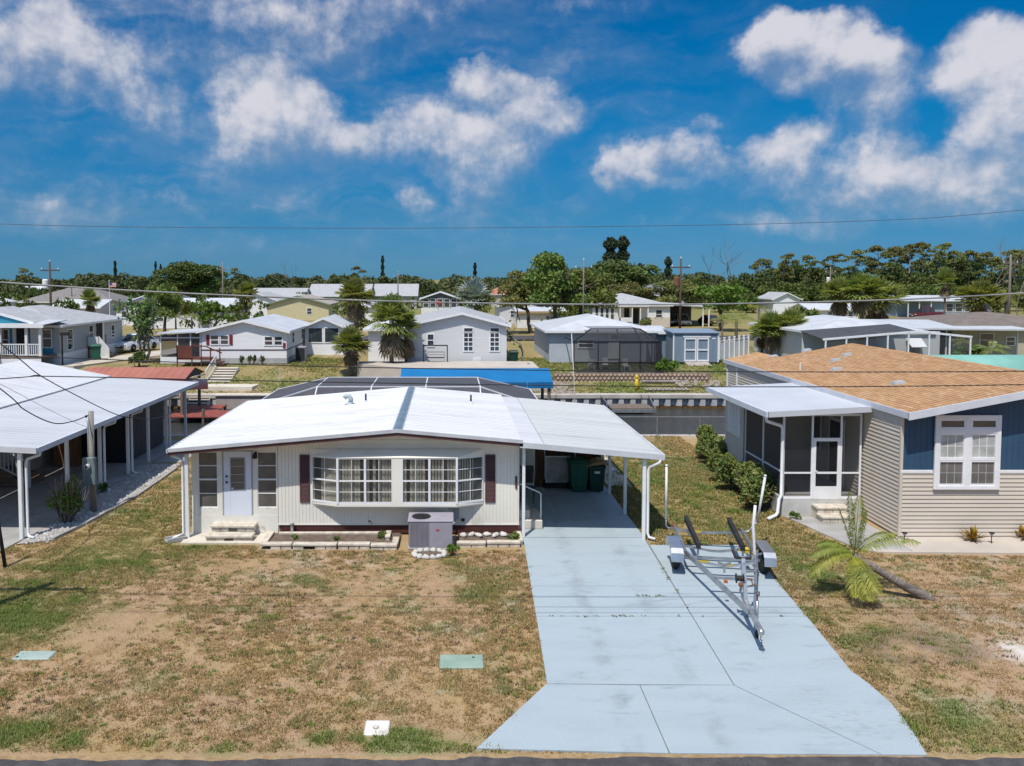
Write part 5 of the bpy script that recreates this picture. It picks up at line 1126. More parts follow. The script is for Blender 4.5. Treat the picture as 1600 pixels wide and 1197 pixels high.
def fan_palm_meshes(seed, h=5, n_=62, fl=1.25, m=None, skirt=10, tr=.17, skirt_len=1.4):
    rng = np.random.default_rng(seed); b = MB()
    b.tube([(0, 0, -.1), (rng.normal(0, .05), 0, h * .5), (0, 0, h)], [tr * 1.15, tr, tr * 1.1], 10)
    for i in range(int(h * 5)):
        a = i * 2.4; z = h * .15 + i * .17
        if z < h: b.bar((tr * .8 * math.cos(a), tr * .8 * math.sin(a), z), (tr * 1.5 * math.cos(a), tr * 1.5 * math.sin(a), z + .14), .05, .02)
    def frond(V, Fc, d, pl, L, droop):
        p = Vector((0, 0, h)) + d * .08; k = p + d * pl + Vector((0, 0, -droop * .12)); s = d.cross(Vector((0, 0, 1))); s = s.normalized() if s.length > .05 else Vector((1, 0, 0)); u = s.cross(d).normalized()
        j = len(V); V += [p - s * .015, p + s * .015, k + s * .015, k - s * .015]; Fc.append((j, j + 1, j + 2, j + 3))
        N = 15
        for q in range(N):
            a = -2.1 + 4.2 * q / (N - 1); dd = (d * math.cos(a) + s * math.sin(a) + u * (.12 * (q % 2))).normalized(); L2 = L * (1 - .22 * abs(a) / 1.9) * rng.uniform(.9, 1.08); w = .075 * L
            ss = dd.cross(u).normalized() * w; mid = k + dd * L2 * .6; e = k + dd * L2 + Vector((0, 0, -droop * L2 * .45)); j = len(V)
            V += [k, mid + ss, e, mid - ss]; Fc.append((j, j + 1, j + 2, j + 3))
    V, Fc = [], []
    for i in range(n_):
        el = 1.45 - 2.0 * rng.random() ** 1.25; a = i * 2.399 + rng.normal(0, .2); d = Vector((math.cos(a) * math.cos(el), math.sin(a) * math.cos(el), math.sin(el))); frond(V, Fc, d, fl * rng.uniform(.55, .9), fl * rng.uniform(.75, 1.05), .06 + .20 * (1.3 - el))
    cr = raw('fronds', [tuple(v) for v in V], Fc, m or PALM_G); sk = None
    if skirt:
        V, Fc = [], []
        for i in range(skirt):
            el = rng.uniform(-1.5, -1.15); a = i * 2.399; d = Vector((math.cos(a) * math.cos(el), math.sin(a) * math.cos(el), math.sin(el))); frond(V, Fc, d, skirt_len * rng.uniform(.5, .9), fl * .85, .6)
        sk = raw('dead_fronds', [tuple(v) for v in V], Fc, DEADLEAF)
    return b.mesh('trunk', BARK_P, True), cr, sk
def frond_mesh(V, Fc, base, d, L, rng, droop=.6, n_=26, ll=.36, lw=.018, updir=None, hang=.3):
    """one feather frond: leaflets along an arching midrib"""
    d = Vector(d).normalized(); pts = []; s = d.cross(Vector((0, 0, 1))); s = s.normalized() if s.length > .05 else Vector((1, 0, 0))
    for i in range(n_ + 1):
        t = i / n_; pts.append(Vector(base) + d * L * t + Vector((0, 0, -droop * L * t * t)))
    for i in range(n_):
        p, q = pts[i], pts[i + 1]; j = len(V); w = .018 * (1 - .7 * i / n_); V += [p - s * w, p + s * w, q + s * w, q - s * w]; Fc.append((j, j + 1, j + 2, j + 3))
        if i < 3: continue
        tang = (q - p).normalized(); f = math.sin(math.pi * min(1, (i / n_) * .92 + .1)) ** .6
        for sd in (-1, 1):
            dd = (s * sd * .85 + tang * .6 + Vector((0, 0, rng.uniform(-.1, .28)))).normalized(); L2 = ll * f * rng.uniform(.85, 1.15); wv = tang * lw
            m1 = p + dd * L2 * .55; e = p + dd * L2 + Vector((0, 0, -hang * L2)); j = len(V); V += [p, m1 + wv, e, m1 - wv]; Fc.append((j, j + 1, j + 2, j + 3))
def feather_palm_meshes(seed, h=3, n_=14, L=1.9, m=None, tr=.11, lean=(0, 0), ll=.42):
    rng = np.random.default_rng(seed); b = MB(); b.tube([(0, 0, -.1), (lean[0] * .4, lean[1] * .4, h * .5), (lean[0], lean[1], h)], [tr * 1.3, tr, tr * .9], 9); V, Fc = [], []
    for i in range(n_):
        el = rng.uniform(.1, 1.25); a = i * 2.399; d = (math.cos(a) * math.cos(el), math.sin(a) * math.cos(el), math.sin(el)); frond_mesh(V, Fc, (lean[0], lean[1], h), d, L * rng.uniform(.8, 1.1), rng, .35 + .35 * rng.random(), 22, ll, .022)
    return b.mesh('trunk', BARK_P, True), raw('fronds', [tuple(v) for v in V], Fc, m or PALM_G)
def plant(name, label, cat, loc, meshes, names, sc=1.0, rz=None, group=None, scz=None):
    t = thing(name, label, cat, loc, random.uniform(0, 6.28) if rz is None else rz, group); t.scale = (sc, sc, scz or sc)
    for nm, me in zip(names, meshes):
        if me is not None: link(nm, me, t)
    return t
def spot(px, Y, z=None):
    """ground point seen in that picture column at distance Y"""
    z = terrain_z(Y) if z is None else z; q = PY(px, 500, Y); d = Y * _c + (CAM_H - z) * _s
    return Vector(((px - 700) / FPX * d, Y, z))
def top_height(py, Y): return PY(700, py, Y).z - terrain_z(Y)
BROAD = [broad_meshes(s_, 8, 4.0, mm)[:2] for s_, mm in ((1, LEAF), (2, LEAF_D), (3, LEAF_O), (4, LEAF_D), (5, LEAF))]
BRIGHT = broad_meshes(8, 4.0, 2.2, LEAF_B, leaf=.2, per=130, nl=10)[:2]
PINES = [pine_meshes(s_) for s_ in (21, 22, 23, 24)]
COLS = [column_meshes(31, 14, 1.3), column_meshes(32, 14, 1.0, tip=.5), column_meshes(33, 12, 2.0, tip=.7, n_=4200)]
FANS = [fan_palm_meshes(41, 5.0, skirt=18), fan_palm_meshes(42, 3.0, skirt=8), fan_palm_meshes(43, 6.5, skirt=14), fan_palm_meshes(44, 4.4, n_=44, skirt=40, skirt_len=2.2)]
FEATH = [feather_palm_meshes(51, 3.2), feather_palm_meshes(52, 2.2, 16, 1.7), feather_palm_meshes(53, 3.4, 14, 2.0, PALM_Y)]
SILVER = fan_palm_meshes(61, 3.0, 46, 1.25, PALM_S, 0, .25)
def bush_meshes(seed, w, d, h, m, leaf=.09, n_=900, wood=True):
    rng = np.random.default_rng(seed); lob = []
    for i in range(7): lob.append(((rng.uniform(-.55, .55) * w, rng.uniform(-.55, .55) * d, h * rng.uniform(.3, .72)), (w * .42, d * .42, h * .3)))
    pts = lobes_points(lob, 1, rng); k = np.concatenate([lobes_points(lob, 1, rng) for _ in range(max(1, n_ // len(pts)))]); V, Fc = quads(k, leaf, rng); b = MB(); tips = []
    for i in range(5): branches(b, Vector((rng.normal(0, .12) * w, rng.normal(0, .12) * d, 0)), Vector((rng.normal(0, .35), rng.normal(0, .35), 1)).normalized(), h * .45, .03 * h, 1, rng, .4, tips)
    return b.mesh('stems', BARK, True), raw('leaves', V, Fc, m)

# ---------------------------------------------------------------- near plants
# hedge along the right neighbour's porch
CROT = mat('hedge_leaf', (.105, .16, .040), (.21, .235, .06), scale=2.5, rough=.5, spec=.4, trans=.15, c3=(.16, .055, .02), scale3=2.4, lo3=.60, hi3=.72, fine=.25)
hb = [bush_meshes(70 + i, .85, .8, 1.4, CROT, .065, 3600) for i in range(3)]
hspots = [(11.0, 31.9, 1.0, 'hedge shrub two places past the storage wall corner'), (11.45, 35.5, .95, 'last loose shrub of the hedge by the canal bank'), (10.55, 27.1, 1.0, 'hedge shrub squeezed second beside the downspout shrub'), (10.62, 26.6, .95, 'dense dark hedge shrub beside the porch downspout'), (10.55, 27.7, 1.05, 'hedge shrub with reddish leaves second from the porch downspout'), (10.65, 28.9, 1.0, 'hedge shrub in the middle of the porch hedge'), (10.75, 30.1, 1.0, 'hedge shrub before the tan storage wall'), (10.9, 31.4, 1.0, 'hedge shrub just past the storage wall corner'), (11.05, 32.9, .95, 'hedge shrub second from the canal end of the hedge'), (11.3, 34.4, .9, 'hedge shrub nearest the canal')]
for i, (x, y, s_, lb) in enumerate(hspots): plant('hedge_shrub', lb, 'shrub', (x, y, 0), hb[i % 3], ('stems', 'leaves'), s_ * 1.0, group='hedge along the porch')
# shrub in the gravel strip at the left: bare stems and green leaves
q = GZ(95, 822); rng_ = np.random.default_rng(5); sm = bush_meshes(90, .66, .5, 1.55, LEAF_B, .07, 900); s1 = plant('shrub', 'half bare green shrub in the gravel strip by the left carport post', 'shrub', (q.x + .05, q.y + .35, 0), sm, ('stems', 'leaves'))
b = MB()
for i in range(26): branches(b, Vector((rng_.normal(0, .10), rng_.normal(0, .1), 0)), Vector((rng_.normal(0, .2), rng_.normal(0, .2), 1)).normalized(), .85, .014, 1, rng_, .3)
b.build('bare_twigs', mat('twig_pinkish', (.30, .22, .17), (.22, .16, .12)), s1)
q = GZ(160, 770); plant('small_plant', 'small green plant behind the meter pole', 'plant', (q.x, q.y, 0), bush_meshes(91, .22, .2, .4, LEAF_B, .05, 300), ('stems', 'leaves'))
# leaning palm
PALM_G2 = mat('young_palm_green', (.20, .25, .045), (.30, .31, .06), scale=1.6, rough=.5, trans=.3, fine=.1)
pb = GZ(1452, 936); LP = thing('leaning_palm', 'young palm leaning far over the lawn before the tan house', 'palm tree', (pb.x, pb.y, 0))
hd = PY(1338, 872, pb.y + .35) - Vector((pb.x, pb.y, 0)); b = MB(); tp = [Vector((.10, -.03, -.12)), Vector((-.06, .02, .05)), Vector((-.5, .1, .26)), hd * .72 + Vector((0, 0, .02)), hd * .95, hd + Vector((-.05, 0, .10))]
b.tube(tp, [.12, .125, .115, .10, .085, .06], 12); b.build('trunk', BARK_P, LP, True)
rng_ = np.random.default_rng(3); Q = [tp[i].lerp(tp[i + 1], k / 12) for i in range(1, 4) for k in range(9)]; RI = MB()
for i, p in enumerate(Q):
    p = p + Vector(rng_.normal(0, .006, 3)); r_ = .122 - .0012 * i + rng_.normal(0, .002); d = (Q[min(i + 1, len(Q) - 1)] - Q[max(i - 1, 0)]).normalized(); RI.tube([p - d * .012, p + d * .012], [r_ + .004, r_ - .006], 12)
RI.build('leaf_scars', mat('palm_scar', (.24, .205, .175), (.15, .125, .105), scale=9), LP)
rng_ = np.random.default_rng(12)
for (dirs, m, ll) in (([(-.12, 0, 1.3, 1.85, .12), (.04, -.05, 1.3, 1.7, .1), (-.3, .1, 1.2, 1.5, .2), (.2, -.05, 1.2, 1.5, .22), (1.0, -.1, .8, 2.0, .45), (.9, .15, .95, 1.6, .42), (-1.0, -.1, .75, 1.45, .62), (-.9, .25, .9, 1.2, .55)], PALM_G2, .30), ([(-1, -.25, .45, 1.45, .72), (-.9, -.1, .3, 1.2, .6), (-.12, -.8, -.35, 1.35, .12), (-.2, -.7, -.45, 1.3, .05), (-.02, -.75, -.4, 1.25, .1), (-.3, -.65, -.3, 1.2, .2), (.05, -.8, -.2, 1.2, .25)], PALM_Y, .30)):
    V, Fc = [], []
    for (x, y, z, L, dr) in dirs: frond_mesh(V, Fc, hd + Vector((-.05, 0, .08)), (x, y, z), L, rng_, dr, 44, ll, .016, hang=.55)
    me = raw('fronds', [tuple(v) for v in V], Fc, m); link('fronds', me, LP)
# croton and solar lights on the pale pavement
def croton(px, py, label):
    q = GZ(px, py, .034); V, Fc = [], []; rg_ = np.random.default_rng(px)
    for i in range(46):
        a = rg_.uniform(0, 6.28); el = rg_.uniform(.15, 1.4); d = Vector((math.cos(a) * math.cos(el), math.sin(a) * math.cos(el), math.sin(el))); s = d.cross(Vector((0, 0, 1))).normalized() * .045; p = Vector((0, 0, .05)); L = rg_.uniform(.28, .46); j = len(V); V += [p, p + d * L * .55 + s, p + d * L, p + d * L * .55 - s]; Fc.append((j, j + 1, j + 2, j + 3))
    t = thing('croton_plant', label, 'plant', tuple(q)); link('leaves', raw('leaves', [tuple(v) for v in V], Fc, mat('croton_leaf', (.42, .20, .02), (.20, .17, .02), scale=9, rough=.5, trans=.2)), t); MB().lathe([(.12, -.03), (.08, .05)], 10).build('root_ball', SOIL, t)
croton(1520, 845, 'small orange and yellow croton planted before the tan wall'); croton(1602, 842, 'reddish croton cut off by the right edge of the picture')
for (px, py, lb) in ((1413, 849, 'black solar path light by the tan house corner'), (1549, 849, 'black solar path light right of the orange croton')):
    q = GZ(px, py, .034); t = thing('path_light', lb, 'path light', tuple(q), group='solar path lights'); MB().lathe([(.012, 0), (.012, .26)], 8).build('stake', BLACK, t); MB().lathe([(.035, .24), (.045, .29), (.045, .30)], 10).build('lens', mat('lens', (.5, .5, .48), rough=.3), t); MB().lathe([(.075, .30), (.07, .325), (.02, .335)], 12).build('cap', BLACK, t)
# little weeds in the beds and by the porch steps
for (x, y, s_, lb) in ((-4.55, 23.35, .5, 'small green weed near the left end of the flower bed'), (-3.3, 23.3, .45, 'small round weed in the middle of the left flower bed'), (-1.95, 23.4, .7, 'leafy weed at the right end of the left flower bed'), (1.95, 23.2, .8, 'leafy weed at the right end of the right flower bed'), (.15, 22.1, .8, 'tuft of bright green weeds beside the white stone ring'), (11.2, 25.45, .7, 'small fern growing at the porch base wall')):
    plant('weed', lb, 'plant', (x, y, .03), bush_meshes(int(100 + x * 7), .3, .25, .35, LEAF_B if y < 23 or x > 5 else LEAF, .06, 260), ('stems', 'leaves'), s_)
# ================================================================ CANAL SIDE
SEA = thing('seawall', 'corrugated vinyl seawall with concrete cap on the far side of the canal', 'seawall', (0, CANAL1, 0))
CAPC = mat('seawall_cap', (.50, .46, .41), (.40, .36, .32), scale=1.0, c3=(.32, .28, .25), scale3=1, lo3=.6, hi3=.78)
for (xa, xb) in ((-60, -30), (-29.95, -12.6), (-8.6, 2.0), (2.05, 7.2), (7.25, 12.9), (12.95, 22), (22.05, 60)): MB().cbox(xa, -.39, -.22, xb, .35, .05, .02).build('cap', CAPC, SEA)
PILE = mat('vinyl_pile', (.50, .49, .48), (.42, .41, .40), rough=.5, scale=2, c3=(.16, .10, .05), scale3=1.5, lo3=.62, hi3=.8)
ALG = mat('tide_stain', (.16, .09, .03), (.10, .06, .02), scale=3, rough=.8)
def pile(x): 
    o = MB().prism([(x, -.12), (x + .08, -.34), (x + .40, -.34), (x + .48, -.12), (x + .78, -.12), (x + .78, -.05), (x, -.05)], -1.6, -.222).build('sheet_pile', PILE, SEA); MB().prism([(x - .004, -.125), (x + .076, -.348), (x + .404, -.348), (x + .484, -.125), (x + .784, -.125), (x + .784, -.04), (x - .004, -.04)], -.93, -.72).build('tide_band', ALG, o)
x = 2.0
while x < 24: pile(x); x += .78
x = -40
while x < 2: pile(x); x += .78
# near bank: low concrete edge and chain link fence
NBK = thing('canal_kerb', 'concrete edge along the near canal bank', 'kerb', (0, CANAL0, 0))
for (xa, xb) in ((-40, -20), (-19.95, -8), (-7.95, 6), (6.05, 12), (12.05, 40)): MB().cbox(xa, -.28, -1.4, xb, .04, .03, .02).build('kerb_piece', CAPC, NBK)
FN = thing('wire_fence', 'low galvanised wire fence on the near canal bank', 'fence', (9.6, 39.1, 0)); b = MB()
for i, x in enumerate(np.arange(-3.5, 5.2, 2.1)): MB().lathe([(.022, -.1), (.022, 1.0)], 8, (x, 0, 0)).build('post', GALV, FN)
MB().tube([(-3.5, 0, .98), (4.9, 0, .98)], .018, 6).build('top_rail', GALV, FN)
b = MB()
for i in range(70):
    x = -3.5 + i * .12; b.bar((x, 0, .02), (min(x + .5, 4.9), 0, .97), .0018); b.bar((x, .004, .97), (min(x + .5, 4.9), .004, .02), .0018)
tag(b.build('mesh', GALV, FN), kind='stuff')
# pool cage behind the main house
PC = thing('pool_cage', 'dark screened pool cage with white beams behind the white house', 'pool cage', (-2.4, 33.2, 0)); X0, X1, XA, XB = -5.9, 6.4, -3.3, 3.8; Y0, Y1 = 0, 5.8; ZE, ZT = 2.36, 3.06
BEAM = mat('cage_beam', (.70, .70, .70), (.6, .6, .6), rough=.4); CAGE = mat('cage_screen', (.07, .072, .085), (.085, .087, .10), rough=.9, alpha=.88, fine=0)
def bm(p, q, w=.05, n_='beam'): MB().bar(p, q, w, w * 1.3).build(n_, BEAM, PC)
for x in np.linspace(XA, XB, 4): bm((x, Y0 + .1, ZE), (x, Y0 + 1.5, ZT)); bm((x, Y0 + 1.5, ZT), (x, Y1 - 1.0, ZT)); bm((x, Y1 - 1, ZT), (x, Y1, ZE)); bm((x, Y1, 0), (x, Y1, ZE)); 
bm((X0, Y0 + .1, ZE), (XA, Y0 + 1.5, ZT)); bm((X1, Y0 + .1, ZE), (XB, Y0 + 1.5, ZT)); bm((X0, Y1, ZE), (XA, Y1 - 1, ZT)); bm((X1, Y1, ZE), (XB, Y1 - 1, ZT))
for (p, q) in (((X0, Y0 + .1, ZE), (X1, Y0 + .1, ZE)), ((X0, Y1, ZE), (X1, Y1, ZE)), ((X0, Y0 + .1, ZE), (X0, Y1, ZE)), ((X1, Y0 + .1, ZE), (X1, Y1, ZE)), ((XA, Y0 + 1.5, ZT), (XB, Y0 + 1.5, ZT)), ((XA, Y1 - 1, ZT), (XB, Y1 - 1, ZT))): bm(p, q)
for x in (X0, X1): 
    for y in (Y0 + .1, Y1): bm((x, y, 0), (x, y, ZE))
for p in ([(X0, .1, ZE), (X1, .1, ZE), (XB, 1.5, ZT), (XA, 1.5, ZT)], [(XA, 1.5, ZT), (XB, 1.5, ZT), (XB, Y1 - 1, ZT), (XA, Y1 - 1, ZT)], [(XA, Y1 - 1, ZT), (XB, Y1 - 1, ZT), (X1, Y1, ZE), (X0, Y1, ZE)], [(X0, .1, ZE), (XA, 1.5, ZT), (XA, Y1 - 1, ZT), (X0, Y1, ZE)], [(X1, .1, ZE), (X1, Y1, ZE), (XB, Y1 - 1, ZT), (XB, 1.5, ZT)], [(X0, Y1, 0), (X1, Y1, 0), (X1, Y1, ZE), (X0, Y1, ZE)], [(X0, .1, 0), (X0, Y1, 0), (X0, Y1, ZE), (X0, .1, ZE)], [(X1, .1, 0), (X1, .1, ZE), (X1, Y1, ZE), (X1, Y1, 0)]): MB().quad(*p).build('screen_panel', CAGE, PC)
MB().box(X0, .1, -.02, X1, Y1, .04).build('deck', CONCRETE, PC)
# white flag pole / mast at the carport end
t = thing('mast', 'slender white pole rising behind the carport roof', 'pole', (6.15, 38.6, 0)); q = PY(893, 520, 38.6); MB().tube([(0, 0, 0), (-.02, 0, q.z * .5), (q.x - 6.15, 0, q.z)], [.024, .02, .014], 8).build('shaft', PVC, t, True); MB().lathe([(.03, 0), (.03, .05)], 8, (q.x - 6.15, 0, q.z)).build('cap', PVC, t)
# blue boat canopy and patio on the far bank
BC = thing('boat_canopy', 'bright blue fabric boat lift canopy on the canal', 'canopy', (-2.9, 47.8, .22)); BLUEF = mat('blue_tarp', (.004, .15, .36), (.003, .13, .32), rough=.6, scale=1)
L = 9.2
b = MB(); b.add([(0, 0, 1.36), (L, 0, 1.36), (L, 1.9, 1.98), (0, 1.9, 1.98), (L, 3.8, 1.36), (0, 3.8, 1.36)], [(0, 1, 2, 3), (3, 2, 4, 5), (0, 3, 5), (1, 4, 2)]); cn = b.build('top', BLUEF, BC)
for k in range(6): MB().box(L / 6 * k + .01, -.012, .98, L / 6 * (k + 1) - .01, .0, 1.355).build('valance', BLUEF, BC)
MB().box(L, .0, .98, L + .012, 3.8, 1.355).build('valance', BLUEF, BC)
for (x, y) in ((.2, .2), (L - .2, .2), (.2, 3.6), (L - .2, 3.6), (L / 2, .2), (L / 2, 3.6)): MB().lathe([(.1, -2.2), (.1, 1.4)], 10, (x, y, 0)).build('piling', WOOD, BC)
t = thing('patio', None, None); t.name = 'patio'; tag(t, kind='structure'); MB().prism([(-3.0, 54.2), (6.2, 54.2), (6.2, 58.6), (-6.5, 58.6), (-6.5, 57)], -.1, 1.72).build('slab', PALE, t)
# red roofed boat shelter with a boat hanging inside, red dock
RB = thing('boat_shelter', 'long terracotta metal roof of a boat shelter on the canal', 'boat shelter', (-22.6, 48.2, 0)); RED = mat('terracotta_metal', (.40, .15, .10), (.34, .12, .085), rough=.6, scale=.7); REDD = mat('maroon_metal', (.16, .022, .028), (.12, .018, .022), rough=.5)
ribroof((0, 0, 1.72), (6.7, 0, 1.72), (6.7, 1.9, 2.22), (0, 1.9, 2.22), 14, .015, .05, .04).build('roof_panel', RED, RB); ribroof((0, 3.8, 1.72), (6.7, 3.8, 1.72), (6.7, 1.902, 2.22), (0, 1.902, 2.22), 14, .015, .05, .04).build('roof_panel', RED, RB)
for k in range(5): MB().box(1.34 * k + .005, -.03, 1.34, 1.34 * (k + 1) - .005, .0, 1.70).build('fascia_panel', REDD, RB)
MB().prism([(0.02, 1.68), (3.78, 1.68), (1.9, 2.16)], 6.62, 6.66, 'yz').build('gable', mat('dark_gable', (.03, .02, .02)), RB)
for (x, y) in ((.2, .2), (6.4, .2), (.2, 3.6), (6.4, 3.6), (3.3, .2)): MB().lathe([(.11, -2.2), (.10, 1.7)], 10, (x, y, 0)).build('piling', WOOD, RB)
BT = thing('boat', 'small white motorboat hanging under the terracotta roof', 'boat', (-18.6, 49.7, .8)); HULL = mat('grey_hull', (.55, .56, .58), (.48, .49, .51), rough=.35); b = MB(); N = 9
for i in range(N):
    t = i / (N - 1); w = .95 * (1 - max(0, t - .45) ** 2 * 3.2); w = max(w, .04); zk = -.30 + .8 * max(0, t - .45) ** 2 * 3.4; x = -2.6 + 6.2 * t; b.v += [(x, -w, .62 + .12 * t), (x, -w * .85, .1), (x, 0, zk), (x, w * .85, .1), (x, w, .62 + .12 * t)]
for i in range(N - 1):
    for j in range(4): a = i * 5 + j; b.f.append((a, a + 1, a + 6, a + 5))
b.f.append((0, 1, 2, 3, 4)); b.build('hull', HULL, BT, True); b = MB(); b.box(-2.5, -.8, .3, 1.6, .8, .34); b.build('deck', WHITE, BT); MB().tube([(1.6, -.75, .75), (3.2, -.35, .98), (3.5, 0, 1.0), (3.2, .35, .98), (1.6, .75, .75)], .02, 6).build('bow_rail', ALU, BT, True); MB().cbox(-2.95, -.2, .3, -2.6, .2, 1.05, .05).build('outboard', BLACK, BT)
DK = thing('red_dock', 'low red painted dock on the water before the canal stairs', 'dock', (-17.0, 47.6, -.55)); REDP = mat('red_dock_paint', (.30, .075, .05), (.22, .06, .045), rough=.7)
for k in range(22): MB().box(k * .21, 0, 0, k * .21 + .195, 4.6 if k < 12 else 2.4, .06).build('plank', REDP, DK)
for (x, y) in ((.1, .1), (2.3, .1), (4.5, .1), (.1, 4.4), (2.4, 4.4)): MB().lathe([(.09, -1.6), (.09, .5 if y < 1 else .1)], 8, (x, y, 0)).build('piling', WOOD, DK)
# stairs from the bank
def stairs(label, x0, x1, y0, z0, n_, run, rise, rail=False):
    t = thing('garden_stairs', label, 'stairs', (x0, y0, z0), group='garden stairs')
    for i in range(n_):
        MB().cbox(0, i * run, rise * i - .3, x1 - x0, (i + 1) * run + .03, rise * (i + 1), .015).build('step', CREAM_CONC, t); MB().box(0.05, i * run - .012, rise * i + .0, x1 - x0 - .05, i * run - .002, rise * (i + 1) - .05).build('riser_shade', mat('riser_shadow', (.12, .10, .085)), t)  # dark sheet below each tread edge paints in the shade there
    if rail:
        MB().tube([(-.12, 0, .85), (-.12, n_ * run, rise * n_ + .85)], .03, 6).build('handrail', WHITE, t); MB().tube([(-.12, 0, .1), (-.12, n_ * run, rise * n_ + .1)], .03, 6).build('handrail', WHITE, t)
        for k in range(9): f = k / 8; MB().bar((-.12, f * n_ * run, f * rise * n_ + .05), (-.12, f * n_ * run, f * rise * n_ + .85), .025).build('baluster', WHITE, t)
    return t
stairs('pale concrete stairs with white rail climbing to the white mobile home', -17.0, -15.4, 56.2, .42, 6, .42, .14, True)
stairs('short concrete stairs down to the red dock', -17.3, -15.9, 52.2, -.75, 5, .3, .16)
t = thing('landing', None, None); tag(t, kind='structure'); MB().prism([(-17.3, 54.4), (-13.4, 54.4), (-13.2, 56), (-17, 56)], -.1, .40).build('slab', CREAM_CONC, t)
BH = thing('bank_wall', 'low concrete bank wall beside the dock stairs', 'wall', (-14.6, 53.3, 0)); MB().cbox(-.9, -.2, -1.2, 3.9, .2, -.05, .02).build('face', mat('pinkish_concrete', (.40, .34, .30), (.33, .27, .24)), BH); MB().cbox(-.95, -.3, -.048, 3.95, .3, .07, .02).build('coping', CREAM_CONC, BH)
# lattice stone wall, yellow post, pallet, floating dock
SL = thing('lattice_wall', 'long low wall of stacked tan lattice blocks above the canal', 'retaining wall', (7.5, 56.3, .38)); LB = mat('lattice_block', (.58, .44, .33), (.48, .36, .26), rough=.9)
for i in range(36):
    for j in range(3):
        x = i * .30 + .15 * (j % 2)
        if x > 10.9: continue
        MB().add([(x, 0, .02 + j * .24 + .12), (x + .13, -.05, .02 + j * .24), (x + .26, 0, j * .24 + .14), (x + .13, -.05, .02 + j * .24 + .22), (x + .13, .14, j * .24 + .13)], [(0, 1, 3), (1, 2, 3), (0, 4, 1), (1, 4, 2), (2, 4, 3), (3, 4, 0)]).build('block', LB, SL)
MB().box(0, .04, 0, 11.1, .3, .72).build('core', mat('soil_core', (.26, .19, .14)), SL)
t = thing('yellow_post', 'bright yellow post standing before the lattice wall', 'post', (12.95, 54.6, 0)); YP = mat('yellow_paint', (.62, .42, .01), (.55, .36, .01), rough=.5); MB().lathe([(.12, 0), (.12, 1.0)], 12).build('shaft', YP, t, True); MB().lathe([(.15, 1.0), (.15, 1.1), (.06, 1.2)], 12).build('cap', YP, t)
t = thing('wooden_pallet', 'grey wooden pallet lying flat near the seawall', 'pallet', (13.5, 54.2, .12), .0)
for i in range(11): MB().box(i * .28, 0, .08, i * .28 + .17, 1.6, .12).build('slat', mat('pallet_grey', (.42, .37, .33), (.34, .29, .26)), t)
for y in (.05, .75, 1.45): MB().box(0, y, 0, 3.0, y + .1, .079).build('runner', WOOD, t)
t = thing('log_plank', 'pale plank lying along the lattice wall behind the pallet', 'plank', (13.6, 55.9, .5)); MB().cbox(0, 0, 0, 3.3, .18, .14, .02).build('plank', GREYWOOD, t); MB().cbox(.2, .2, 0, 2.6, .36, .1, .02).build('lower_plank', GREYWOOD, t)
t = thing('floating_dock', 'dark little floating dock moored at the seawall', 'dock', (10.3, 50.9, WATER_Z)); 
for k in range(7): MB().box(.3, .1 + k * .26, .32, 2.9, .1 + k * .26 + .23, .38).build('plank', WOOD, t)
MB().box(.2, 0, .1, 3.0, .1, .32).box(.2, 1.9, .1, 3.0, 2.0, .32).build('frame', GALV, t); MB().cbox(.9, .3, -.2, 2.3, 1.6, .31, .1).build('float', BLACK, t); MB().bar((.2, 0, .35), (-.1, 2.2, .9), .06).bar((3.0, 0, .35), (3.1, 2.2, .9), .06).build('arm', GALV, t)
rk = mat('bank_rock', (.36, .30, .24), (.22, .18, .14), scale=4, bump=.02, bscale=8)
pv = MB()
for i in range(240):
    x, y = (random.uniform(-40, -17.5), random.uniform(53.6, 54.6)) if i % 4 == 0 else ((random.uniform(6.2, 8.5), random.uniform(53.4, 56)) if i % 2 else (random.uniform(16, 19), random.uniform(55, 57))); s_ = random.uniform(.08, .25); pv.add([(v.x * s_ + x, v.y * s_ + y, v.z * s_ + terrain_z(y) + .03) for v in bv], bf)
tag(pv.build('rubble', rk), 'tan rubble and loose stones along the far canal bank', 'rubble', kind='stuff')

# ================================================================ FAR HOUSES
def fwin(parent, X, Y, zz, w, h, face='F', cols=1, rows=2, m=None):
    """small far window: frame and panes; face F (towards camera), R (+x) or L (-x)"""
    b = MB(); f = .08; g = m or GLASS
    def bx(u0, v0, u1, v1, d0, d1):
        if face == 'F': return (X + u0, Y - d1, zz + v0, X + u1, Y - d0, zz + v1)
        if face == 'R': return (X + d0, Y + u0, zz + v0, X + d1, Y + u1, zz + v1)
        return (X - d1, Y + u0, zz + v0, X - d0, Y + u1, zz + v1)
    b.box(*bx(-f, -f, 0, h + f, 0, .05)); b.box(*bx(w, -f, w + f, h + f, 0, .05)); b.box(*bx(0, h, w, h + f, 0, .048)); b.box(*bx(0, -f, w, 0, 0, .048))
    for j in range(1, rows): b.box(*bx(0, h * j / rows - .03, w, h * j / rows + .03, 0, .045))
    for i in range(1, cols): b.box(*bx(w * i / cols - .025, 0, w * i / cols + .025, h, 0, .044))
    o = b.build('window', TRIM, parent)
    for i in range(cols):
        for j in range(rows): MB().box(*bx(w * i / cols + .026 * (i > 0), h * j / rows + .031 * (j > 0), w * (i + 1) / cols - .026 * (i < cols - 1), h * (j + 1) / rows - .031 * (j < rows - 1), .002, .02)).build('pane', g, o)
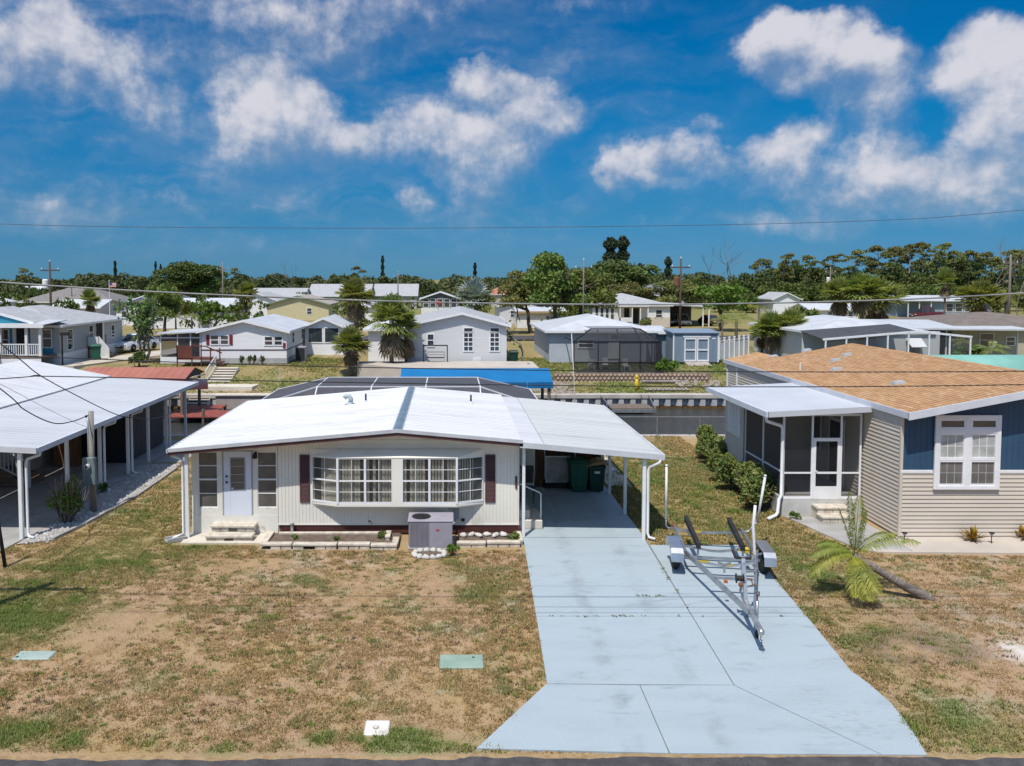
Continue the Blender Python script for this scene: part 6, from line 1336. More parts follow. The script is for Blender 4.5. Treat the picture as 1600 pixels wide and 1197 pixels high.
def far_house(label, X0, X1, Y0, Y1, eave, ridge, wallm, roofm, axis='y', z0=None, over=.35, wins=(), name='house', skirt=None, trim=None, cat='house', rx=None):
    z0 = FAR_Z if z0 is None else z0; t = thing(name, label, cat, (X0, Y0, z0)); w, d = X1 - X0, Y1 - Y0; rx = w / 2 if rx is None else rx; tm = trim or TRIM; e, r = eave, ridge
    b = MB()
    if axis == 'y':
        b.prism([(0, 0), (w, 0), (w, e), (rx, r - .05), (0, e)], 0, d, 'xz'); b.build('wall', wallm, t); k = (r - e) / rx; k2 = (r - e) / (w - rx)
        MB().sheet([(-over, -over, e - k * over + .02), (rx, -over, r + .02), (rx, d + over, r + .02), (-over, d + over, e - k * over + .02)], .10).build('roof_slope', roofm, t); MB().sheet([(rx + .002, -over, r + .02), (w + over, -over, e - k2 * over + .02), (w + over, d + over, e - k2 * over + .02), (rx + .002, d + over, r + .02)], .10).build('roof_slope', roofm, t)
        for (xa, za, xb, zb) in ((-over - .02, e - k * over, rx, r), (rx, r, w + over + .02, e - k2 * over)): MB().hexa([(xa, -over - .05, za - .14), (xb, -over - .05, zb - .14), (xb, -over - .003, zb - .14), (xa, -over - .003, za - .14)], [(xa, -over - .05, za + .04), (xb, -over - .05, zb + .04), (xb, -over - .003, zb + .04), (xa, -over - .003, za + .04)]).build('rake_board', tm, t)
        for xx in (-over - .06, w + over + .002): MB().box(xx, -over, e - .2, xx + .058, d + over, e - .0).build('gutter', tm, t)
    elif axis == 'x':
        b.prism([(0, 0), (d, 0), (d, e), (d / 2, r - .05), (0, e)], 0, w, 'yz'); b.build('wall', wallm, t); k = (r - e) / (d / 2)
        MB().sheet([(-over, -over, e - k * over + .02), (w + over, -over, e - k * over + .02), (w + over, d / 2, r + .02), (-over, d / 2, r + .02)], .10).build('roof_slope', roofm, t); MB().sheet([(-over, d + over, e - k * over + .02), (w + over, d + over, e - k * over + .02), (w + over, d / 2 + .002, r + .02), (-over, d / 2 + .002, r + .02)], .10).build('roof_slope', roofm, t)
        MB().box(-over, -over - .06, e - k * over - .14, w + over, -over - .002, e - k * over + .03).build('gutter', tm, t)
    else:  # hip
        b.box(0, 0, 0, w, d, e); b.build('wall', wallm, t); h = min(w, d) / 2; P = [(-over, -over, e), (w + over, -over, e), (w + over, d + over, e), (-over, d + over, e)]; A, B = ((w / 2, h, r), (w / 2, d - h, r)) if d > w else ((h, d / 2, r), (w - h, d / 2, r))
        faces = [(0, 1, 4), (1, 2, 5, 4), (2, 3, 5), (3, 0, 4, 5)] if d > w else [(0, 1, 5, 4), (1, 2, 5), (2, 3, 4, 5), (3, 0, 4)]
        b = MB(); b.add(P + [A, B], faces + [(3, 2, 1, 0)]); b.build('roof', roofm, t)
        MB().box(-over, -over - .05, e - .16, w + over, -over - .002, e - .002).box(w + over + .002, -over, e - .16, w + over + .05, d + over, e - .002).box(-over - .05, -over, e - .16, -over - .002, d + over, e - .002).build('fascia', tm, t)
    if skirt: MB().box(-.02, -.025, 0, w + .02, d + .02, .45).build('skirting', skirt, t)
    for wn_ in wins: fwin(t, *wn_)
    return t
GREYS = mat('grey_shingle', (.40, .405, .41), (.33, .335, .34), rough=.9, scale=1.5, stretch=(3, 1, 1), fine=.15)
DGREYS = mat('dark_shingle', (.10, .105, .115), (.075, .078, .085), rough=.9, scale=1.5, fine=.15)
BROWNS = mat('brown_shingle', (.20, .165, .14), (.15, .125, .105), rough=.9, scale=1.5, fine=.2)
REDT = mat('red_tile', (.42, .17, .10), (.36, .14, .085), rough=.8)
GREYW = mat('grey_lap', (.64, .64, .64), (.60, .60, .60), rough=.6, stretch=(.3, .3, 8), scale=1)
GREYW2 = mat('mid_grey_lap', (.44, .445, .43), (.40, .405, .39), rough=.6, stretch=(.3, .3, 8), scale=1)
WHITEW = mat('white_lap', (.80, .80, .81), (.74, .74, .75), rough=.55, stretch=(.4, .4, 6), scale=1)
TEAL = mat('teal_paint', (.03, .26, .38), (.025, .22, .33), rough=.55)
BLUEG = mat('blue_grey_siding', (.20, .26, .33), (.18, .235, .30), rough=.6, stretch=(6, 6, .4), scale=1)
BUTTER = mat('butter_paint', (.60, .53, .32), (.56, .49, .30), rough=.6)
TANH = mat('pale_tan_wall', (.50, .45, .33), (.45, .40, .30), rough=.65)
DECKRED = mat('deck_red', (.15, .045, .03), (.11, .035, .025), rough=.7)
# --- teal porch house, far left
t = far_house('grey sided house with bright teal porch front at the far left', -38.6, -29.2, 60, 71.6, 3.05, 4.35, GREYW2, GREYS, 'hip', wins=[(9.4, 1.2, 1.1, .8, 1.5, 'R'), (9.4, 4.9, 1.6, .7, 1.1, 'R'), (9.4, 9.2, 1.5, .6, 1.0, 'R')])
MB().box(9.4, 6.3, 1.0, 9.43, 7.4, 3.0).build('side_door', DARK, t); MB().box(9.4, 7.4, .9, 9.44, 7.7, 3.0).build('door_trim', TRIM, t); MB().box(-.02, -.02, 0, 9.45, 11.6, .9).build('skirting', WHITEW, t)
MB().box(1.2, -.05, .9, 8.9, -.003, 3.0).build('porch_back_wall', TEAL, t); MB().box(6.2, -.10, .95, 7.1, -.052, 2.85).build('front_door', DARK, t); MB().box(7.25, -.09, .95, 7.9, -.052, 2.9).box(5.9, -.09, .95, 6.19, -.052, 2.9).build('door_trim', TRIM, t)
fwin(t, 4.9, -.05, 1.2, .7, 1.5); fwin(t, 8.2, -.05, 1.4, .6, 1.3)
MB().box(.8, -2.4, .75, 9.2, -.06, .9).build('porch_floor', WOOD, t); MB().box(.8, -2.42, 0, 9.2, -2.38, .74).build('porch_skirt', WHITEW, t)
for x in (1.0, 4.2, 6.2, 8.1, 9.1): MB().cbox(x - .09, -2.35, .9, x + .09, -2.17, 3.0, .01).build('porch_post', WHITE, t)
for (xa, xb) in ((6.3, 8.0), (8.2, 9.0)):
    b = MB(); b.box(xa, -2.3, 1.75, xb, -2.22, 1.82); b.box(xa, -2.3, .98, xb, -2.22, 1.04); r_ = b.build('railing', WHITE, t); x = xa + .05
    while x < xb: MB().box(x, -2.28, 1.04, x + .05, -2.24, 1.75).build('baluster', WHITE, r_); x += .16
MB().prism([(.5, 3.0), (9.5, 3.0), (9.5, 3.25), (.5, 3.25)], -2.6, -2.5, 'xz').build('porch_fascia', TRIM, t)
MB().sheet([(.4, -2.6, 3.26), (9.6, -2.6, 3.26), (9.6, .8, 3.42), (.4, .8, 3.42)], .06).build('porch_roof', WHITE_METAL, t)
MB().prism([(1.0, 3.3), (8.2, 3.3), (4.6, 4.25)], -1.9, -1.8, 'xz').build('teal_gable', TEAL, t); MB().bar((.7, -1.95, 3.3), (4.6, -1.95, 4.36), .14, .16).bar((4.6, -1.95, 4.36), (8.5, -1.95, 3.3), .14, .16).build('gable_trim', TRIM, t); MB().sheet([(.7, -1.9, 3.32), (4.6, -1.9, 4.4), (4.6, 2.6, 4.4), (.7, 2.6, 3.32)], .06).sheet([(4.602, -1.9, 4.4), (8.5, -1.9, 3.32), (8.5, 2.6, 3.32), (4.602, 2.6, 4.4)], .06).build('gable_roof', GREYS, t)
for i in range(5): MB().box(3.9, -3.9 + .3 * i, .15 * i, 5.9, -3.6 + .3 * i, .15 * (i + 1)).build('porch_step', DECKRED, t)
for x in (3.75, 6.05): MB().bar((x, -3.9, .9), (x, -2.4, 1.75), .1, .3).build('stair_side', WHITE, t)
# its side deck
sd = thing('side_deck', 'small red brown side deck with white railing on the grey house', 'deck', (-29.15, 64.5, FAR_Z)); sd.scale = (.58, 1, 1); MB().box(0, 0, .85, 1.6, 1.4, .95).build('floor', DECKRED, sd)
for x, y in ((.05, .05), (1.5, .05), (1.5, 1.3)): MB().box(x, y, 0, x + .1, y + .1, 1.95).build('post', DECKRED, sd)
MB().box(.1, .02, 1.1, 1.5, .08, 1.85).build('rail_panel', WHITE, sd); MB().hexa([(1.6, .0, .1), (3.0, 0, .1), (3.0, .06, .1), (1.6, .06, .1)], [(1.6, 0, 1.9), (3.0, 0, .9), (3.0, .06, .9), (1.6, .06, 1.9)]).build('stair_rail', WHITE, sd)
for i in range(5): MB().box(1.6 + .28 * i, .1, .75 - .17 * i, 1.9 + .28 * i, 1.3, .85 - .17 * i).build('tread', DECKRED, sd)
bin_obj((-27.9, 63.2, FAR_Z), .4, 'large round green bin beside the grey house deck', sc=1.25)
q = spot(98, 59); t = thing('mailbox_post', 'dark lamp post standing before the grey house', 'post', tuple(q)); MB().lathe([(.07, 0), (.06, 2.6)], 8).build('shaft', BLACK, t); MB().cbox(-.1, -.15, 2.55, .5, .15, 2.8, .02).build('arm', BLACK, t); MB().cbox(-.25, -.25, 0, .25, .25, .2, .03).build('foot', BLACK, t)
t = thing('pale_drive', None, None); tag(t, kind='structure'); MB().prism([(-30.5, 58), (-27.5, 58.5), (-20.6, 75), (-20, 84), (-24.5, 84), (-25.5, 72)], FAR_Z - .2, FAR_Z + .13).build('slab', PALE2, t)
# --- cars
def car(label, loc, rz, body, cat='car', kind='sedan', group='parked vehicles'):
    t = thing('parked_' + ('truck' if kind == 'truck' else 'car'), label, cat, loc, rz, group); L, W_ = (5.4, 1.95) if kind == 'truck' else (4.6, 1.82); hb = .95 if kind == 'truck' else .82
    paint = body
    # stations along x (front at -L/2): (x, half width, z low, z high)
    st = [(-L / 2, .72, .35, .62), (-L / 2 + .15, .86, .25, .72), (-L / 4, .9, .22, hb), (0, .91, .22, hb + .04), (L / 4, .91, .22, hb + .05), (L / 2 - .15, .87, .25, hb), (L / 2, .78, .38, hb - .1)]
    b = MB(); k = W_ / 1.82
    for (x, w, zl, zh) in st: w *= k; b.v += [(x, -w, zl), (x, -w * 1.0, (zl + zh) / 2), (x, -w * .9, zh), (x, w * .9, zh), (x, w, (zl + zh) / 2), (x, w, zl)]
    for i in range(len(st) - 1):
        for j in range(6): a = i * 6 + j; c = i * 6 + (j + 1) % 6; b.f.append((a, c, c + 6, a + 6))
    b.f += [tuple(range(5, -1, -1)), tuple(range(len(st) * 6 - 6, len(st) * 6))]; b.build('body', paint, t, False)
    x0, x1, x2, x3, zt_ = (-.9, -.3, 1.0, 1.75, 1.45) if kind == 'sedan' else (-1.2, -.6, .55, .75, 1.85) if kind == 'truck' else (-1.1, -.4, 1.7, 2.1, 1.62)
    b = MB(); w0, w1 = .82 * k, .62 * k; b.hexa([(x0, -w0, hb), (x3, -w0, hb), (x3, w0, hb), (x0, w0, hb)], [(x1, -w1, zt_ - .06), (x2, -w1, zt_ - .06), (x2, w1, zt_ - .06), (x1, w1, zt_ - .06)]); b.build('glasshouse', glass('car_glass', (.02, .024, .028), .98), t)
    MB().hexa([(x1 - .06, -w1 - .03, zt_ - .08), (x2 + .06, -w1 - .03, zt_ - .08), (x2 + .06, w1 + .03, zt_ - .08), (x1 - .06, w1 + .03, zt_ - .08)], [(x1 + .1, -w1 * .9, zt_), (x2 - .1, -w1 * .9, zt_), (x2 - .1, w1 * .9, zt_), (x1 + .1, w1 * .9, zt_)]).build('roof', paint, t)
    for s_ in (-1, 1):
        MB().bar((x0, s_ * w0, hb), (x1, s_ * w1, zt_ - .04), .06).bar((x3, s_ * w0, hb), (x2, s_ * w1, zt_ - .04), .07).bar(((x1 + x2) / 2, s_ * w0, hb), ((x1 + x2) / 2, s_ * w1, zt_ - .04), .05).build('pillar', paint, t)
        for x in (-L * .30, L * .30):
            w = MB(); w.lathe([(.2, -.1), (.31, -.09), (.33, 0), (.31, .09), (.2, .1)], 18, (x, s_ * .84 * k, .33), 'y'); o = w.build('wheel', BLACK, t, True); MB().lathe([(.04, -.105), (.19, -.08), (.19, .08), (.04, .105)], 12, (x, s_ * .84 * k, .33), 'y').build('rim', ALU, o)
        MB().cbox(-L / 2 - .02, s_ * .62 * k - .16, .56, -L / 2 + .14, s_ * .62 * k + .16, .68, .03).build('headlight', mat('lamp_glass', (.6, .62, .65), rough=.15), t); MB().cbox(L / 2 - .1, s_ * .66 * k - .12, .60, L / 2 + .015, s_ * .66 * k + .12, .76, .03).build('tail_light', mat('tail_red', (.35, .03, .03)), t)
    MB().cbox(-L / 2 - .03, -.55, .34, -L / 2 + .1, .55, .50, .02).build('grille', BLACK, t); MB().box(-L / 2 - .036, -.24, .43, -L / 2 - .031, .24, .53).build('licence_plate', WHITE, t)
    if kind == 'truck': MB().box(.9, -.75, .97, 2.55, .75, .985).build('bed_liner', BLACK, t)
    return t
CARW = mat('white_car_paint', (.72, .73, .75), (.70, .71, .73), rough=.18, spec=.6, coat=.6, fine=0); CARR = mat('dark_red_paint', (.10, .008, .014), (.09, .008, .012), rough=.2, coat=.6, fine=0); CARG = mat('silver_paint', (.42, .43, .44), rough=.25, metal=.5, fine=0)
q = spot(202, 70.5); car('white sedan parked facing the camera beside the grey house', (q.x, q.y + 1.5, FAR_Z + .14), R(72), CARW)
# --- white mobile home with screened porch
t = far_house('white mobile home with red shutters and screened corner porch', -19.0, -12.45, 61.5, 72, 2.55, 3.35, WHITEW, WHITE_METAL, 'y', over=.3, rx=3.3, wins=[(.75, 0, 1.5, .55, .65, 'F', 1, 2), (1.5, 0, 1.5, .55, .65, 'F', 1, 2), (4.9, 0, 1.45, .55, .6, 'F', 1, 2), (5.65, 0, 1.45, .55, .6, 'F', 1, 2), (6.55, 2.2, 1.4, .7, .9, 'R'), (6.55, 6.2, 1.5, .7, .8, 'R')])
for (x0, x1) in ((.38, .60), (2.18, 2.40), (6.28, 6.48)): MB().box(x0, -.05, 1.45 if x0 < 6 else 1.2, x1, -.002, 2.22 if x0 < 6 else 1.6).build('shutter', mat('red_shutter', (.22, .02, .03)), t)
MB().box(-.01, -.03, 1.02, 6.56, -.002, 1.09).box(6.552, 0, 1.02, 6.58, 10, 1.09).build('belt_stripe', MAROON, t); MB().box(-.02, -.02, 0, 6.58, 10, .42).build('skirting', mat('block_skirt', (.42, .42, .42), (.34, .34, .34)), t)
ps = thing('screened_porch', 'dark screened porch at the left corner of the white mobile home', 'porch', (-22.2, 61.5, FAR_Z)); MB().box(0, 0, 0, 3.15, .1, .5).box(0, .1, 0, .1, 4, .5).build('base', WHITEW, ps)
for x in (0, 1.3, 2.3, 3.05): MB().cbox(x, 0, .5, x + .09, .09, 2.35, .01).build('post', TRIM, ps)
MB().box(.09, .01, 1.95, 3.05, .08, 2.03).build('header', TRIM, ps)
for (xa, xb) in ((.09, 1.3), (1.39, 2.3), (2.39, 3.05)): MB().quad((xa, .05, .5), (xb, .05, .5), (xb, .05, 2.35), (xa, .05, 2.35)).build('screen', SCREEN_DARK, ps)
MB().box(.15, 3.5, .0, 3.1, 3.6, 2.3).build('back_wall', WHITEW, ps); MB().sheet([(-.3, -.3, 2.35), (3.4, -.3, 2.52), (3.4, 4.4, 2.52), (-.3, 4.4, 2.35)], .1).build('roof', WHITE_METAL, ps)
dk = thing('wooden_deck', 'dark red wooden deck and steps at the screened porch', 'deck', (-20.4, 59.9, FAR_Z)); MB().box(0, 0, .45, 2.6, 1.4, .55).build('floor', DECKRED, dk); MB().box(0, 0, .5, 1.1, .08, 1.5).build('board_side', DECKRED, dk)
for x in (0, 1.1, 1.8, 2.5, 3.2): MB().box(x, .0, -.2, x + .08, .08, 1.55 - .2 * (x > 2.4)).build('post', DECKRED, dk)
MB().bar((1.1, .04, 1.55), (2.2, .04, 1.45), .08).bar((2.2, .04, 1.45), (3.4, .04, .95), .08).build('handrail', DECKRED, dk)
for i in range(3): MB().box(2.6 + .3 * i, .1, .30 - .15 * i, 2.95 + .3 * i, 1.3, .38 - .15 * i).build('tread', DECKRED, dk)
w2 = far_house('white sunroom wing with big windows behind the white mobile home', -12.3, -9.0, 68.5, 75, 2.5, 3.2, WHITEW, WHITE_METAL, 'y', over=.3, wins=[(.35, 0, 1.1, 1.15, 1.2, 'F', 1, 1), (1.75, 0, 1.1, 1.15, 1.2, 'F', 1, 1), (3.3, .4, 1.0, 1.8, 1.2, 'R', 2, 1)], name='sunroom')
for k, x in enumerate((-15.2, -14.6, -14.25, -13.6)): plant('potted_shrub', ('small dark shrub nearest the deck of the white mobile home', 'second small dark shrub along the white mobile home', 'third small dark shrub along the white mobile home', 'faintest small shrub along the white mobile home')[k], 'shrub', (x - .6, 61.0, FAR_Z), bush_meshes(130 + k, .22, .2, .8, LEAF_D, .1, 160), ('stems', 'leaves'), .9)
t = thing('condenser_unit', 'pair of grey air conditioners fenced beside the white mobile home', 'air conditioner', (-12.0, 62.6, FAR_Z)); MB().cbox(0, 0, 0, .8, .8, 1.2, .03).build('cabinet', ACM, t); MB().box(.05, -.02, .1, .75, -.001, 1.1).build('grille', DARK, t)
# --- grey gabled house
t = far_house('light grey gabled house with two tall windows above the blue canopy', -3.05, 4.35, 59.2, 73, 3.15, 4.02, GREYW, GREYS, 'y', over=.3, rx=4.1, wins=[(1.55, 0, 1.55, .42, .85, 'F', 1, 2), (4.25, 0, 1.2, .62, 1.3, 'F', 2, 4), (6.2, 0, 1.2, .62, 1.3, 'F', 2, 4)])
for x in (4.25, 6.2): fwin(t, x, 0, 2.62, .62, .25, 'F', 1, 1)
MB().box(4.9, -.03, .25, 5.5, -.002, .7).build('access_panel', WHITEW, t)
w3 = far_house('low white wing behind the two palms', -6.3, -3.2, 63, 70, 2.6, 3.3, WHITEW, WHITE_METAL, 'hip', wins=[(1.6, 0, .9, .5, 1.0)], name='house_wing')
sw = thing('garden_swing', 'black metal swing frame standing before the light grey house', 'swing', (-1.8, 58.2, 1.72))
for x in (0, 1.75): MB().tube([(x, -.1, 0), (x, 0, 1.2), (x, .1, 0)], .04, 6).build('leg', BLACK, sw)
MB().tube([(0, 0, 1.2), (1.75, 0, 1.2)], .045, 6).build('top_bar', BLACK, sw); MB().box(.2, -.2, .28, 1.55, .2, .33).build('seat', BLACK, sw); MB().tube([(.2, .2, .35), (.2, .22, .7), (1.55, .22, .7), (1.55, .2, .35)], .02, 6).tube([(.2, .2, .5), (1.55, .2, .5)], .015, 5).build('backrest', BLACK, sw)
bin_obj((4.95, 60.0, FAR_Z), 0, 'green bin at the right corner of the light grey house', sc=1.05, bodym=GB2)
# --- screened pool house
HS = far_house('grey house with white roof behind the black pool screen', 7.9, 16.2, 62.2, 73, 2.5, 3.55, mat('pale_blue_grey', (.46, .50, .55), (.42, .46, .51)), WHITE_METAL, 'hip', wins=[(2.3, 0, 1.2, 1.1, .6)])
MB().box(4.6, -.05, .3, 5.5, -.003, 2.3).build('door', WHITE, HS); MB().prism([(4.75 + .3 * 0, 1.85), (5.35, 1.85), (5.25, 2.1), (5.05, 2.18), (4.85, 2.1)], -.06, -.051, 'xz').build('door_light', GLASS, HS)
BCM = mat('black_frame', (.02, .02, .022), rough=.5); SCG = mat('black_screen', (.03, .032, .036), (.04, .04, .045), rough=.9, alpha=.62, fine=0)
PS = thing('screen_enclosure', 'black framed pool screen on the grey house by the lattice wall', 'pool cage', (9.1, 57.6, FAR_Z - .35)); w = 6.3
for (p, q_) in [((x, 0, 0), (x, 0, 2.35)) for x in (0, 1.75, 3.3, 4.8, 6.3)] + [((x, 0, 2.35), (xx, 1.1, 3.2)) for x, xx in ((0, 1.4), (1.75, 1.9), (3.3, 3.3), (4.8, 4.6), (6.3, 5.0))] + [((0, 0, 2.35), (w, 0, 2.35)), ((1.4, 1.1, 3.2), (5.0, 1.1, 3.2)), ((0, 0, .85), (w, 0, .85)), ((w, 0, 2.35), (w, 4.4, 2.35)), ((0, 0, 2.35), (0, 4.4, 2.35))] + [((w, y, 0), (w, y, 2.35)) for y in (.6, 1.2, 1.8, 2.6)]: MB().bar(p, q_, .07).build('frame', BCM, PS)
for p in ([(0, 0, 0), (w, 0, 0), (w, 0, 2.35), (0, 0, 2.35)], [(0, 0, 2.35), (w, 0, 2.35), (5.0, 1.1, 3.2), (1.4, 1.1, 3.2)], [(w, 0, 0), (w, 4.4, 0), (w, 4.4, 2.35), (w, 0, 2.35)], [(1.4, 1.1, 3.2), (5, 1.1, 3.2), (5, 4.4, 3.2), (1.4, 4.4, 3.2)], [(w, 0, 2.35), (w, 4.4, 2.35), (5, 4.4, 3.2), (5, 1.1, 3.2)]): MB().quad(*p).build('screen', SCG, PS)
MB().box(-.2, -.15, -.3, w + .2, 4.5, .05).build('slab', CONCRETE, PS)
def patio_chair(x, y, rz, lb):
    t = thing('patio_chair', lb, 'chair', (x, y, FAR_Z - .3), rz, 'patio chairs in the pool screen')
    MB().box(-.25, -.25, .4, .25, .25, .45).build('seat', WHITE, t); MB().box(-.25, .22, .45, .25, .27, .95).build('backrest', WHITE, t)
    for sx in (-.22, .22):
        for sy in (-.22, .22): MB().box(sx - .02, sy - .02, 0, sx + .02, sy + .02, .4).build('leg', WHITE, t)
patio_chair(13.1, 58.6, .2, 'white patio chair in the middle of the black pool screen'); patio_chair(10.6, 58.7, 2.8, 'white patio chair nearest the left end of the black screen'); patio_chair(11.7, 59.3, 0, 'white patio chair behind the table in the black screen')
t = thing('patio_table', 'pale patio table inside the black pool screen', 'table', (11.7, 58.5, FAR_Z - .3)); MB().cbox(-.8, -.45, .68, .8, .45, .74, .02).build('top', WHITE, t)
for sx in (-.7, .7):
    for sy in (-.35, .35): MB().box(sx - .03, sy - .03, 0, sx + .03, sy + .03, .68).build('leg', BLACK, t)
far_house('blue grey garage wing between the pool screen and the shed', 15.2, 17.6, 63.5, 70, 2.3, 2.6, BLUEG, WHITE_METAL, 'x', over=.2, name='garage_wing')
# --- blue shed
SHB = thing('garden_shed', 'blue grey garden shed with white double doors', 'shed', (17.3, 61.3, FAR_Z)); MB().hexa([(0, 0, .12), (3.5, 0, .12), (3.5, 2.6, .12), (0, 2.6, .12)], [(0, 0, 2.36), (3.5, 0, 2.36), (3.5, 2.6, 2.5), (0, 2.6, 2.5)]).build('wall', BLUEG, SHB)
MB().sheet([(-.1, -.12, 2.40), (3.6, -.12, 2.40), (3.6, 2.7, 2.56), (-.1, 2.7, 2.56)], .05).build('roof', BLUEG, SHB)
for x in (-.02, 3.42): MB().box(x, -.03, .12, x + .1, -.002, 2.34).build('corner_trim', TRIM, SHB)
for (x0, x1) in ((.85, 1.78), (1.82, 2.75)):
    d = MB(); d.box(x0, -.06, .18, x0 + .1, -.003, 2.0); d.box(x1 - .1, -.06, .18, x1, -.003, 2.0); d.box(x0 + .1, -.058, 1.88, x1 - .1, -.003, 2.0); d.box(x0 + .1, -.058, .18, x1 - .1, -.003, .30); d.box(x0 + .1, -.058, 1.02, x1 - .1, -.003, 1.12); d.build('door', TRIM, SHB)
MB().box(.75, -.07, 2.03, 2.85, -.003, 2.13).build('door_header', TRIM, SHB); MB().hexa([(.9, -1.0, -.12), (2.7, -1.0, -.12), (2.7, 0, -.05), (.9, 0, -.05)], [(.9, -1.0, -.05), (2.7, -1.0, -.05), (2.7, 0, .15), (.9, 0, .15)]).build('ramp', mat('pallet_grey', (.42, .37, .33)), SHB); MB().cbox(3.0, -.03, 1.88, 3.25, -.003, 1.98, .02).build('plaque', WHITE, SHB); MB().box(.03, .05, -.1, 3.47, 2.55, .12).build('base', DARK, SHB)
VF = thing('vinyl_fence', 'white vinyl fence with capped posts right of the blue shed', 'fence', (21.0, 63.0, FAR_Z))
for i in range(8):
    x, y = i * .62, i * .62; o = MB(); o.cbox(x - .07, y - .07, -.3, x + .07, y + .07, 1.75, .01); o.prism([(x - .09, y - .09), (x + .09, y - .09), (x + .09, y + .09), (x - .09, y + .09)], 1.75, 1.83); o.build('post', TRIM, VF)
    if i < 7: MB().bar((x + .05, y + .05, .72), (x + .57, y + .57, .72), .05, 1.35).build('panel', TRIM, VF); MB().bar((x + .05, y + .05, 1.55), (x + .57, y + .57, 1.55), .06, .08).build('rail', TRIM, VF)
# --- right side: white roofs, lanai, tan house, green canopy
RW = far_house('pale house with broad white metal roof behind the brown shingles', 27.6, 36.0, 60, 72, 2.55, 3.5, mat('grey_white_wall', (.60, .61, .60), (.56, .57, .56)), WHITE_METAL, 'hip', over=.4)
LN = thing('lanai', 'white framed screened lanai with striped awnings behind the brown roof', 'lanai', (26.6, 56.2, FAR_Z + .5)); wl_ = 10.2
zr = lambda x: 1.75 + .085 * x if x < 6.5 else 2.30 - .10 * (x - 6.5)
for x in np.linspace(0, wl_, 8): MB().cbox(x - .05, -.05, 0, x + .05, .05, zr(x), .01).build('post', TRIM, LN)
for (xa, xb) in ((-.2, 6.5), (6.5, wl_ + .1)): MB().bar((xa, 0, zr(xa) + .02), (xb, 0, zr(xb) + .02), .1, .14).build('top_rail', TRIM, LN)
MB().sheet([(-.2, .1, zr(0) + .05), (6.5, .1, zr(6.5) + .05), (6.5, 3.7, zr(6.5) + .35), (-.2, 3.7, zr(0) + .4)], .04).build('screen_roof', mat('black_roof_screen', (.05, .052, .058), (.07, .07, .078), rough=.8), LN)
for x0, x1 in ((0, 6.5), (6.5, wl_)): MB().quad((x0, .02, 0), (x1, .02, 0), (x1, .02, zr(x1)), (x0, .02, zr(x0))).build('screen', mat('light_screen', (.10, .10, .11), alpha=.30, rough=.9, fine=0), LN)
for x in (4.2, 7.6):
    aw = MB(); aw.hexa([(x, 2.6, .95), (x + 1.15, 2.6, .95), (x + 1.15, 3.4, 1.55), (x, 3.4, 1.55)], [(x, 2.58, 1.0), (x + 1.15, 2.58, 1.0), (x + 1.15, 3.4, 1.6), (x, 3.4, 1.6)]); a_ = aw.build('awning', WHITE, LN); MB().box(x + .1, 3.4, .4, x + 1.05, 3.45, 1.1).build('awning_window', GLASS, a_)
MB().box(-.1, 3.5, 0, wl_, 3.6, 2.1).build('back_wall', mat('grey_white_wall', (.47, .48, .48)), LN)
CPF = thing('flat_carport', 'flat white carport roof beside the pale yellow house', 'carport', (33.5, 61.5, FAR_Z)); MB().sheet([(0, 0, 2.75), (11, -1.0, 2.7), (11.2, 7, 3.0), (-3, 7.5, 3.1)], .12).build('roof', WHITE_METAL, CPF)
for x in (.3, 5, 10.5): MB().cbox(x, .2, 0, x + .1, .3, 2.62, .01).build('post', WHITE, CPF)
TH = far_house('pale yellow house with dark brown hip roof at the right edge', 39.8, 52, 63, 74, 2.7, 3.7, TANH, BROWNS, 'hip', over=.45, wins=[(2.2, 0, 1.2, 1.0, 1.0), (4.3, 0, 1.3, .6, .6), (7.5, 0, 1.2, 1.0, 1.0)])
GC = thing('green_canopy', 'pale green fabric boat canopy behind the brown shingle roof', 'canopy', (28.7, 47.2, .62)); GRF = mat('sea_green_fabric', (.20, .42, .36), (.17, .37, .31), rough=.7, scale=.8)
b = MB(); N = 6; prof = [(3.4 * i / N, 1.55 + .95 * math.sin(math.pi * i / N) ** .8) for i in range(N + 1)]
b.v = [(x, y, z) for x in (0, 9) for (y, z) in prof]; b.f = [(i, i + 1, i + 1 + N + 1, i + N + 1) for i in range(N)] + [tuple(range(N + 1)), tuple(range(2 * N + 1, N, -1))]; b.build('cover', GRF, GC, True)
MB().box(0, -.02, 1.3, 9, -.001, 1.56).build('valance', GRF, GC)
for (x, y) in ((.2, .1), (8.8, .1), (.2, 3.3), (8.8, 3.3)): MB().lathe([(.1, -2.2), (.1, 1.6)], 8, (x, y, 0)).build('piling', WOOD, GC)
plant('flower_bush', 'yellow flowering bush in front of the lanai', 'shrub', (36.2, 55.6, FAR_Z - .4), bush_meshes(150, 2.0, .5, .9, mat('yellow_bloom', (.50, .42, .03), (.22, .24, .03), scale=3, lo=.45, hi=.6), .09, 900), ('stems', 'leaves'))
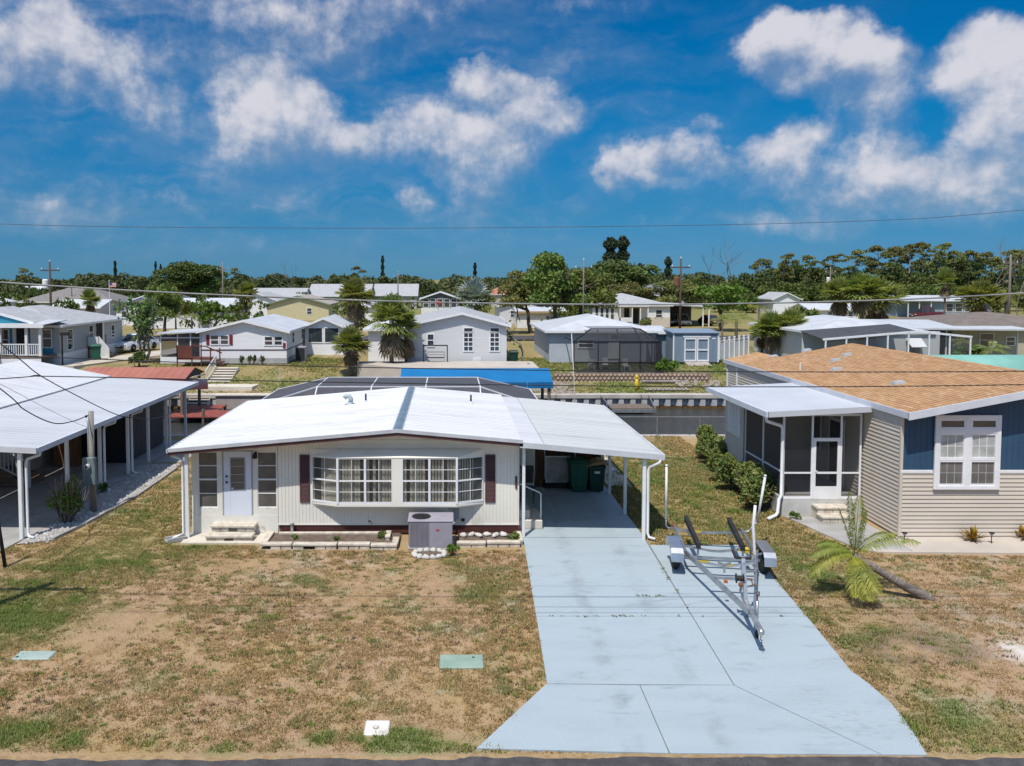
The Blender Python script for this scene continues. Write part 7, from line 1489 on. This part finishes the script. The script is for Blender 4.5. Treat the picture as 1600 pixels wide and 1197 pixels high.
# --- second row
far_house('white house with blue gable beside the flag pole', -46.5, -39.0, 112, 121, 2.7, 3.9, WHITEW, WHITE_METAL, 'y', wins=[(.8, 0, 1.0, .6, 1.0), (5.2, 0, 1.1, .8, .9)], trim=mat('blue_trim', (.09, .14, .28)))
far_house('house with broad taupe roof behind the teal porch house', -74, -58, 138, 150, 2.6, 5.0, TANH, mat('taupe_shingle', (.22, .20, .18), (.18, .165, .15)), 'hip')
far_house('white roofed house left of the taupe roof', -84, -74.5, 128, 138, 2.7, 3.8, WHITEW, WHITE_METAL, 'y')
far_house('small white home with pinkish roof behind the teal porch house', -58.5, -51.5, 118, 126, 2.4, 3.4, mat('pinkish_white', (.60, .55, .55), (.54, .50, .50)), WHITE_METAL, 'x', wins=[(1.0, 0, .9, .7, .7), (4.2, 0, .9, .7, .7)])
far_house('house with dark charcoal roof left of the small oak', -56, -47, 140, 150, 2.6, 4.2, WHITEW, DGREYS, 'y')
far_house('long white house behind the small oak', -39.5, -28.5, 105, 115, 2.8, 3.9, WHITEW, WHITE_METAL, 'x', wins=[(1.2, 0, 1.0, .9, 1.0), (6.8, 0, 1.0, .9, 1.0)])
far_house('white house with grey roof behind the round bright tree', -36, -27.5, 132, 142, 2.8, 4.3, WHITEW, GREYS, 'y', wins=[(1.3, 0, 1.1, .8, 1.0)])
far_house('butter yellow house with tan roof and green trim', -28.5, -18.8, 126, 137, 2.6, 3.9, BUTTER, mat('tan_shingle', (.40, .34, .28), (.35, .29, .24)), 'y', wins=[(6.3, 0, 1.0, .7, .9, 'F', 1, 2)], trim=mat('sage_trim', (.22, .32, .24)))
far_house('grey roofed house behind the butter yellow house', -42, -30, 165, 176, 2.8, 4.6, GREYW, GREYS, 'x')
far_house('wide grey roof behind the tall fan palm', -30, -17, 172, 184, 3.0, 5.4, GREYW2, GREYS, 'x')
far_house('grey roof right of the tall fan palm', -16.5, -7, 178, 190, 3.0, 5.4, GREYW2, GREYS, 'x')
far_house('small white home below the grey roofs', -14.5, -9.5, 122, 130, 2.4, 3.0, WHITEW, WHITE_METAL, 'x', wins=[(1, 0, .9, .7, .8)])
SRM = far_house('white house with a row of dark sunroom windows', -5.0, 2.1, 150, 160, 2.9, 4.1, mat('slate_wall', (.12, .125, .14)), WHITE_METAL, 'y', wins=[(.4 + 1.3 * i, 0, 1.25, .95, 1.5, 'F', 1, 2) for i in range(5)])
MB().box(-.02, -.04, 0, 7.12, -.001, 1.1).build('lower_wall', WHITE, SRM)
far_house('house with grey gable right of the silver palm', 7.5, 15.2, 116, 128, 2.7, 3.95, GREYW, BROWNS, 'y', wins=[(1.6, 0, 1.0, .6, .9)])
AW = far_house('low white house with flat awning roof under the grey gable', 9.2, 15.4, 106, 112, 2.3, 2.7, WHITE, WHITE_METAL, 'x', over=.3, wins=[(3.8, 0, 1.1, .45, .45), (4.4, 0, 1.1, .45, .45)])
MB().box(-.3, -.42, 2.0, 6.5, -.36, 2.25).build('tan_fascia', mat('tan_fascia', (.45, .32, .18)), AW)
PHW = far_house('white porch house with grey roof and open carport', 19.5, 30.0, 108, 120, 3.0, 4.5, WHITE, GREYS, 'hip', wins=[(8.6, 0, 1.2, .8, 1.1, 'F', 1, 2)])
MB().box(6.9, -.05, 0, 10.5, -.002, 1.35).build('tan_panel', TAN, PHW); MB().box(3.2, -2.0, 2.85, 7.2, -.1, 3.05).build('porch_roof', TRIM, PHW); MB().box(4.3, -.04, .6, 5.0, -.003, 2.6).box(5.4, -.04, .5, 6.3, -.003, 2.6).build('porch_opening', DARK, PHW)
for x in (3.3, 4.9, 6.0, 7.0): MB().cbox(x, -1.9, 0, x + .14, -1.76, 2.85, .01).build('porch_post', WHITE, PHW)
MB().box(3.3, -1.9, .8, 4.9, -1.84, 1.4).build('porch_rail', WHITE, PHW)
for i in range(4): fwin(PHW, .4 + .7 * i, 0, 1.0, .4, 1.6, 'F', 1, 2)
CPW = thing('open_carport', 'open white carport with a car inside, right of the porch house', 'carport', (30.2, 108.5, FAR_Z)); MB().sheet([(0, 0, 3.1), (5.8, 0, 2.8), (5.8, 9, 2.9), (0, 9, 3.2)], .15).build('roof', WHITE_METAL, CPW); MB().box(0.1, 8.5, 0, 5.4, 8.6, 2.7).build('back_wall', mat('brown_wall', (.15, .12, .10)), CPW)
for x in (4.4, 5.2): MB().cbox(x, .1, 0, x + .15, .25, 2.75, .01).build('post', WHITE, CPW)
car('white car parked nose out inside the open carport', (32.8, 112.2, FAR_Z), R(88), CARW, kind='suv'); car('grey car half hidden at the left of the open carport', (31.1, 113.5, FAR_Z), R(92), CARG, kind='sedan'); car('dark red car parked right of the open carport', (37.0, 112.5, FAR_Z), R(100), CARR)
far_house('dark grey hip roof beyond the porch house', 38, 50, 165, 177, 3.2, 5.5, GREYW2, mat('slate_roof', (.20, .22, .25), (.17, .19, .21)), 'hip')
far_house('grey roofed garage behind the big leafy tree', 26.5, 33.2, 165, 172, 2.8, 4.2, GREYW2, GREYS, 'y')
far_house('red tiled house far behind the silver palm', 8.5, 18.0, 185, 196, 3.0, 5.0, TANH, REDT, 'hip')
far_house('white trailer home between the palms on the right', 52.5, 59.5, 116, 122, 2.2, 2.9, WHITEW, WHITE_METAL, 'x', wins=[(2.6 + 1.0 * i, 0, 1.1, .6, .6) for i in range(4)])
far_house('pale house half hidden behind shrubs on the right', 61, 66, 150, 158, 2.8, 4.0, WHITEW, GREYS, 'y')
FH = far_house('long white roofed mobile home by the red pickup', 77.5, 93.5, 138, 148, 2.9, 3.6, mat('sky_grey_wall', (.30, .36, .42), (.27, .33, .38)), WHITE_METAL, 'x', over=.6, wins=[(8.5 + 1.6 * i, 0, .9, 1.1, 1.4) for i in range(4)])
for x in (.5, 2.4, 4.4): MB().cbox(x, -2.4, 0, x + .14, -2.26, 2.9, .01).build('post', WHITE, FH)
MB().sheet([(-.5, -2.6, 2.85), (5.8, -2.6, 2.85), (5.8, -.3, 3.0), (-.5, -.3, 3.0)], .1).build('porch_roof', WHITE_METAL, FH)
car('dark red pickup truck parked by the long white mobile home', (80.2, 133.8, FAR_Z), R(8), CARR, kind='truck')
RV = thing('motorhome', 'white motorhome parked behind the right hand palms', 'motorhome', (77.6, 150, FAR_Z), R(-20)); MB().cbox(-1.4, 0, .5, 1.4, 7.5, 3.5, .12).build('body', CARW, RV); MB().box(-1.1, -.02, 1.8, 1.1, -.001, 2.9).build('windscreen', GLASS, RV); MB().box(-1.2, -.03, .9, 1.2, -.002, 1.1).build('stripe', mat('blue_trim', (.09, .14, .28)), RV)
for s_ in (-1, 1):
    for y in (1.2, 5.6): MB().lathe([(.2, -.12), (.42, -.1), (.42, .1), (.2, .12)], 14, (s_ * 1.25, y, .42), 'x').build('wheel', BLACK, RV)
far_house('blue house at the right edge beyond the brown roof', 108, 118, 140, 150, 3, 4.4, mat('deep_blue_wall', (.05, .13, .20)), GREYS, 'x')
for k, (px, Y, w_, m_, lb) in enumerate(((40, 210, 12, WHITEW, 'tiny white roof at the far left horizon'), (175, 260, 16, REDT, 'far red roof near the left horizon'), (268, 230, 10, DGREYS, 'far dark roof beyond the oak'), (560, 260, 14, GREYS, 'far grey roof beyond the middle palms'), (905, 240, 12, WHITE_METAL, 'far pale roof left of the wooden pole'), (778, 250, 14, WHITE_METAL, 'far white gable just under the horizon'))):
    q = spot(px, Y); far_house(lb, q.x - w_ / 2, q.x + w_ / 2, Y, Y + 9, 2.8, 4.6, TANH if m_ is REDT else WHITEW, m_, 'x' if k % 2 else 'y')
t = thing('utility_pole', 'tall street utility pole just outside the left edge, carrying the overhead wires', 'utility pole', (-12.3, 15.6, 0)); MB().tube([(0, 0, 0), (0, 0, 9.6)], [.16, .11], 10).build('pole', PINE, t, True); MB().box(-1.2, -.06, 8.75, 1.2, .06, 8.87).build('crossarm', PINE, t); MB().lathe([(.05, 0), (.07, .1), (.03, .2)], 8, (.9, 0, 8.87)).build('insulator', PVC, t)
# stop sign, flag, poles
t = thing('stop_sign', 'red octagonal stop sign before the sunroom house', 'sign', tuple(spot(685, 135))); MB().lathe([(.04, 0), (.04, 2.9)], 8).build('post', GALV, t); b = MB(); b.prism([(.42 * math.cos(R(22.5 + 45 * i)), 2.55 + .42 * math.sin(R(22.5 + 45 * i))) for i in range(8)], -.06, -.045, 'xz'); o = b.build('plate', mat('sign_red', (.5, .02, .03)), t)
tx = bpy.data.curves.new('lettering', 'FONT'); tx.body = 'STOP'; tx.size = .26; tx.align_x = 'CENTER'; tx.align_y = 'CENTER'; tx.extrude = .002; to = bpy.data.objects.new('lettering', tx); COL.objects.link(to); bpy.context.view_layer.update(); lm = bpy.data.meshes.new_from_object(to); bpy.data.objects.remove(to); lm.materials.clear(); lm.materials.append(WHITE); link('lettering', lm, o, (0, -.066, 2.55), (R(90), 0, 0))
fp = thing('flag_pole', 'white flag pole with a small red and white flag', 'flag pole', tuple(spot(172, 110))); MB().lathe([(.06, 0), (.04, 6.4)], 8).build('pole', WHITE, fp)
for i in range(7): MB().box(.05, -.01, 5.4 + i * .09, .95, .01, 5.4 + (i + 1) * .09 - .002).build('stripe', mat('flag_red', (.45, .05, .07)) if i % 2 == 0 else WHITE, fp)
MB().box(.05, -.014, 5.66, .4, -.011, 6.02).build('canton', mat('flag_blue', (.05, .07, .2)), fp)
UPW = mat('brown_pole_wood', (.10, .065, .05), (.07, .045, .035), stretch=(6, 6, .5), scale=2, rough=.9); UPG = mat('pole_wood_grey', (.20, .18, .16), (.15, .13, .12), stretch=(6, 6, .5), scale=2, rough=.9)
def upole(px, Y, toppy, label, r=.14, m=None, tr=None, lean=0):
    q = spot(px, Y); h = top_height(toppy, Y); t = thing('utility_pole', label, 'utility pole', tuple(q)); MB().tube([(0, 0, 0), (lean, 0, h)], [r, r * .7], 10).build('pole', m or UPG, t, True); MB().box(-.9, -.06, h - .9, .9, .06, h - .78).build('crossarm', m or UPG, t) if tr != 'none' else None
    for x in (-.8, 0, .8): MB().lathe([(.04, 0), (.06, .1), (.03, .18)], 8, (x + lean, 0, h - .78 if x else h - .02)).build('insulator', PVC, t)
    if tr and tr != 'none': MB().lathe([(.26, 0), (.28, .05), (.28, .8), (.2, .9)], 14, (-.42, -.1, h - 2.6)).build('transformer', tr, t)
    return t
upole(1062, 76, 404, 'dark pole with rusty transformer before the white carport', .12, UPW, RUST)
upole(81, 78, 409, 'dark pole with white transformer behind the teal porch house', .13, UPW, WHITE)
upole(349, 120, 412, 'grey pole behind the round bright tree', .13)
upole(911, 82, 406, 'slender grey pole beside the pool screen house', .09, UPG, 'none')
upole(1575, 95, 400, 'grey pole among the yellow palms at the right edge', .16)
upole(622, 150, 425, 'grey pole right of the tall fan palm', .13)
upole(1296, 140, 418, 'far pole with white transformer before the woods', .14, UPG, WHITE)
upole(113, 140, 445, 'short dark pole among the roofs on the left', .1, UPW, 'none')

# ================================================================ FAR TREES
def tree(px, Y, toppy, meshes, label, base_h, name='tree', cat='tree', sc=1.0, parts=('trunk', 'crown'), group=None, wide=1.0):
    q = spot(px, Y); k = top_height(toppy, Y) / base_h; t = plant(name, label, cat, tuple(q), meshes, parts, k * wide, group=group, scz=k); return t
def fan(px, Y, toppy, i, label, base_h, wide=1.0): return tree(px, Y, toppy, FANS[i], label, base_h, 'fan_palm', 'palm tree', parts=('trunk', 'fronds', 'dead_fronds'), group='palm trees', wide=wide)
FH_ = [6.7, 4.6, 8.2, 6.0]
# individual palms
fan(556, 74, 437, 0, 'tall full fan palm standing behind the canal gardens', 6.7)
fan(549, 57.5, 522, 1, 'short bushy fan palm on the far canal bank', 4.2, 1.05)
fan(612, 57.6, 466, 3, 'shaggy fan palm with a long skirt of dead fronds', 6.1)
fan(634, 58.4, 488, 3, 'second shaggy fan palm leaning against its taller twin', 6.1, .9)
fan(385, 105, 442, 0, 'fan palm with brown skirt behind the white mobile home', 6.7)
fan(1345, 82, 430, 0, 'large fan palm left of the red pickup', 6.7, 1.15); fan(1310, 84, 436, 0, 'fan palm just left of the largest palm on the right', 6.7); fan(1368, 86, 440, 1, 'low fan palm right of the largest palm on the right', 4.5, 1.1)
fan(1475, 104, 422, 2, 'single tall fan palm before the long white mobile home', 8.2, .75)
fan(1530, 100, 446, 1, 'broad fan palm left of the yellow palm', 4.4, 1.2)
fan(1235, 66, 488, 1, 'fan palm beside the brown shingle roof', 4.5, 1.0); fan(1205, 66.5, 492, 1, 'fan palm between the vinyl fence and the brown roof', 4.5, 1.0); fan(1190, 69, 505, 1, 'small dark fan palm behind the vinyl fence', 4.5)
fan(142, 95, 452, 0, 'fan palm with brown trunk above the grey roof on the left', 6.7, .8)
tree(742, 100, 440, SILVER, 'silvery blue fan palm behind the light grey house', 4.6, 'silver_palm', 'palm tree', parts=('trunk', 'fronds', 'dead'), group='palm trees', wide=1.0)
def feath(px, Y, toppy, i, label, bh, wide=1): return tree(px, Y, toppy, FEATH[i], label, bh, 'feather_palm', 'palm tree', parts=('trunk', 'fronds'), group='palm trees', wide=wide)
feath(1128, 72, 478, 0, 'feathery olive palm behind the blue shed', 4.8); feath(1150, 75, 470, 1, 'second feathery palm behind the vinyl fence', 3.6, 1.1); feath(1570, 98, 438, 2, 'yellow feather palm near the right edge', 5.0, 1.1); feath(1548, 57, 520, 1, 'bright feather palm before the pale yellow house', 3.6, 1.05); feath(1500, 60, 516, 0, 'dark leafy palm beside the flat carport', 4.8); feath(20, 90, 470, 0, 'feathery palm behind the teal porch house', 4.8); feath(828, 56.5, 562, 1, 'small feather palm right of the blue canopy', 3.4, .9); feath(300, 92, 478, 1, 'feathery clump left of the round bright tree', 3.6); feath(275, 92, 480, 1, 'yellow green feathery clump behind the small oak', 3.6); feath(1185, 92, 462, 2, 'pale feather palm among the shrubs on the right', 5.0)
# individual broadleaf trees
tree(868, 88, 402, BROAD[0], 'large leafy green tree right of centre', 7.0, wide=.95)
tree(905, 92, 418, BROAD[4], 'smaller leafy tree joined to the large green tree', 7.0, wide=1.1)
tree(830, 95, 420, BROAD[2], 'yellowish leafy tree left of the large green tree', 7.0, wide=1.0)
tree(335, 86, 470, BRIGHT, 'round bright green tree behind the white mobile home', 3.6, wide=1.0)
tree(258, 88, 444, BROAD[4], 'leafy tree standing behind the half bare oak', 7.0, wide=.9)
tree(290, 170, 412, BROAD[1], 'broad dark tree rising above the left skyline', 7.0, wide=1.5)
tree(310, 175, 416, BROAD[3], 'second broad dark tree on the left skyline', 7.0, wide=1.3)
tree(1130, 100, 444, BRIGHT, 'round green tree behind the open carport', 3.6, wide=1.25)
tree(960, 128, 410, BROAD[1], 'dense dark tree below the black pines', 7.0, wide=1.5); tree(935, 140, 425, BROAD[3], 'dense dark tree left of the black pines', 7.0, wide=1.2)
tree(985, 122, 440, BROAD[2], 'low spreading olive tree behind the porch house', 7.0, wide=1.5)
tree(1065, 120, 436, BROAD[2], 'spreading olive tree behind the open carport', 7.0, wide=1.6)
# half bare oak by the canal
q = spot(222, 62); OK = thing('half_bare_tree', 'half bare scraggly tree by the far canal bank', 'tree', tuple(q)); rgo = np.random.default_rng(77); b = MB(); tips = []
for k in range(3): branches(b, Vector((k * .15 - .1, 0, -.1)), Vector((.10 * (k - 1) + .05, rgo.normal(0, .1), 1)).normalized(), 1.7, .14, 4, rgo, .42, tips)
b.build('branches', mat('oak_bark', (.22, .19, .16), (.15, .125, .105)), OK, True)
tp_ = np.array([tuple(t_) for t_ in tips if t_.z > 1.2]); tp_ = tp_[(tp_[:, 0] < .9)]; pts = np.concatenate([tp_ + rgo.normal(0, .25, tp_.shape) for _ in range(9)]); V, Fc = quads(pts, .16, rgo); link('leaves', raw('leaves', V, Fc, LEAF_D), OK)
# bare little tree and shrubs on the lawn right of the grey house
q = spot(823, 61); BTQ = thing('bare_tree', 'small crooked tree right of the light grey house', 'tree', tuple(q)); b = MB(); tips = []; branches(b, Vector((0, 0, -.1)), Vector((-.25, 0, 1)).normalized(), 1.3, .09, 3, rgo, .5, tips); b.build('branches', GREYWOOD, BTQ, True); tq = np.array([tuple(t_) for t_ in tips]); V, Fc = quads(np.concatenate([tq + rgo.normal(0, .2, tq.shape) for _ in range(5)]), .13, rgo); link('leaves', raw('leaves', V, Fc, LEAF), BTQ)
for (px, Y, s_, m_, lb) in ((1040, 57.5, .9, LEAF_B, 'bright green bush before the blue shed'), (855, 86, 1.6, LEAF, 'green shrub by the low white house'), (1255, 92, 2.2, LEAF, 'shrub clump behind the white trailer home'), (1395, 70, 1.2, LEAF_D, 'small dark shrub behind the flat carport'), (1515, 58, 1.6, LEAF_D, 'dark shrub by the lanai end'), (395, 88, 1.8, LEAF, 'hedge shrub right of the round bright tree'), (430, 90, 1.5, LEAF_B, 'low bright shrub beside the butter yellow house'), (215, 59.5, .8, LEAF_D, 'dark shrub at the foot of the half bare tree'), (905, 103, 1.2, LEAF_O, 'reddish shrub before the porch house'), (1010, 104, 1.0, LEAF_O, 'small shrub at the corner of the porch house')):
    q = spot(px, Y); plant('garden_shrub', lb, 'shrub', tuple(q), bush_meshes(200 + px, 1.1, .9, 1.5, m_, .16, 700), ('stems', 'leaves'), s_)
# tall conifers on the skyline
def col(px, Y, toppy, i, label, bh, wide=1): return tree(px, Y, toppy, COLS[i], label, bh, 'conifer_tree', 'conifer', group='skyline conifers', wide=wide)
col(181, 230, 408, 0, 'narrow dark conifer on the left skyline', 14); col(244, 250, 409, 1, 'leaning thin conifer left of the dark trees', 14, .8); col(252, 255, 413, 1, 'shorter thin conifer beside the leaning one', 14, .8); col(598, 250, 400, 1, 'spindly conifer on the middle skyline', 14, .9); col(742, 240, 411, 1, 'single dark conifer near the horizon gap', 14, 1.1)
col(953, 150, 372, 2, 'tallest black pine clump left half', 12, .85); col(972, 152, 370, 2, 'tallest black pine clump right half', 12, .75); col(1043, 160, 402, 2, 'dark pine right of the tallest clump', 12, .6); col(999, 165, 412, 2, 'small dark pine between the dark trees', 12, .6)
# flat topped pines on the right skyline, each with its bare trunk
pn = [(1337, 389, 'umbrella shaped pine at the left end of the tall pine row'), (1372, 384, 'pine second from the left end of the tall row'), (1395, 382, 'pine third from the left end of the tall row'), (1418, 378, 'tallest pine near the middle of the row'), (1441, 379, 'pine right of the tallest pine'), (1462, 380, 'pine second right of the tallest pine'), (1488, 390, 'pine before the gap in the row'), (1512, 391, 'pine in the gap of the row'), (1540, 393, 'pine left of the dead white snag'), (1565, 390, 'pine right of the dead white snag'), (1590, 388, 'last pine cut by the right edge'), (1298, 396, 'lower pine left of the umbrella pine'), (1260, 398, 'lower pine second left of the umbrella pine'), (1222, 396, 'lower pine above the round green tree'), (1190, 402, 'leftmost low pine of the right hand woods'), (42, 418, 'flat topped pine at the far left skyline'), (368, 418, 'small flat topped pine on the left skyline'), (560, 416, 'flat topped pine above the tall fan palm')]
for i, (px, py, lb) in enumerate(pn):
    Y = 176 + (i * 37 % 30) if px > 1000 else 240; tree(px, Y, py, PINES[i % 4], lb, 16.4, 'pine_tree', 'pine', group='skyline pines', wide=1.0)
# dead snags
for (px, Y, tp2, lb) in ((1112, 172, 399, 'bare grey snag left of the low pines'), (1140, 174, 396, 'forked bare snag above the woods'), (1548, 120, 402, 'pale dead snag near the right edge'), (1592, 118, 410, 'pale dead snag cut by the right edge'), (455, 200, 424, 'greyish leafless tree on the middle skyline')):
    q = spot(px, Y); h = top_height(tp2, Y); t = thing('dead_tree', lb, 'dead tree', tuple(q)); b = MB(); rg2 = np.random.default_rng(px); branches(b, Vector((0, 0, 0)), Vector((0, 0, 1)), h * .5, .013 * h, 3, rg2, .45); b.build('branches', mat('snag_wood', (.20, .175, .155), (.14, .12, .105)), t, True); 
# the wood and the far tree belts behind: one mass
rw = np.random.default_rng(99); Vs, Fs, k = [], [], 0
def mass(n_, fx, fY, ftop, leaf, per, wr=(3.0, 5.0), skip=False):
    global k
    for i in range(n_):
        Y = rw.uniform(*fY); px = rw.uniform(*fx)
        if skip and Y < 165 and any(a_ < px < b_ for a_, b_ in ((150, 240), (425, 520), (640, 728), (780, 875))): continue
        q = spot(px, Y); tp3 = ftop(px) + rw.uniform(0, 22); h = max(3.0, top_height(tp3, Y)); w = rw.uniform(*wr); lob = []
        for j in range(7): a = rw.uniform(0, 6.28); rr = w * .7 * rw.random(); s_ = w * rw.uniform(.28, .5); lob.append(((q.x + rr * math.cos(a), q.y + rr * math.sin(a), q.z + h * rw.uniform(.15, .9) - s_ * .4), (s_, s_, s_ * .7)))
        P = lobes_points(lob, per, rw); V, F_ = quads(P, leaf, rw); Vs.append(V); Fs.append(F_ + k); k += len(V)
def done(name, label, m):
    global Vs, Fs, k
    me = raw(name, np.concatenate(Vs), np.concatenate(Fs), m); tag(link(name, me), label, 'woodland', kind='stuff'); Vs, Fs, k = [], [], 0
mass(190, (905, 1900), (172, 225), lambda p: 418 if p < 1130 else (402 if p < 1320 else 390), .34, 62); done('wood', 'dense dark green wood behind the houses on the right', mat('wood_leaf', (.048, .078, .024), (.125, .145, .045), scale=.16, lo=.38, hi=.62, rough=.7, spec=.15, trans=.12, fine=.25))
mass(100, (1120, 1900), (153, 170), lambda p: 434, .28, 70, (2.4, 4.2)); done('wood', 'lower green thicket at the foot of the wood', mat('thicket_leaf', (.075, .115, .028), (.15, .175, .045), scale=.2, lo=.38, hi=.62, rough=.7, spec=.15, trans=.15, fine=.25))
mass(300, (-500, 960), (195, 330), lambda p: 424, .5, 30, (4, 7)); mass(150, (-900, 2400), (330, 700), lambda p: 424, 1.1, 7, (8, 14)); done('far_treeline', 'long green treeline along the left horizon', mat('far_leaf', (.060, .085, .034), (.125, .135, .06), scale=.08, lo=.38, hi=.62, rough=.8, spec=.1, trans=.1, fine=.2))
mass(120, (-250, 930), (96, 190), lambda p: 447, .24, 80, (1.6, 3.2), True); done('garden_greenery', 'scattered garden greenery between the far houses', mat('garden_leaf', (.070, .11, .026), (.15, .165, .046), scale=.25, lo=.38, hi=.62, rough=.7, spec=.15, trans=.15, fine=.25))
